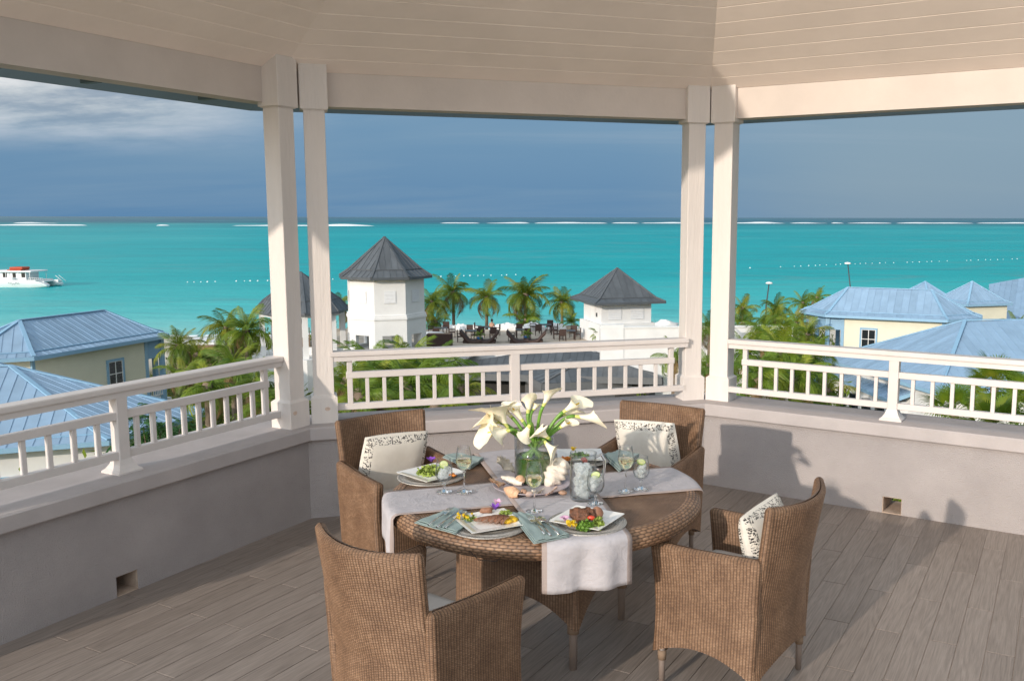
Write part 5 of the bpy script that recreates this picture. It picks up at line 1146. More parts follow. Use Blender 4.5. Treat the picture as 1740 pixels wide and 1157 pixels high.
# ================================================================ RATTAN FURNITURE
def loop_samples(corners, step):                 # closed plan loop from dense polyline -> resampled points and outward normals
    P = np.array(corners, float); Q = np.vstack([P, P[:1]]); d = np.linalg.norm(np.diff(Q, axis=0), axis=1); s = np.concatenate([[0], np.cumsum(d)]); n = int(round(s[-1]/step)); n += n % 2
    u = np.linspace(0, s[-1], n, endpoint=False); X = np.stack([np.interp(u, s, Q[:, k]) for k in (0, 1)], 1)
    t = np.roll(X, -1, 0)-np.roll(X, 1, 0); t /= np.linalg.norm(t, axis=1)[:, None]; return X, np.stack([t[:, 1], -t[:, 0]], 1), u, s[-1]
CWID = 0.0135
def woven_slab(b, plan, zlo, zhi, rows, th, amp=0.0034, mat=0, shift=None, top_round=0.02, close_bottom=True):
    """plan: function(v)->closed plan polyline (counter-clockwise); zlo/zhi: functions of plan point; ribs run vertically"""
    base, nrm, u, per = loop_samples(plan(0.0), CWID/4); n = len(base); ncol = max(2, round(per/CWID)); rib = np.abs(np.sin(PI*ncol*u/per))
    P = []; UV = []
    for j in range(rows+1+3):
        v = min(1.0, j/rows); k = max(0, j-rows)
        X, nn, _, _ = loop_samples(plan(v), CWID/4)
        if len(X) != n: idx = np.linspace(0, len(X), n, endpoint=False).astype(int); X, nn = X[idx], nn[idx]
        zl = np.array([zlo(*p) for p in base]); zh = np.array([zhi(*p) for p in base]); z = zl+(zh-top_round-zl)*v
        ins = np.zeros(n); dz = 0
        if k: a = k/3*PI/2; ins = np.full(n, th/2*0.96*(1-math.cos(a))); dz = top_round*math.sin(a)
        Y = X+nn*(amp*rib[:, None])-nn*ins[:, None]
        P.append(np.column_stack([Y, z+dz])); UV.append(np.column_stack([u/per*ncol*CWID, z+dz+ (ins if k else 0)]))
    P = np.stack(P, 1); UV = np.stack(UV, 1); c = np.concatenate([P, P[:1]], 0); UVc = np.concatenate([UV, UV[:1]+[ncol*CWID, 0]], 0)
    b.grid(c, mat, uv=UVc.reshape(-1, 2), flip=True)
    if close_bottom:
        m_ = n//2
        b.grid(np.stack([P[:, 0], P[::-1][:, 0]], 1)[:m_], mat, flip=True)
    return b
def rrect(x0, x1, y0, y1, r, k=4):
    out = []
    for cx_, cy_, a in ((x1-r, y0+r, -90), (x1-r, y1-r, 0), (x0+r, y1-r, 90), (x0+r, y0+r, 180)):
        out += [(cx_+r*math.cos(R_(a+90*i/k)), cy_+r*math.sin(R_(a+90*i/k))) for i in range(k+1)]
    return out
ZS = 0.872
def chair_meshes():
    D = {}
    def back_plan(v):
        z = 0.15+v*(ZS-0.15); lean = max(0, z-0.40)*0.15; w = 0.250-0.010*math.sin(v*PI)+0.006*v; bow = 0.028+0.045*v; t = 0.020
        out = []; K = 18
        def yc(s): return -0.245-lean-bow*(1-s*s)+bow*0.35
        for i in range(K+1): s = -1+2*i/K; out.append((s*w, yc(s)-t))          # outer (rear) face, left to right
        for i in range(1, 4): a = R_(-90+45*i); out.append((w+t*math.cos(a), yc(1)+t*math.sin(a)))
        for i in range(K+1): s = 1-2*i/K; out.append((s*w, yc(s)+t))
        for i in range(1, 4): a = R_(90+45*i); out.append((-w+t*math.cos(a), yc(-1)+t*math.sin(a)))
        return out
    b = MB(); woven_slab(b, back_plan, lambda x, y: 0.15+0.06*max(0, 1-(x/0.25)**2), lambda x, y: ZS+0.012*(x/0.26)**2, 26, 0.040); D['backrest'] = b
    for nm, sg in (('arm', 1), ('arm', -1)):
        def arm_plan(v, sg=sg):
            fl = 0.010*v; o = 0.282+fl; i_ = 0.234+fl; yf = 0.222+0.010*v-0.018*math.sin(v*PI)
            x0, x1 = (i_, o) if sg > 0 else (-o, -i_)
            return rrect(x0, x1, -0.245-0.02*v, yf, 0.018)
        b = MB(); woven_slab(b, arm_plan, lambda x, y: 0.145+0.075*max(0, 1-((y)/0.24)**2), lambda x, y: 0.648+0.018*max(0, (0.06-y)/0.30)**1.3, 18, 0.050); D['arm%d' % sg] = b
    b = MB(); woven_slab(b, lambda v: rrect(-0.240, 0.240, 0.178, 0.216, 0.015), lambda x, y: 0.15+0.10*max(0, 1-(x/0.235)**2), lambda x, y: 0.40, 8, 0.040); D['front_apron'] = b
    return D
CD = chair_meshes(); CM = {k: v.mesh(k.rstrip('-1'), M['wick']) for k, v in CD.items()}
seat_deck = MB().box((-0.24, -0.25, 0.36), (0.24, 0.21, 0.395)).mesh('seat', M['brown'])
lb = MB(); lb.tube([(0, 0, 0), (0, 0, 0.22)], [0.0125, 0.016], 12); leg_m = lb.mesh('leg', M['leg'])
wb_ = MB(); wb_.tube([(0, 0, 0.122), (0, 0, 0.165)], [0.018, 0.019], 12); wrap_m = wb_.mesh('leg_wrap', M['brown'])
def dining_chair(label, mid, fwd):
    f = V(*fwd, 0).normalized(); rz = math.atan2(f.y, f.x)-PI/2; q = V(mid[0], mid[1], 0)+f*0.345
    o = thing('dining_chair', label, 'chair', q, rz, 'rattan armchairs round the table')
    inst('backrest', CM['backrest'], o); inst('arm', CM['arm1'], o); inst('arm', CM['arm-1'], o); inst('front_apron', CM['front_apron'], o); inst('seat', seat_deck, o)
    for x, y in ((-.258, .185), (.258, .185), (-.225, -.238), (.225, -.238)):
        l = inst('leg', leg_m, o, (x, y, 0)); inst('leg_wrap', wrap_m, l)
    return o, q, rz
ch_f = dining_chair('nearest rattan armchair, seen from behind, with no throw pillow', (-0.782, 3.055), (0.597, 0.803))
ch_r = dining_chair('rattan armchair at right, seen from its side, patterned pillow against its back', (0.935, 3.622), (-0.815, 0.579))
ch_l = dining_chair('rattan armchair at far left of the table with a white cushion', (-1.170, 5.167), (0.615, -0.788))
ch_b = dining_chair('rattan armchair at far right of the table, beside the third column', (0.518, 5.475), (-0.468, -0.884))
# seat pads
M['pad'] = mat('off_white_canvas', (0.56, 0.51, 0.46), 0.9, 0.1, 0.05, 8, 0.25, 400, bdist=0.002)
def cushion(w, d, h, n=16, e=5.0):
    b = MB()
    for s in (1, -1):
        P = []
        for i in range(n+1):
            u = -1+2*i/n; r = []
            for j in range(n+1):
                v = -1+2*j/n; k = (max(0, 1-abs(u)**e)*max(0, 1-abs(v)**e))**0.45; r.append((u*w/2*(1-0.02*abs(v)**2), v*d/2*(1-0.02*abs(u)**2), s*h/2*k))
            P.append(r)
        b.grid(np.array(P), flip=(s < 0), uv=np.array([[(i/n, j/n) for j in range(n+1)] for i in range(n+1)]).reshape(-1, 2))
    return b
pad_m = cushion(0.47, 0.44, 0.085, 14, 10).mesh('seat_cushion', M['pad'])
for (o, q, rz), lb_ in ((ch_f, 'pale seat pad of the nearest chair'), (ch_r, 'pale seat pad of the chair at right, in shadow'), (ch_l, 'pale seat pad under the white cushion of the far left chair'), (ch_b, 'pale seat pad of the far right chair')):
    f = V(-math.sin(rz), math.cos(rz), 0); c = inst('seat_cushion', pad_m, None, q+f*(-0.015)+V(0, 0, 0.440), (0, 0, rz)); setp(c, lb_, 'seat pad', 'seat pads of the rattan armchairs')
# throw pillows: natural linen with a black-and-white floral border
m, t, p, o = new_mat('pillow_linen_floral_border'); uvn = N(t, 'ShaderNodeUVMap'); sp = N(t, 'ShaderNodeSeparateXYZ'); L_(t, uvn.outputs[0], sp.inputs[0])
ed = math_(t, 'MINIMUM', math_(t, 'MINIMUM', sp.outputs[0], math_(t, 'SUBTRACT', 1.0, sp.outputs[0])), math_(t, 'SUBTRACT', 1.0, sp.outputs[1]))
bo2 = math_(t, 'MULTIPLY', math_(t, 'LESS_THAN', ed, 0.105), math_(t, 'GREATER_THAN', ed, 0.02))
vo = N(t, 'ShaderNodeTexVoronoi', feature='F1'); vo.inputs['Scale'].default_value = 34; L_(t, uvn.outputs[0], vo.inputs['Vector'])
fl_ = math_(t, 'ADD', math_(t, 'LESS_THAN', vo.outputs['Distance'], 0.36), math_(t, 'GREATER_THAN', noise_(t, uvn.outputs[0], 34, 2), 0.56), clamp=True)
petal = math_(t, 'MULTIPLY', fl_, math_(t, 'SUBTRACT', 1.0, math_(t, 'MULTIPLY', math_(t, 'GREATER_THAN', noise_(t, uvn.outputs[0], 70, 1), 0.56), 0.9)))
ln = ramp(t, noise_(t, uvn.outputs[0], 5, 4), [(0.3, (0.70, 0.65, 0.57)), (0.7, (0.79, 0.74, 0.66))])
col = mix_(t, math_(t, 'MULTIPLY', bo2, petal), ln, (0.028, 0.024, 0.024)); L_(t, col, p.inputs['Base Color']); p.inputs['Roughness'].default_value = 0.92; p.inputs['Specular IOR Level'].default_value = 0.1
wc = N(t, 'ShaderNodeTexWave'); wc.inputs['Scale'].default_value = 120; L_(t, uvn.outputs[0], wc.inputs['Vector']); L_(t, bump_(t, math_(t, 'ADD', math_(t, 'MULTIPLY', wc.outputs[1], 0.2), noise_(t, uvn.outputs[0], 7, 3)), 0.4, 0.012), p.inputs['Normal']); M['pillow'] = m
pil_m = cushion(0.40, 0.38, 0.13, 24, 3.2).mesh('throw_pillow', M['pillow'])
def pillow(ch, label, tilt, x, y, z, roll=0.0, sc=1.0):
    o, q, rz = ch; Mx = Matrix.Translation(q) @ Matrix.Rotation(rz, 4, 'Z') @ Matrix.Translation((x, y, z)) @ Matrix.Rotation(R_(tilt), 4, 'X') @ Matrix.Rotation(R_(roll), 4, 'Z')
    c = inst('throw_pillow', pil_m, None); c.matrix_world = Mx @ Matrix.Scale(sc, 4); setp(c, label, 'cushion', 'linen throw pillows with a floral border')
pillow(ch_l, 'linen throw pillow with black floral border on the far left chair', 73, 0.0, -0.165, 0.625, 3)
pillow(ch_b, 'linen throw pillow with black floral border on the far right chair', 74, 0.03, -0.165, 0.63, -3)
pillow(ch_r, 'linen throw pillow seen edge-on in the chair at right', 76, 0.02, -0.165, 0.62, 2, 0.95)

# ---- table
TC = V(-0.165, 4.150, 0); TR = 0.715; TZ = 0.740
tb = thing('dining_table', 'round woven rattan dining table with a braided rim and arched base', 'table', TC)
b = MB(); NR = 30; NA = 140; P = np.zeros((NA, NR+1, 3)); UV = np.zeros((NA, NR+1, 2)); aa = np.linspace(0, 2*PI, NA, endpoint=False)
for j in range(NR+1):
    rr = 0.665*j/NR; P[:, j, 0] = rr*np.cos(aa); P[:, j, 1] = rr*np.sin(aa); P[:, j, 2] = TZ
ca, sa = math.cos(0.44), math.sin(0.44); UV[..., 0] = P[..., 0]*ca+P[..., 1]*sa+2; UV[..., 1] = -P[..., 0]*sa+P[..., 1]*ca+2
b.grid(np.concatenate([P, P[:1]]), uv=np.concatenate([UV, UV[:1]]).reshape(-1, 2)); b.build('tabletop', M['wicktop'], tb)
b = MB(); NA = 150*8; aa = np.linspace(0, 2*PI, NA, endpoint=False); K = 18; P = np.zeros((NA, K, 3)); UV = np.zeros((NA, K, 2)); rib = 0*aa
for k in range(K):
    s = k/(K-1); ang_ = R_(112-250*s); rr = 0.676+0.050*math.cos(ang_)+0.004*rib; z = TZ-0.040+0.046*math.sin(ang_)*0.98
    P[:, k, 0] = rr*np.cos(aa); P[:, k, 1] = rr*np.sin(aa); P[:, k, 2] = z+0.001*rib; UV[:, k, 0] = s*0.21; UV[:, k, 1] = aa*0.72
b.grid(np.concatenate([P, P[:1]]), uv=np.concatenate([UV, UV[:1]+[0, 2*PI*0.72]]).reshape(-1, 2), flip=True); b.build('rim', M['wickrim'], tb)
b = MB(); b.lathe([(0, 0.66), (0.66, 0.66), (0.68, 0.67)], 48); b.build('underside', M['wicktop'], tb)
bz = math.atan2(0.908, 0.42); BC = V(-0.167, 4.238, 0)-TC; hb = 0.305
def sidepanel(k):
    def plan(v):
        fl = 0.012*(1-v); return rrect(-hb, hb, -hb-fl, -hb+0.030-fl, 0.012)
    b = MB(); woven_slab(b, plan, lambda x, y: 0.19+0.13*max(0, 1-(abs(x)/hb)**2.2), lambda x, y: 0.675, 20, 0.030, close_bottom=True); return b.mesh('base_panel', M['wick'])
pm = sidepanel(0)
for k in range(4): inst('base_panel', pm, tb, BC, (0, 0, bz+k*PI/2-PI/2))
legm2 = MB().tube([(0, 0, 0), (0, 0, 0.36)], [0.017, 0.023], 14).mesh('leg', M['leg']); wrap2 = MB().tube([(0, 0, 0.17), (0, 0, 0.235)], [0.027, 0.028], 14).mesh('leg_wrap', M['brown'])
for sx_ in (-1, 1):
    for sy_ in (-1, 1):
        q = Matrix.Rotation(bz-PI/2, 3, 'Z') @ V(sx_*(hb-0.022), sy_*(hb-0.022), 0); l = inst('leg', legm2, tb, BC+q); inst('leg_wrap', wrap2, l)
# loose rattan strands hanging from the rim
b = MB(); q = px(835, 944, 0.68)-TC
b.tube([q+V(-0.10, 0.03, 0.02), q+V(-0.05, -0.012, -0.012), q+V(0.02, -0.02, -0.015), q+V(0.05, -0.008, 0.01)], 0.0018, 5); b.build('loose_strand', M['wickrim'], tb)

# ---- linen table runners (draped over the rim)
m, t, p, o = new_mat('linen_runner'); uvn = N(t, 'ShaderNodeUVMap'); sp = N(t, 'ShaderNodeSeparateXYZ'); L_(t, uvn.outputs[0], sp.inputs[0])
ed = math_(t, 'LESS_THAN', math_(t, 'MINIMUM', sp.outputs[0], math_(t, 'SUBTRACT', 1.0, sp.outputs[0])), 0.055)
n = noise_(t, uvn.outputs[0], 6, 4); base_ = ramp(t, n, [(0.3, (0.42, 0.395, 0.405)), (0.7, (0.49, 0.46, 0.475))]); L_(t, mix_(t, ed, base_, (0.36, 0.295, 0.27)), p.inputs['Base Color'])
p.inputs['Roughness'].default_value = 0.9; p.inputs['Specular IOR Level'].default_value = 0.1
L_(t, bump_(t, math_(t, 'ADD', noise_(t, mapping_(t, uvn.outputs[0], scale=(5, 6, 1)), 1.0, 6, 0.6, 1.2), math_(t, 'MULTIPLY', noise_(t, uvn.outputs[0], 420, 2), 0.06)), 0.5, 0.012), p.inputs['Normal']); M['runner'] = m
def runner(label, pts0, pts1, ext0_, ext1, z, seed):
    """a strip between two edge lines on the table (pts0 -> pts1), running ext metres past the ends and falling over the rim"""
    a0, a1 = pts0; b0, b1 = pts1; nu, ns = 18, 90; P = np.zeros((nu+1, ns+1, 3)); UV = np.zeros((nu+1, ns+1, 2)); RE = 0.722
    for i in range(nu+1):
        w = i/nu; A = a0.lerp(a1, w); B = b0.lerp(b1, w); d = (B-A); d.z = 0; ln = d.length; d.normalize()
        rel_ = A-TC; rel_.z = 0; bq = rel_.dot(d); cq = rel_.length_squared-RE*RE; disc = math.sqrt(max(0, bq*bq-cq)); s_in, s_out = -bq-disc, -bq+disc     # where the line crosses the rim
        ext0 = ext0_ if not isinstance(ext0_, tuple) else ext0_[0]*(1-w)+ext0_[1]*w
        sa, sb = s_in-ext0, s_out+ext1
        for j in range(ns+1):
            s = sa+(sb-sa)*j/ns
            if s < s_in: over = s_in-s; base = A+d*s_in; sg = -1
            elif s > s_out: over = s-s_out; base = A+d*s_out; sg = 1
            else: over = 0; base = A+d*s; sg = 0
            r0 = 0.022; outd = (base-TC); outd.z = 0; outd.normalize()
            if over > 0:
                th = min(over/r0, PI/2); x = r0*math.sin(th)+0.004*over; zz_ = z-r0*(1-math.cos(th))-max(0, over-r0*PI/2)
                rip = (0.026*mnoise.noise(Vector((w*3.6, seed, sg)))+0.009*mnoise.noise(Vector((w*9+over*4, seed+5, sg))))*min(1, over/0.12)
                q = base+outd*(x*0.75+rip)+d*sg*x*0.35+d.cross(V(0, 0, 1))*0.012*min(1, over/.15)*mnoise.noise(Vector((w*2, seed+9, sg)))
                P[i, j] = (q.x, q.y, zz_)
            else:
                edge = max(0, 1-min(s-s_in, s_out-s)/0.05); P[i, j] = (base.x, base.y, z+0.0012+0.0016*mnoise.noise(Vector((base.x*7, base.y*7, seed))))
            UV[i, j] = (w, (s-sa)/0.32)
    b = MB(); b.grid(P, uv=UV.reshape(-1, 2)); o = b.build('table_runner', M['runner']); sol = o.modifiers.new('Solidify', 'SOLIDIFY'); sol.thickness = 0.0022; sol.offset = 1
    setp(o, label, 'table runner', 'linen table runners'); return o
z1 = TZ+0.0045
runner('pale linen runner laid left to right, its left end falling past the far left chair', (px(661, 876, z1), px(642, 836, z1)), (px(1187, 832, z1), px(1132, 793, z1)), (0.23, 0.10), 0.03, z1, 1.0)
z2 = TZ+0.0105
runner('pale linen runner laid front to back, its hemmed end hanging at the front', (px(883, 872, z2), px(1035, 862, z2)), (px(803, 769, z2), px(955, 762, z2)), 0.215, 0.05, z2, 4.0)

# ================================================================ ON THE TABLE
zt = TZ+0.002
M['porc'] = mat('white_porcelain', (0.80, 0.78, 0.74), 0.18, 0.5, 0.02)
M['porc_g'] = mat('gold_grey_plate_band', (0.42, 0.38, 0.28), 0.35, 0.5, 0.1, 30)
M['napkin'] = mat('sage_napkin', (0.29, 0.36, 0.345), 0.9, 0.1, 0.07, 12, 0.3, 260, bdist=0.002)
M['steel'] = mat('polished_steel', (0.62, 0.60, 0.57), 0.16, 0.5, 0.03, metal=1.0)
M['glass'] = thin_glass('clear_glass'); M['sglass'] = glass('solid_glass'); M['ice'] = thin_glass('ice', (0.97, 0.98, 0.98), (0.78, 0.82, 0.83), 1.4)
t = M['ice'].node_tree; df = N(t, 'ShaderNodeBsdfTranslucent'); df.inputs[0].default_value = (0.93, 0.94, 0.94, 1); d2 = N(t, 'ShaderNodeBsdfDiffuse'); d2.inputs[0].default_value = (0.93, 0.94, 0.94, 1); am = N(t, 'ShaderNodeMixShader'); am.inputs[0].default_value = 0.5; L_(t, df.outputs[0], am.inputs[1]); L_(t, d2.outputs[0], am.inputs[2])
om = [n_ for n_ in t.nodes if n_.type == 'OUTPUT_MATERIAL'][0]; src = om.inputs[0].links[0].from_socket; a2 = N(t, 'ShaderNodeMixShader'); a2.inputs[0].default_value = 0.42; L_(t, src, a2.inputs[1]); L_(t, am.outputs[0], a2.inputs[2]); L_(t, a2.outputs[0], om.inputs[0]); M['water'] = thin_glass('drinking_water', (0.99, 0.995, 0.995), (0.80, 0.84, 0.84), 0.9)
M['wine'] = glass('white_wine', (0.99, 0.93, 0.62), 1.33)
M['rind'] = mat('lime_rind', (0.22, 0.36, 0.03), 0.35, 0.4, 0.1); M['limeflesh'] = mat('lime_flesh', (0.62, 0.66, 0.30), 0.3, 0.5, 0.1, 80)
M['meat'] = mat('roast_meat', (0.30, 0.145, 0.085), 0.5, 0.4, 0.25, 40, 0.3, 200); M['meatpink'] = mat('sliced_meat_face', (0.56, 0.37, 0.28), 0.5, 0.4, 0.12, 30); M['crust'] = mat('seared_crust', (0.17, 0.07, 0.035), 0.4, 0.5, 0.65, 70, 0.9, 110)
M['greens'] = mat('salad_green', (0.14, 0.27, 0.03), 0.45, 0.4, 0.5, 40, 0.6, 160); M['lettuce'] = mat('frisee', (0.33, 0.42, 0.08), 0.45, 0.4, 0.35, 50, 0.5, 160)
M['yellow'] = mat('yellow_sauce', (0.72, 0.44, 0.02), 0.3, 0.5, 0.12, 30); M['yflower'] = mat('yellow_petal', (0.75, 0.50, 0.02), 0.6, 0.3, 0.1, 40); M['orange'] = mat('orange_vegetable', (0.62, 0.20, 0.03), 0.4, 0.4, 0.2, 40)
M['red'] = mat('tomato', (0.55, 0.06, 0.025), 0.25, 0.5, 0.12, 20); M['purple'] = mat('purple_petal', (0.22, 0.07, 0.42), 0.6, 0.3, 0.25, 60); M['pink'] = mat('pink_petal', (0.66, 0.38, 0.52), 0.6, 0.3, 0.2, 40)
M['spathe'] = mat('calla_spathe', (0.89, 0.82, 0.64), 0.5, 0.3, 0.04, 12, sss=0.15); M['spathe_y'] = mat('calla_throat', (0.60, 0.62, 0.18), 0.5, 0.3, 0.1, 12); M['spadix'] = mat('spadix', (0.75, 0.48, 0.05), 0.7, 0.2, 0.1)
M['stem'] = mat('calla_stem', (0.13, 0.27, 0.035), 0.35, 0.5, 0.2, 14); M['leafwrap'] = mat('ti_leaf_lining', (0.04, 0.125, 0.008), 0.28, 0.5, 0.35, 9, stretch=(1, 1, 0.25)); M['vwater'] = mat('green_vase_water', (0.11, 0.21, 0.04), 0.1, 0.5, 0.15)
M['tray'] = mat('lilac_tray', (0.40, 0.34, 0.36), 0.3, 0.4, 0.05)
M['shellw'] = mat('white_shell', (0.74, 0.66, 0.56), 0.5, 0.4, 0.14, 30, 0.5, 90); M['shello'] = mat('peach_shell', (0.66, 0.40, 0.24), 0.4, 0.4, 0.22, 26, 0.3, 90); M['shellp'] = mat('pink_shell', (0.62, 0.44, 0.36), 0.4, 0.4, 0.2, 30, 0.3, 90); M['shellb'] = mat('brown_striped_shell', (0.40, 0.24, 0.16), 0.4, 0.4, 0.4, 45, stretch=(1, 1, 3))
m, t, p, o = new_mat('silver_coiled_placemat'); c = N(t, 'ShaderNodeTexCoord').outputs['Object']; ln_ = N(t, 'ShaderNodeVectorMath', operation='LENGTH'); L_(t, c, ln_.inputs[0])
rg = math_(t, 'SINE', math_(t, 'MULTIPLY', ln_.outputs['Value'], 900.0)); nn_ = noise_(t, c, 140, 3); L_(t, ramp(t, math_(t, 'ADD', math_(t, 'MULTIPLY', rg, 0.25), nn_), [(0.2, (0.24, 0.22, 0.195)), (0.8, (0.62, 0.58, 0.53))]), p.inputs['Base Color'])
p.inputs['Metallic'].default_value = 0.25; p.inputs['Roughness'].default_value = 0.35; L_(t, bump_(t, rg, 0.6, 0.002), p.inputs['Normal']); M['mat_s'] = m

b = MB(); pr = [(0.0, 0.004)]
for k in range(26): r0 = 0.006+0.006*k; pr += [(r0, 0.0045), (r0+0.003, 0.006)]
pr += [(0.165, 0.003), (0.163, 0.0)]
mat_me = MB().lathe(pr, 48).mesh('placemat', M['mat_s'])
def square_plate():
    b = MB(); s = 0.118; n = 40
    def ring(h, z, r): return [(x, y, z) for x, y in rrect(-h, h, -h, h, r, 3)]
    R_s = [ring(0.001, 0.008, 0.0004), ring(0.068, 0.008, 0.014), ring(0.080, 0.0115, 0.012), ring(0.112, 0.0165, 0.008), ring(s, 0.0175, 0.006), ring(s, 0.0155, 0.006), ring(0.085, 0.009, 0.01), ring(0.066, 0.0, 0.012), ring(0.001, 0.0005, 0.0004)]
    P = np.array(R_s); b.grid(np.concatenate([P, P[:, :1]], 1), flip=False, smooth=False); return b.mesh('plate', M['porc'])
PLATE = square_plate()
bandm = MB().box((-0.098, -0.108, 0.0150), (0.098, -0.094, 0.0166), 0, Matrix.Rotation(-0.0, 4, 'X')).mesh('rim_band', M['porc_g'])
def plate(label, c0, c1, c2, c3, ml):
    zc_ = TZ+0.022; q = [px(*k, zc_) for k in (c0, c1, c2, c3)]; c = sum(q, V(0, 0, 0))/4; d = ((q[1]-q[0])+(q[2]-q[3])); a = math.atan2(d.y, d.x)
    sc = (abs((q[1]-q[0]).length)+abs((q[2]-q[1]).length)+(q[3]-q[2]).length+(q[0]-q[3]).length)/4/0.236; sc = min(max(sc, 0.95), 1.2)
    mt_ = inst('placemat', mat_me, None, (c.x, c.y, TZ+0.003+(0.011 if 'right' in ml or 'back' in ml else 0)), (0, 0, 0.3), 1.0 if 'right' in ml else 1.0); setp(mt_, ml, 'placemat', 'round silver placemats')
    z = mt_.location.z+0.0065; o = thing('plate', label, 'plate', (c.x, c.y, z), a, 'square white plates'); o.scale = (sc, sc, 1); inst('dish', PLATE, o); inst('rim_band', bandm, o, (0, 0, 0.0), (0, 0, -PI/2)); 
    return V(c.x, c.y, z+0.009), a
pA, aA = plate('square white plate of sliced roast with a purple orchid, front left', (770, 878), (866, 863), (884, 894), (801, 908), 'silver woven placemat under the sliced roast, front left')
pB, aB = plate('square white plate with a dark grilled steak and broccoli, front right', (930, 891), (990, 862), (1053, 879), (1017, 908), 'silver woven placemat under the grilled steak, front right')
pC, aC = plate('square white plate of green salad behind the left water goblet', (690, 800), (727, 785), (792, 809), (723, 820), 'silver woven placemat under the salad plate at left')
pD, aD = plate('square white plate of carrots and tomato behind the pitcher', (950, 787), (946, 766), (1021, 768), (1025, 788), 'silver woven placemat under the plate at the back, behind the pitcher')
rr = random.Random(11)
def food(name, label, cat, c, m, build, grp=None):
    b = MB(); build(b); o = b.build(name, m, None, c); return setp(o, label, cat, grp)
def leaves(b, n, R, H, s, seed, curl=0.5):
    r = random.Random(seed)
    for i in range(n):
        a = r.uniform(0, 2*PI); d = R*math.sqrt(r.random()); z = H*r.random()*(1-(d/R)**2*0.7); q = V(d*math.cos(a), d*math.sin(a), z); u = V(r.gauss(0, 1), r.gauss(0, 1), r.gauss(0.3, .6)).normalized(); w = u.cross(V(r.gauss(0, 1), r.gauss(0, 1), 1)).normalized(); k = s*r.uniform(0.6, 1.3); n_ = u.cross(w)
        v = []; 
        for iu in range(4):
            for iv in range(3):
                x = iu/3; y = (iv-1); v.append(q+u*k*(x-0.3)+w*k*0.42*y*math.sin(PI*min(.95, x+.12))+n_*k*(0.25*curl*math.sin(x*5+y*2)+0.12*abs(y)))
        b.raw([k_[:] for k_ in v], [(iu*3+iv, iu*3+iv+1, iu*3+iv+4, iu*3+iv+3) for iu in range(3) for iv in range(2)], 0, True)
def petals(b, n, L, W, up, seed, c=(0, 0, 0)):
    r = random.Random(seed)
    for i in range(n):
        a = 2*PI*i/n+r.uniform(-.2, .2); d = V(math.cos(a), math.sin(a), up); s = V(-math.sin(a), math.cos(a), 0); o = V(*c)
        P = [[o+d*L*t+s*W*w*math.sin(PI*min(0.97, t*0.9+0.06))+V(0, 0, 0.012*math.sin(t*3)*(1 if up < .8 else .3)) for w in (-1, 0, 1)] for t in (0, .25, .5, .75, 1)]
        b.grid(np.array([[list(x) for x in k] for k in P]))
def onp(p, x, y, dz=0.0): q = px(x, y, p.z+0.01); return V(q.x, q.y, p.z+dz)
# sliced roast
def slice_b(b, w, h, th):
    n = 14; pr = [(w*math.cos(2*PI*i/n)*(1+.06*math.sin(3*i)), h*math.sin(2*PI*i/n)*(1+.05*math.cos(2*i))) for i in range(n)]
    for s, y in ((-1, -th/2), (1, th/2)): pass
    v = [(x, -th/2, z) for x, z in pr]+[(x, th/2, z) for x, z in pr]; b.raw(v, [tuple(range(n)), tuple(range(2*n-1, n-1, -1))], 1); b.raw(v, [(i, n+i, n+(i+1) % n, (i+1) % n) for i in range(n)], 0, True)
for i, (x, y, rz, tl, w, h) in enumerate(((824, 884, 0.4, 60, .046, .028), (833, 884, 0.6, 52, .040, .026), (842, 884, 0.8, 46, .037, .025), (850, 885, 1.0, 40, .034, .023), (858, 886, 1.2, 32, .030, .021))):
    b = MB(); slice_b(b, w, h, 0.010); o = b.build('meat_slice', [M['crust'], M['meatpink']], None, onp(pA, x, y, 0.018), (R_(tl), 0, rz)); setp(o, ('broad slice of roast meat lying at the left of the fanned slices', 'second slice from the left of the fanned roast', 'middle slice of the fanned roast', 'fourth slice from the left of the fanned roast', 'palest, rightmost slice of the fanned roast')[i], 'meat slice', 'fanned slices of roast meat')
food('potato', 'browned baked potato pieces behind the fanned roast', 'potato', onp(pA, 826, 869, .008), M['meat'], lambda b: b.blob((0, 0, .008), (.030, .014, .012), 3, .25))
food('mango_sauce', 'glossy yellow fruit pieces on the right of the sliced roast plate', 'fruit', onp(pA, 872, 883, .002), M['yellow'], lambda b: [b.blob((x, y, .008), (.022, .016, .010), i, .2) for i, (x, y) in enumerate(((0, 0), (-.022, -.016), (-.006, .02)))])
food('herb_garnish', 'yellow and green herb garnish at the left corner of the roast plate', 'garnish', onp(pA, 797, 879, .002), M['lettuce'], lambda b: leaves(b, 40, .028, .018, .016, 2))
food('mustard_flowers', 'tiny yellow blossoms on the left rim of the roast plate', 'flower', onp(pA, 789, 880, .004), M['yflower'], lambda b: [petals(b, 5, .006, .003, .5, i, (.03*rr.uniform(-1, 1), .016*rr.uniform(-1, 1), .012*rr.random())) for i in range(14)])
food('endive_garnish', 'pale green sprigs behind the roast slices', 'garnish', onp(pA, 858, 871, .004), M['lettuce'], lambda b: leaves(b, 34, .026, .022, .016, 4))
food('orchid', 'purple orchid on top of the sliced roast', 'flower', onp(pA, 842, 874, .030), M['purple'], lambda b: petals(b, 6, .026, .008, .9, 5))
food('pale_blossom', 'pale lilac blossom behind the purple orchid', 'flower', onp(pA, 846, 868, .034), M['pink'], lambda b: petals(b, 5, .024, .009, 1.0, 8))
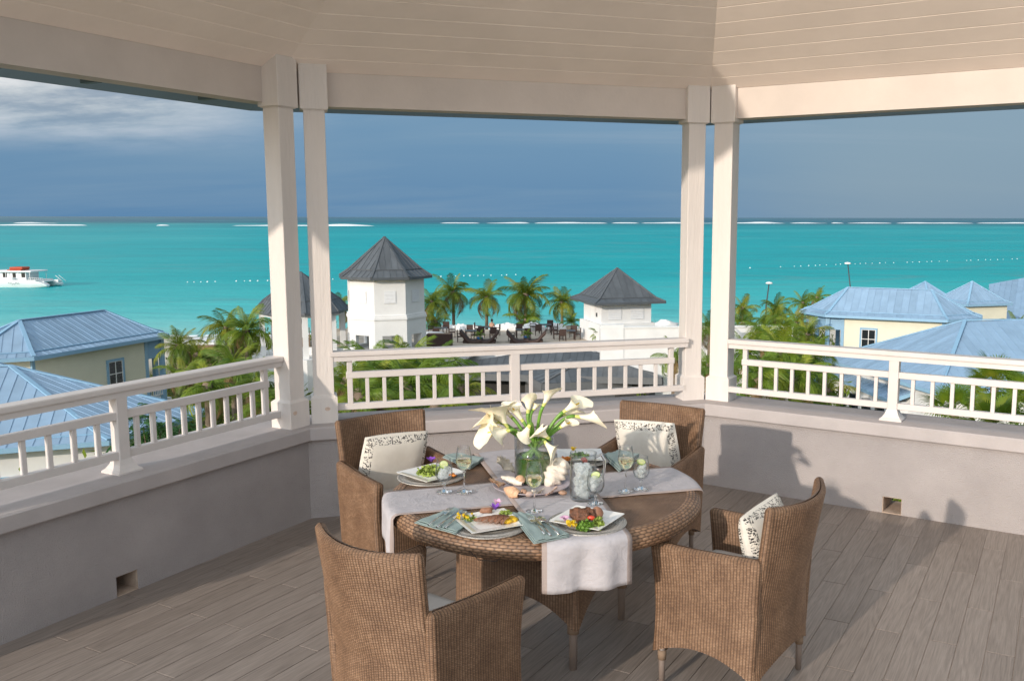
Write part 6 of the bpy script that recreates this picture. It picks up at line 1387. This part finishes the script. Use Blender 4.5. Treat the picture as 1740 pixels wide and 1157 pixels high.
# steak
food('grilled_steak', 'dark grilled steak heaped on the front right plate', 'steak', onp(pB, 989, 881, .0), M['crust'], lambda b: [b.blob(c, r, i, .22, 2.6, 16, 11) for i, (c, r) in enumerate((((-.012, 0, .026), (.040, .032, .028)), ((.022, .010, .026), (.036, .028, .026)), ((.004, -.014, .022), (.034, .024, .024))))])
food('baked_potato', 'round brown baked potato on the right side of the steak', 'potato', onp(pB, 1014, 877, .0), M['meat'], lambda b: b.blob((0, 0, .024), (.026, .022, .026), 7, .12, nu=16, nv=11))
food('parsley', 'bright curly green broccoli in front of the steak', 'vegetable', onp(pB, 994, 893, .0), M['greens'], lambda b: (leaves(b, 150, .034, .030, .014, 6, .9), b.blob((0, 0, .008), (.026, .022, .014), 4, .2)))
food('salad_leaves', 'frilly green salad on the right of the steak plate', 'salad', onp(pB, 1016, 889, .0), M['lettuce'], lambda b: leaves(b, 110, .026, .034, .015, 7, .8))
food('tomato_wedge', 'red tomato wedge between the steak and the greens', 'tomato', onp(pB, 1005, 887, .020), M['red'], lambda b: b.blob((0, 0, .008), (.017, .010, .010), 1, .08))
food('yellow_blossoms', 'cluster of yellow blossoms left of the broccoli', 'flower', onp(pB, 971, 894, .0), M['yflower'], lambda b: [petals(b, 5, .008, .004, .6, i, (.018*rr.uniform(-1, 1), .014*rr.uniform(-1, 1), .006+.018*rr.random())) for i in range(20)])
food('pink_orchid', 'pink orchid at the left corner of the steak plate', 'flower', onp(pB, 960, 885, .010), M['pink'], lambda b: petals(b, 6, .024, .009, .5, 9))
# salad, left
food('salad_leaves', 'heap of bright green lettuce on the left plate', 'salad', onp(pC, 732, 800, .0), M['lettuce'], lambda b: leaves(b, 150, .062, .034, .026, 12, .8))
food('purple_orchid', 'purple and pink orchid on the back of the left salad plate', 'flower', onp(pC, 733, 791, .030), M['purple'], lambda b: petals(b, 7, .026, .011, .8, 13))
food('prawn', 'orange prawns on the right of the left salad plate', 'prawn', onp(pC, 770, 807, .0), M['orange'], lambda b: [b.tube([(.012*math.cos(a+i*2)+.018*i-.01, .012*math.sin(a+i*2), .008+.004*i) for a in np.linspace(0, 3.6, 8)], [.007, .008, .008, .007, .006, .005, .004, .002], 7) for i in range(2)])
# carrots, back
food('carrot_strips', 'orange carrot strips at the left of the rear plate', 'vegetable', onp(pD, 962, 781, .0), M['orange'], lambda b: [b.tube([(rr.uniform(-.03, .03), rr.uniform(-.012, .012), .006+.02*rr.random()) for _ in range(3)], .004, 5) for i in range(14)])
food('yellow_blossom', 'yellow blossom topping the rear plate', 'flower', onp(pD, 974, 775, .036), M['yflower'], lambda b: (petals(b, 8, .018, .006, 1.2, 15), petals(b, 6, .014, .006, .4, 16)))
food('tomato_pieces', 'red tomato pieces on the rear plate, seen through the pitcher', 'tomato', onp(pD, 992, 781, .0), M['red'], lambda b: [b.blob((x, y, .012), (.014, .012, .012), i, .1) for i, (x, y) in enumerate(((0, 0), (.006, -.026)))])
food('mixed_greens', 'chopped greens on the rear plate', 'salad', onp(pD, 985, 773, .0), M['greens'], lambda b: leaves(b, 80, .05, .026, .018, 17, .7))

# ---- folded napkins with cutlery
def napkin(label, pts, thick, seed, z0=0.0):
    q = [px(*k, TZ+0.012) for k in pts]; c = sum(q, V(0, 0, 0))/len(q); b = MB(); n = 10; L4 = 3
    for l in range(L4):
        f = 1-0.035*l; off = V(0.004*l, -0.003*l, 0); P = []; Q = []
        for i in range(n+1):
            r1 = []; r2 = []
            for j in range(n+1):
                u, v = i/n, j/n; p = (q[0]*(1-u)*(1-v)+q[1]*u*(1-v)+q[2]*u*v+q[3]*(1-u)*v); p = c+(p-c)*f+off; e = min(u, 1-u, v, 1-v)
                w = 0.004*mnoise.noise(Vector((u*3, v*3, seed+l)))+0.0035*mnoise.noise(Vector((u*8+v*3, v*2, seed)))
                zt2 = z0+thick*(l+1)/L4+w*(0.5+l*0.4); r1.append((p.x-c.x, p.y-c.y, zt2)); r2.append((p.x-c.x, p.y-c.y, zt2-thick/L4*0.55))
            P.append(r1); Q.append(r2)
        b.grid(np.array(P), flip=False); b.grid(np.array(Q), flip=True)
        E_ = lambda G: [G[i][0] for i in range(n)]+[G[n][j] for j in range(n)]+[G[n-i][n] for i in range(n)]+[G[0][n-j] for j in range(n)]
        b.grid(np.array([E_(P)+E_(P)[:1], E_(Q)+E_(Q)[:1]]))
    o = b.build('napkin', M['napkin'], None, (c.x, c.y, TZ+0.004)); return setp(o, label, 'napkin', 'folded sage napkins')
napkin('sage napkin under fork and knife left of the roast plate', ((704, 886), (768, 862), (812, 877), (774, 906)), 0.016, 1.0)
napkin('sage napkin with cutlery between the two front plates', ((866, 874), (892, 876), (968, 914), (907, 926)), 0.016, 2.0, 0.010)
napkin('sage napkin propped behind the left pair of glasses', ((752, 776), (772, 772), (822, 781), (798, 796)), 0.022, 3.0)
napkin('sage napkin behind the right pair of glasses', ((1024, 776), (1050, 770), (1086, 776), (1052, 802)), 0.026, 4.0, 0.004)
def cutlery(kind):
    b = MB(); L = 0.19
    if kind == 'knife':
        b.tube([(0, 0, 0), (0.05, 0, .002), (0.10, 0, .001)], [.0045, .0042, .0032], 8, flat=.55); P = [[(0.10+.09*t, -.006*math.sin(PI*min(1, t*.6+.25)), .0012), (0.10+.09*t, .0, .0024), (0.10+.09*t, .009*math.sin(PI*min(.98, t*.75+.22)), .0010)] for t in np.linspace(0, 1, 8)]; b.grid(np.array(P)); b.grid(np.array(P)*[1, 1, .3], flip=True)
    elif kind == 'fork':
        b.tube([(0, 0, 0), (0.06, 0, .003), (0.12, 0, .001)], [.0045, .0032, .003], 8, flat=.5); b.box((.12, -.011, -.001), (.145, .011, .0012), bev=.001)
        for k in range(4): b.tube([(.144, -.0093+.0062*k, 0), (.165, -.0093+.0062*k, .004), (.19, -.0085+.0057*k, .003)], [.0016, .0016, .0008], 5)
    else:
        b.tube([(0, 0, 0), (0.06, 0, .003), (0.13, 0, .001)], [.0045, .0032, .003], 8, flat=.5); b.blob((.155, 0, .002), (.028, .018, .004), 0, 0)
    return b.mesh(kind, M['steel'])
CUT = {k: cutlery(k) for k in ('fork', 'knife', 'spoon')}
def lay(kind, label, a, b_, dz):
    p, q = px(*a, TZ+0.02), px(*b_, TZ+0.02); d = q-p; o = inst(kind, CUT[kind], None, (p.x, p.y, TZ+dz), (0, R_(-2), math.atan2(d.y, d.x)), min(1.15, max(.85, d.length/.19))); setp(o, label, kind, 'cutlery laid on the napkins')
lay('fork', 'fork on the napkin left of the roast plate', (728, 894), (768, 868), .026); lay('knife', 'knife on the napkin left of the roast plate, beside the fork', (742, 898), (786, 868), .026); lay('spoon', 'spoon on the napkin left of the roast plate, nearest the plate', (756, 899), (792, 872), .026)
lay('fork', 'fork on the napkin between the front plates', (926, 914), (893, 880), .036); lay('knife', 'knife on the napkin between the front plates, beside the fork', (936, 916), (902, 880), .036); lay('spoon', 'spoon on the napkin between the front plates, nearest the steak', (950, 914), (914, 886), .036)

# ---- glasses
def wine_me():
    g = MB(); g.lathe([(0, 0), (.033, 0), (.036, .0015), (.034, .003), (.012, .005), (.0045, .014), (.0038, .05), (.0040, .088), (.006, .095), (0, .097)], 28, 1); g.lathe([(.0062, .0955), (.010, .098), (.026, .112), (.036, .135), (.0375, .150), (.034, .180), (.0285, .212), (.0275, .212), (.033, .180), (.0365, .150), (.035, .136), (.025, .1145), (.008, .102), (0, .101)], 28)
    w = MB(); w.lathe([(0, .1025), (.008, .1035), (.0245, .1155), (.0342, .1365), (.0358, .150), (.0352, .1535), (0, .1535)], 28); return g.mesh('glass_body', [M['glass'], M['sglass']]), w.mesh('wine', M['wine'])
WG, WW = wine_me()
def gob_me():
    g = MB(); g.lathe([(0, 0), (.033, 0), (.036, .0015), (.034, .003), (.014, .005), (.006, .014), (.0055, .035), (.009, .041), (0, .043)], 28, 1); g.lathe([(.0092, .0412), (.012, .045), (.030, .058), (.039, .082), (.0385, .105), (.033, .140), (.0315, .155), (.0305, .155), (.032, .140), (.0375, .105), (.038, .083), (.029, .061), (.010, .050), (0, .049)], 28)
    w = MB(); w.lathe([(0, .0505), (.010, .0515), (.0285, .0625), (.0372, .083), (.0366, .105), (.0345, .122), (0, .122)], 28); return g.mesh('glass_body', [M['glass'], M['sglass']]), w.mesh('water', M['water'])
GG, GW = gob_me(); r = random.Random(4)
def icecubes(n, R, z0, z1, s, seed, name='ice'):
    r = random.Random(seed); b = MB()
    for i in range(n):
        a = r.uniform(0, 2*PI); d = (R-s*0.8)*math.sqrt(r.random()); Mx = Matrix.Translation((d*math.cos(a), d*math.sin(a), r.uniform(z0, z1))) @ Matrix.Rotation(r.uniform(0, 3), 4, (r.random(), r.random(), r.random()+.1)); h = s*r.uniform(.35, .6); b.box((-h, -h*.8, -h*.9), (h, h*.8, h*.9), 0, Mx, h*.25)
    return b
def lime_me():
    b = MB(); n = 20; v = [(.020*math.cos(PI*i/n*2), .020*math.sin(PI*i/n*2)) for i in range(n)]; b.prism(v, -.0025, .0025, 0); b.prism([(x*.9, y*.9) for x, y in v], -.0030, .0030, 1); return b.mesh('lime_slice', [M['rind'], M['limeflesh']])
LIME = lime_me()
GN = 'wine glasses and goblets on the table'
def wine(label, x, y):
    p = px(x, y, TZ+.008); o = thing('wine_glass', label, 'wine glass', (p.x, p.y, TZ+.0155), 0, GN); inst('glass_body', WG, o); inst('wine', WW, o)
def goblet(label, x, y, lrot, ll):
    p = px(x, y, TZ+.008); o = thing('water_goblet', label, 'goblet', (p.x, p.y, TZ+.0155), 0, GN); inst('glass_body', GG, o); inst('water', GW, o); setp(icecubes(16, .034, .062, .118, .022, int(x)).build('ice', M['ice'], o), kind='stuff')
    l = inst('lime_slice', LIME, None, (p.x, p.y, TZ+.0155+.128), lrot); setp(l, ll, 'lime slice', 'lime slices in the water')
wine('glass of white wine in front of the far left chair, right of the goblet', 789, 838); wine('glass of white wine in front of the shell tray, middle of the table', 908, 871); wine('glass of white wine in front of the far right chair', 1063, 837)
goblet('water goblet with lime by the left salad plate', 755, 838, (R_(40), R_(15), 0), 'lime slice on the rim of the left water goblet')
goblet('water goblet with lime right of the right wine glass', 1089, 833, (R_(25), R_(10), 0), 'lime slice in the rightmost goblet')
goblet('water goblet with lime overlapping the right side of the pitcher', 1012, 858, (R_(30), R_(-8), 0), 'lime slice in the goblet beside the pitcher')
# pitcher
p = px(991, 850, TZ+.008); jo = thing('pitcher', 'clear glass pitcher full of ice water with a loop handle', 'pitcher', (p.x, p.y, TZ+.0155)); JH = 0.212
g = MB(); g.lathe([(0, .0), (.052, 0), (.058, .004), (.061, .02), (.0600, .12), (.0570, .185), (.0600, JH), (.0572, JH), (.0542, .185), (.0570, .12), (.0580, .02), (.05, .012), (0, .012)], 36); g.build('glass_body', M['glass'], jo)
hd_ = MB(); hd_.tube([(.056, 0, .185), (.085, 0, .196), (.102, 0, .165), (.100, 0, .115), (.082, 0, .075), (.058, 0, .058)], [.008, .009, .0085, .008, .0075, .007], 10, flat=.7); h = hd_.build('handle', M['sglass'], jo, rot=(0, 0, R_(20)))
w = MB(); w.lathe([(0, .0125), (.05, .013), (.0572, .021), (.0562, .12), (.0548, .150), (0, .150)], 32); w.build('water', M['water'], jo); setp(icecubes(120, .055, .025, .150, .030, 5).build('ice', M['ice'], jo), kind='stuff')

# ---- shell tray, vase of calla lilies
p = px(903, 829, TZ+.012); ty = thing('tray', 'round lilac tray carrying seashells around the vase', 'tray', (p.x, p.y, TZ+.0155)); ty0 = V(p.x, p.y, TZ+.0155)
b = MB(); b.lathe([(0, .006), (.12, .006), (.150, .012), (.178, .022), (.181, .022), (.180, .019), (.150, .006), (.10, 0), (0, 0)], 48); b.build('dish', M['tray'], ty)
def shell_at(x, y, dz=0.012): q = px(x, y, TZ+.03); return V(q.x, q.y, TZ+.0155+dz)
def conch(b, L, R, n=9, spikes=0, seed=0):       # spired shell along +x with whorls
    K = 60; rr_ = random.Random(seed); P = []
    for i in range(K+1):
        t_ = i/K; x = L*(t_-.45); rad = R*(math.sin(PI*min(1, .06+t_*.78))**.9)*(0.90+0.10*abs(math.sin(t_*PI*5))**.7); row = []
        for j in range(20):
            a = 2*PI*j/20; k = 1+(0.22*spikes*max(0, math.sin(a*5+t_*9))**2*abs(math.sin(t_*PI*5)))+.05*mnoise.noise(Vector((x*40, math.cos(a)*2, math.sin(a)*2+seed))); row.append((x, rad*k*math.cos(a), rad*k*math.sin(a)*.85))
        P.append(row)
    b.grid(np.array(P), closev=True, flip=True)
def scallop(b, R, seed=0, frill=0.0):
    n = 40; P = []
    for i in range(n+1):
        a = R_(-95+190*i/n); row = []
        for j in range(7): s = j/6; rib = .03*math.cos(i*PI/2)*s; fr = frill*s*s*mnoise.noise(Vector((i*.7, j, seed)))*1.2; q_ = R*s*(1+rib*.5+fr); row.append((q_*math.cos(a), q_*math.sin(a), R*(.35*math.sin(s*PI*.62)+rib)+R*.5*fr))
        P.append(row)
    b.grid(np.array(P)); b.grid(np.array(P)-[0, 0, .004], flip=True)
def spiral_snail(b, R, seed=0):
    pts = []; rd = []
    for i in range(60):
        t_ = i/59; a = t_*PI*5; q_ = R*.62*(t_**1.1); pts.append((q_*math.cos(a), q_*math.sin(a), R*.75*(1-t_)+R*.32)); rd.append(R*(.10+.34*t_))
    b.tube(pts, rd, 12)
SH = 'seashells on the tray'
def shell(label, x, y, m, fn, rot, dz=.02):
    b = MB(); fn(b); o = b.build('seashell', m, None, shell_at(x, y, dz), rot); setp(o, label, 'seashell', SH)
shell('big knobbly white conch leaning at the right of the vase', 942, 820, M['shellw'], lambda b: conch(b, .15, .050, spikes=1.6, seed=3), (R_(30), R_(-52), R_(25)), .055)
shell('frilled white clam shell behind the left of the tray', 856, 803, M['shellw'], lambda b: scallop(b, .062, 2, .5), (R_(40), R_(-30), R_(100)), .03)
shell('long pale shell lying across the left of the tray', 868, 820, M['shellw'], lambda b: conch(b, .12, .022, seed=6), (0, R_(8), R_(-28)), .028)
shell('frilly peach shell at the left edge of the tray', 848, 829, M['shello'], lambda b: scallop(b, .050, 5, .6), (R_(20), R_(-12), R_(150)), .022)
shell('orange shell with an open lip at the front left of the tray', 868, 838, M['shello'], lambda b: conch(b, .085, .026, spikes=.4, seed=8), (R_(60), R_(10), R_(-35)), .024)
shell('round coiled peach snail shell left of the middle wine glass', 884, 821, M['shello'], lambda b: spiral_snail(b, .026), (R_(50), 0, R_(20)), .026)
shell('small striped snail shell at the front of the tray', 889, 838, M['shellb'], lambda b: spiral_snail(b, .019), (R_(40), R_(10), 1), .016)
shell('small pink shell at the front of the tray', 898, 841, M['shellp'], lambda b: conch(b, .045, .014, seed=2), (0, 0, R_(60)), .018)
shell('small white cockle right behind the middle wine glass', 918, 838, M['shellw'], lambda b: scallop(b, .030, 9, .1), (R_(30), R_(-20), R_(-80)), .016)
shell('pinkish cockle at the front right of the tray', 938, 838, M['shellp'], lambda b: scallop(b, .036, 4, .05), (R_(25), R_(-25), R_(-60)), .016)
shell('brown striped small shell at the right end of the tray', 955, 838, M['shellb'], lambda b: conch(b, .04, .014, seed=5), (0, R_(10), R_(20)), .018)
shell('tiny white shell between the striped snail and the pink shell', 907, 836, M['shellw'], lambda b: spiral_snail(b, .014), (R_(20), 0, 2), .014)
vp = px(908, 817, TZ+.02); vc = V(vp.x, vp.y, TZ+.022); VH = 0.215; VR = 0.093
vo_ = thing('vase', 'clear glass cylinder vase lined with green leaf, full of stems', 'vase', vc)
g = MB(); g.lathe([(0, 0), (VR, 0), (VR, VH), (VR-.003, VH), (VR-.003, .006), (0, .006)], 48); g.build('glass_body', M['glass'], vo_)
b = MB(); b.lathe([(VR-.006, .008), (VR-.006, .118+.004), (VR-.009, .120), (VR-.009, .008)], 48); b.build('leaf_lining', M['leafwrap'], vo_)
b = MB(); b.lathe([(0, .112), (VR-.0095, .112)], 40); b.build('water', M['vwater'], vo_)
def calla(idx, label, base, tip, dep, size=1.0, open_=1.0, twist=0.0, vx=0.0):
    Yc = vc.y; B = pd(*base, Yc+dep*0.6); T_ = pd(*tip, Yc+dep); ax = (T_-B); L = ax.length; ax.normalize()
    o = thing('calla_lily', label, 'calla lily', B, 0, 'white calla lilies in the vase')
    side = ax.cross(V(0, 0, 1) if abs(ax.z) < .95 else V(0, 1, 0)).normalized(); up_ = side.cross(ax); Rm = Matrix((side, up_, ax)).transposed() @ Matrix.Rotation(twist, 3, 'Z')
    n, K = 36, 16; P = np.zeros((n+1, K+1, 3)); rmax = L*0.41*open_*size; r0 = 0.0085
    for i in range(n+1):
        a = -PI+2*PI*i/n; tipk = (0.5+0.5*math.cos(a)); edge = 1-0.55*(1-tipk)
        for j in range(K+1):
            s = j/K; rad = r0+(rmax-r0)*(s**1.9)+rmax*0.35*max(0, s-.72)/.28*open_*(0.6+.8*mnoise.noise(Vector((math.cos(a)*2.2, math.sin(a)*2.2, idx*2.3)))); zz_ = L*s*(0.58+0.42*tipk**1.6)-rmax*0.30*max(0, s-.8)/.2*(1-tipk)
            ov = 1+0.22*(abs(a)/PI)**3*(1 if a > 0 else -1)*s
            w = Rm @ V(rad*ov*math.sin(a), -rad*ov*math.cos(a)*0.9, zz_); P[i, j] = w[:]
    b = MB(); b.grid(P[:, 3:], 0); b.grid(P[:, :4], 1); sp_ = b.build('spathe', [M['spathe'], M['spathe_y']], o)
    b = MB(); e = Rm @ V(0, 0, L*.25); f = Rm @ V(0, -rmax*.1, L*.62); b.tube([e, (e+f)/2, f], [.004, .0045, .003], 8); b.build('spadix', M['spadix'], o)
    m1 = vc+V(vx*1.25, 0.01*math.sin(idx), VH-.01); lo = vc+V(-vx*0.9, 0.02*math.cos(idx), .116); k1 = B-ax*min(.09, (B-m1).length*.45)
    pts = []
    for i in range(13):
        t_ = i/12; p0, p1, p2, p3 = B, k1, m1, lo; pts.append((p0*(1-t_)**3+p1*3*t_*(1-t_)**2+p2*3*t_*t_*(1-t_)+p3*t_**3)-B)
    b = MB(); b.tube(pts, [.0085]*2+[.0078]*9+[.0085]*2, 9); b.build('stem', M['stem'], o)
CL = [((863, 727), (826, 674), -.02, 1.25, 1.0, 'large open calla lily at the upper left of the bouquet', -.03), ((851, 718), (803, 708), .02, 1.0, .95, 'calla lily pointing left, just below the large upper left one', -.05),
      ((868, 731), (804, 734), -.06, .95, 1.0, 'calla lily pointing flat to the left, lowest at the left', -.05), ((866, 731), (832, 743), -.10, 1.1, 1.0, 'ruffled calla lily drooping at lower left, front', -.04), ((870, 709), (849, 689), .04, .8, .6, 'closed calla bud between the left blooms', -.03),
      ((889, 716), (861, 678), .02, .8, .8, 'slender calla lily leaning left near the middle', -.01), ((897, 702), (901, 666), .03, .95, .8, 'upright calla lily in the middle, left of the tallest', 0.0), ((905, 697), (917, 681), .06, 1.2, .9, 'short calla lily behind the upright middle one', .01),
      ((923, 690), (944, 652), -.01, .85, .8, 'tallest calla lily, leaning right of the middle', .02), ((957, 700), (1000, 673), .0, .9, .9, 'calla lily at the upper right of the bouquet', .05), ((956, 705), (994, 693), .05, .8, .7, 'calla lily just under the upper right one', .05),
      ((977, 707), (1033, 716), .0, .75, .7, 'long calla lily pointing flat to the right', .06), ((952, 726), (978, 711), -.03, 1.0, .8, 'small calla lily low at the right of the bouquet', .05), ((900, 722), (885, 753), -.09, 1.15, .8, 'calla lily hanging over the front left of the vase', -.01),
      ((932, 744), (907, 728), -.10, 1.25, .9, 'wide calla lily facing the camera at the front', .02), ((925, 749), (948, 783), -.11, 1.0, .8, 'calla lily hanging down over the right front of the vase', .02)]
for i, (b0, t0, dp, szz, op_, lb_, vx) in enumerate(CL): calla(i, lb_, b0, t0, dp, szz, op_, twist=(i*1.3) % 6.28 if i in (3, 13, 14, 15) else PI*.15*((i % 3)-1), vx=vx)
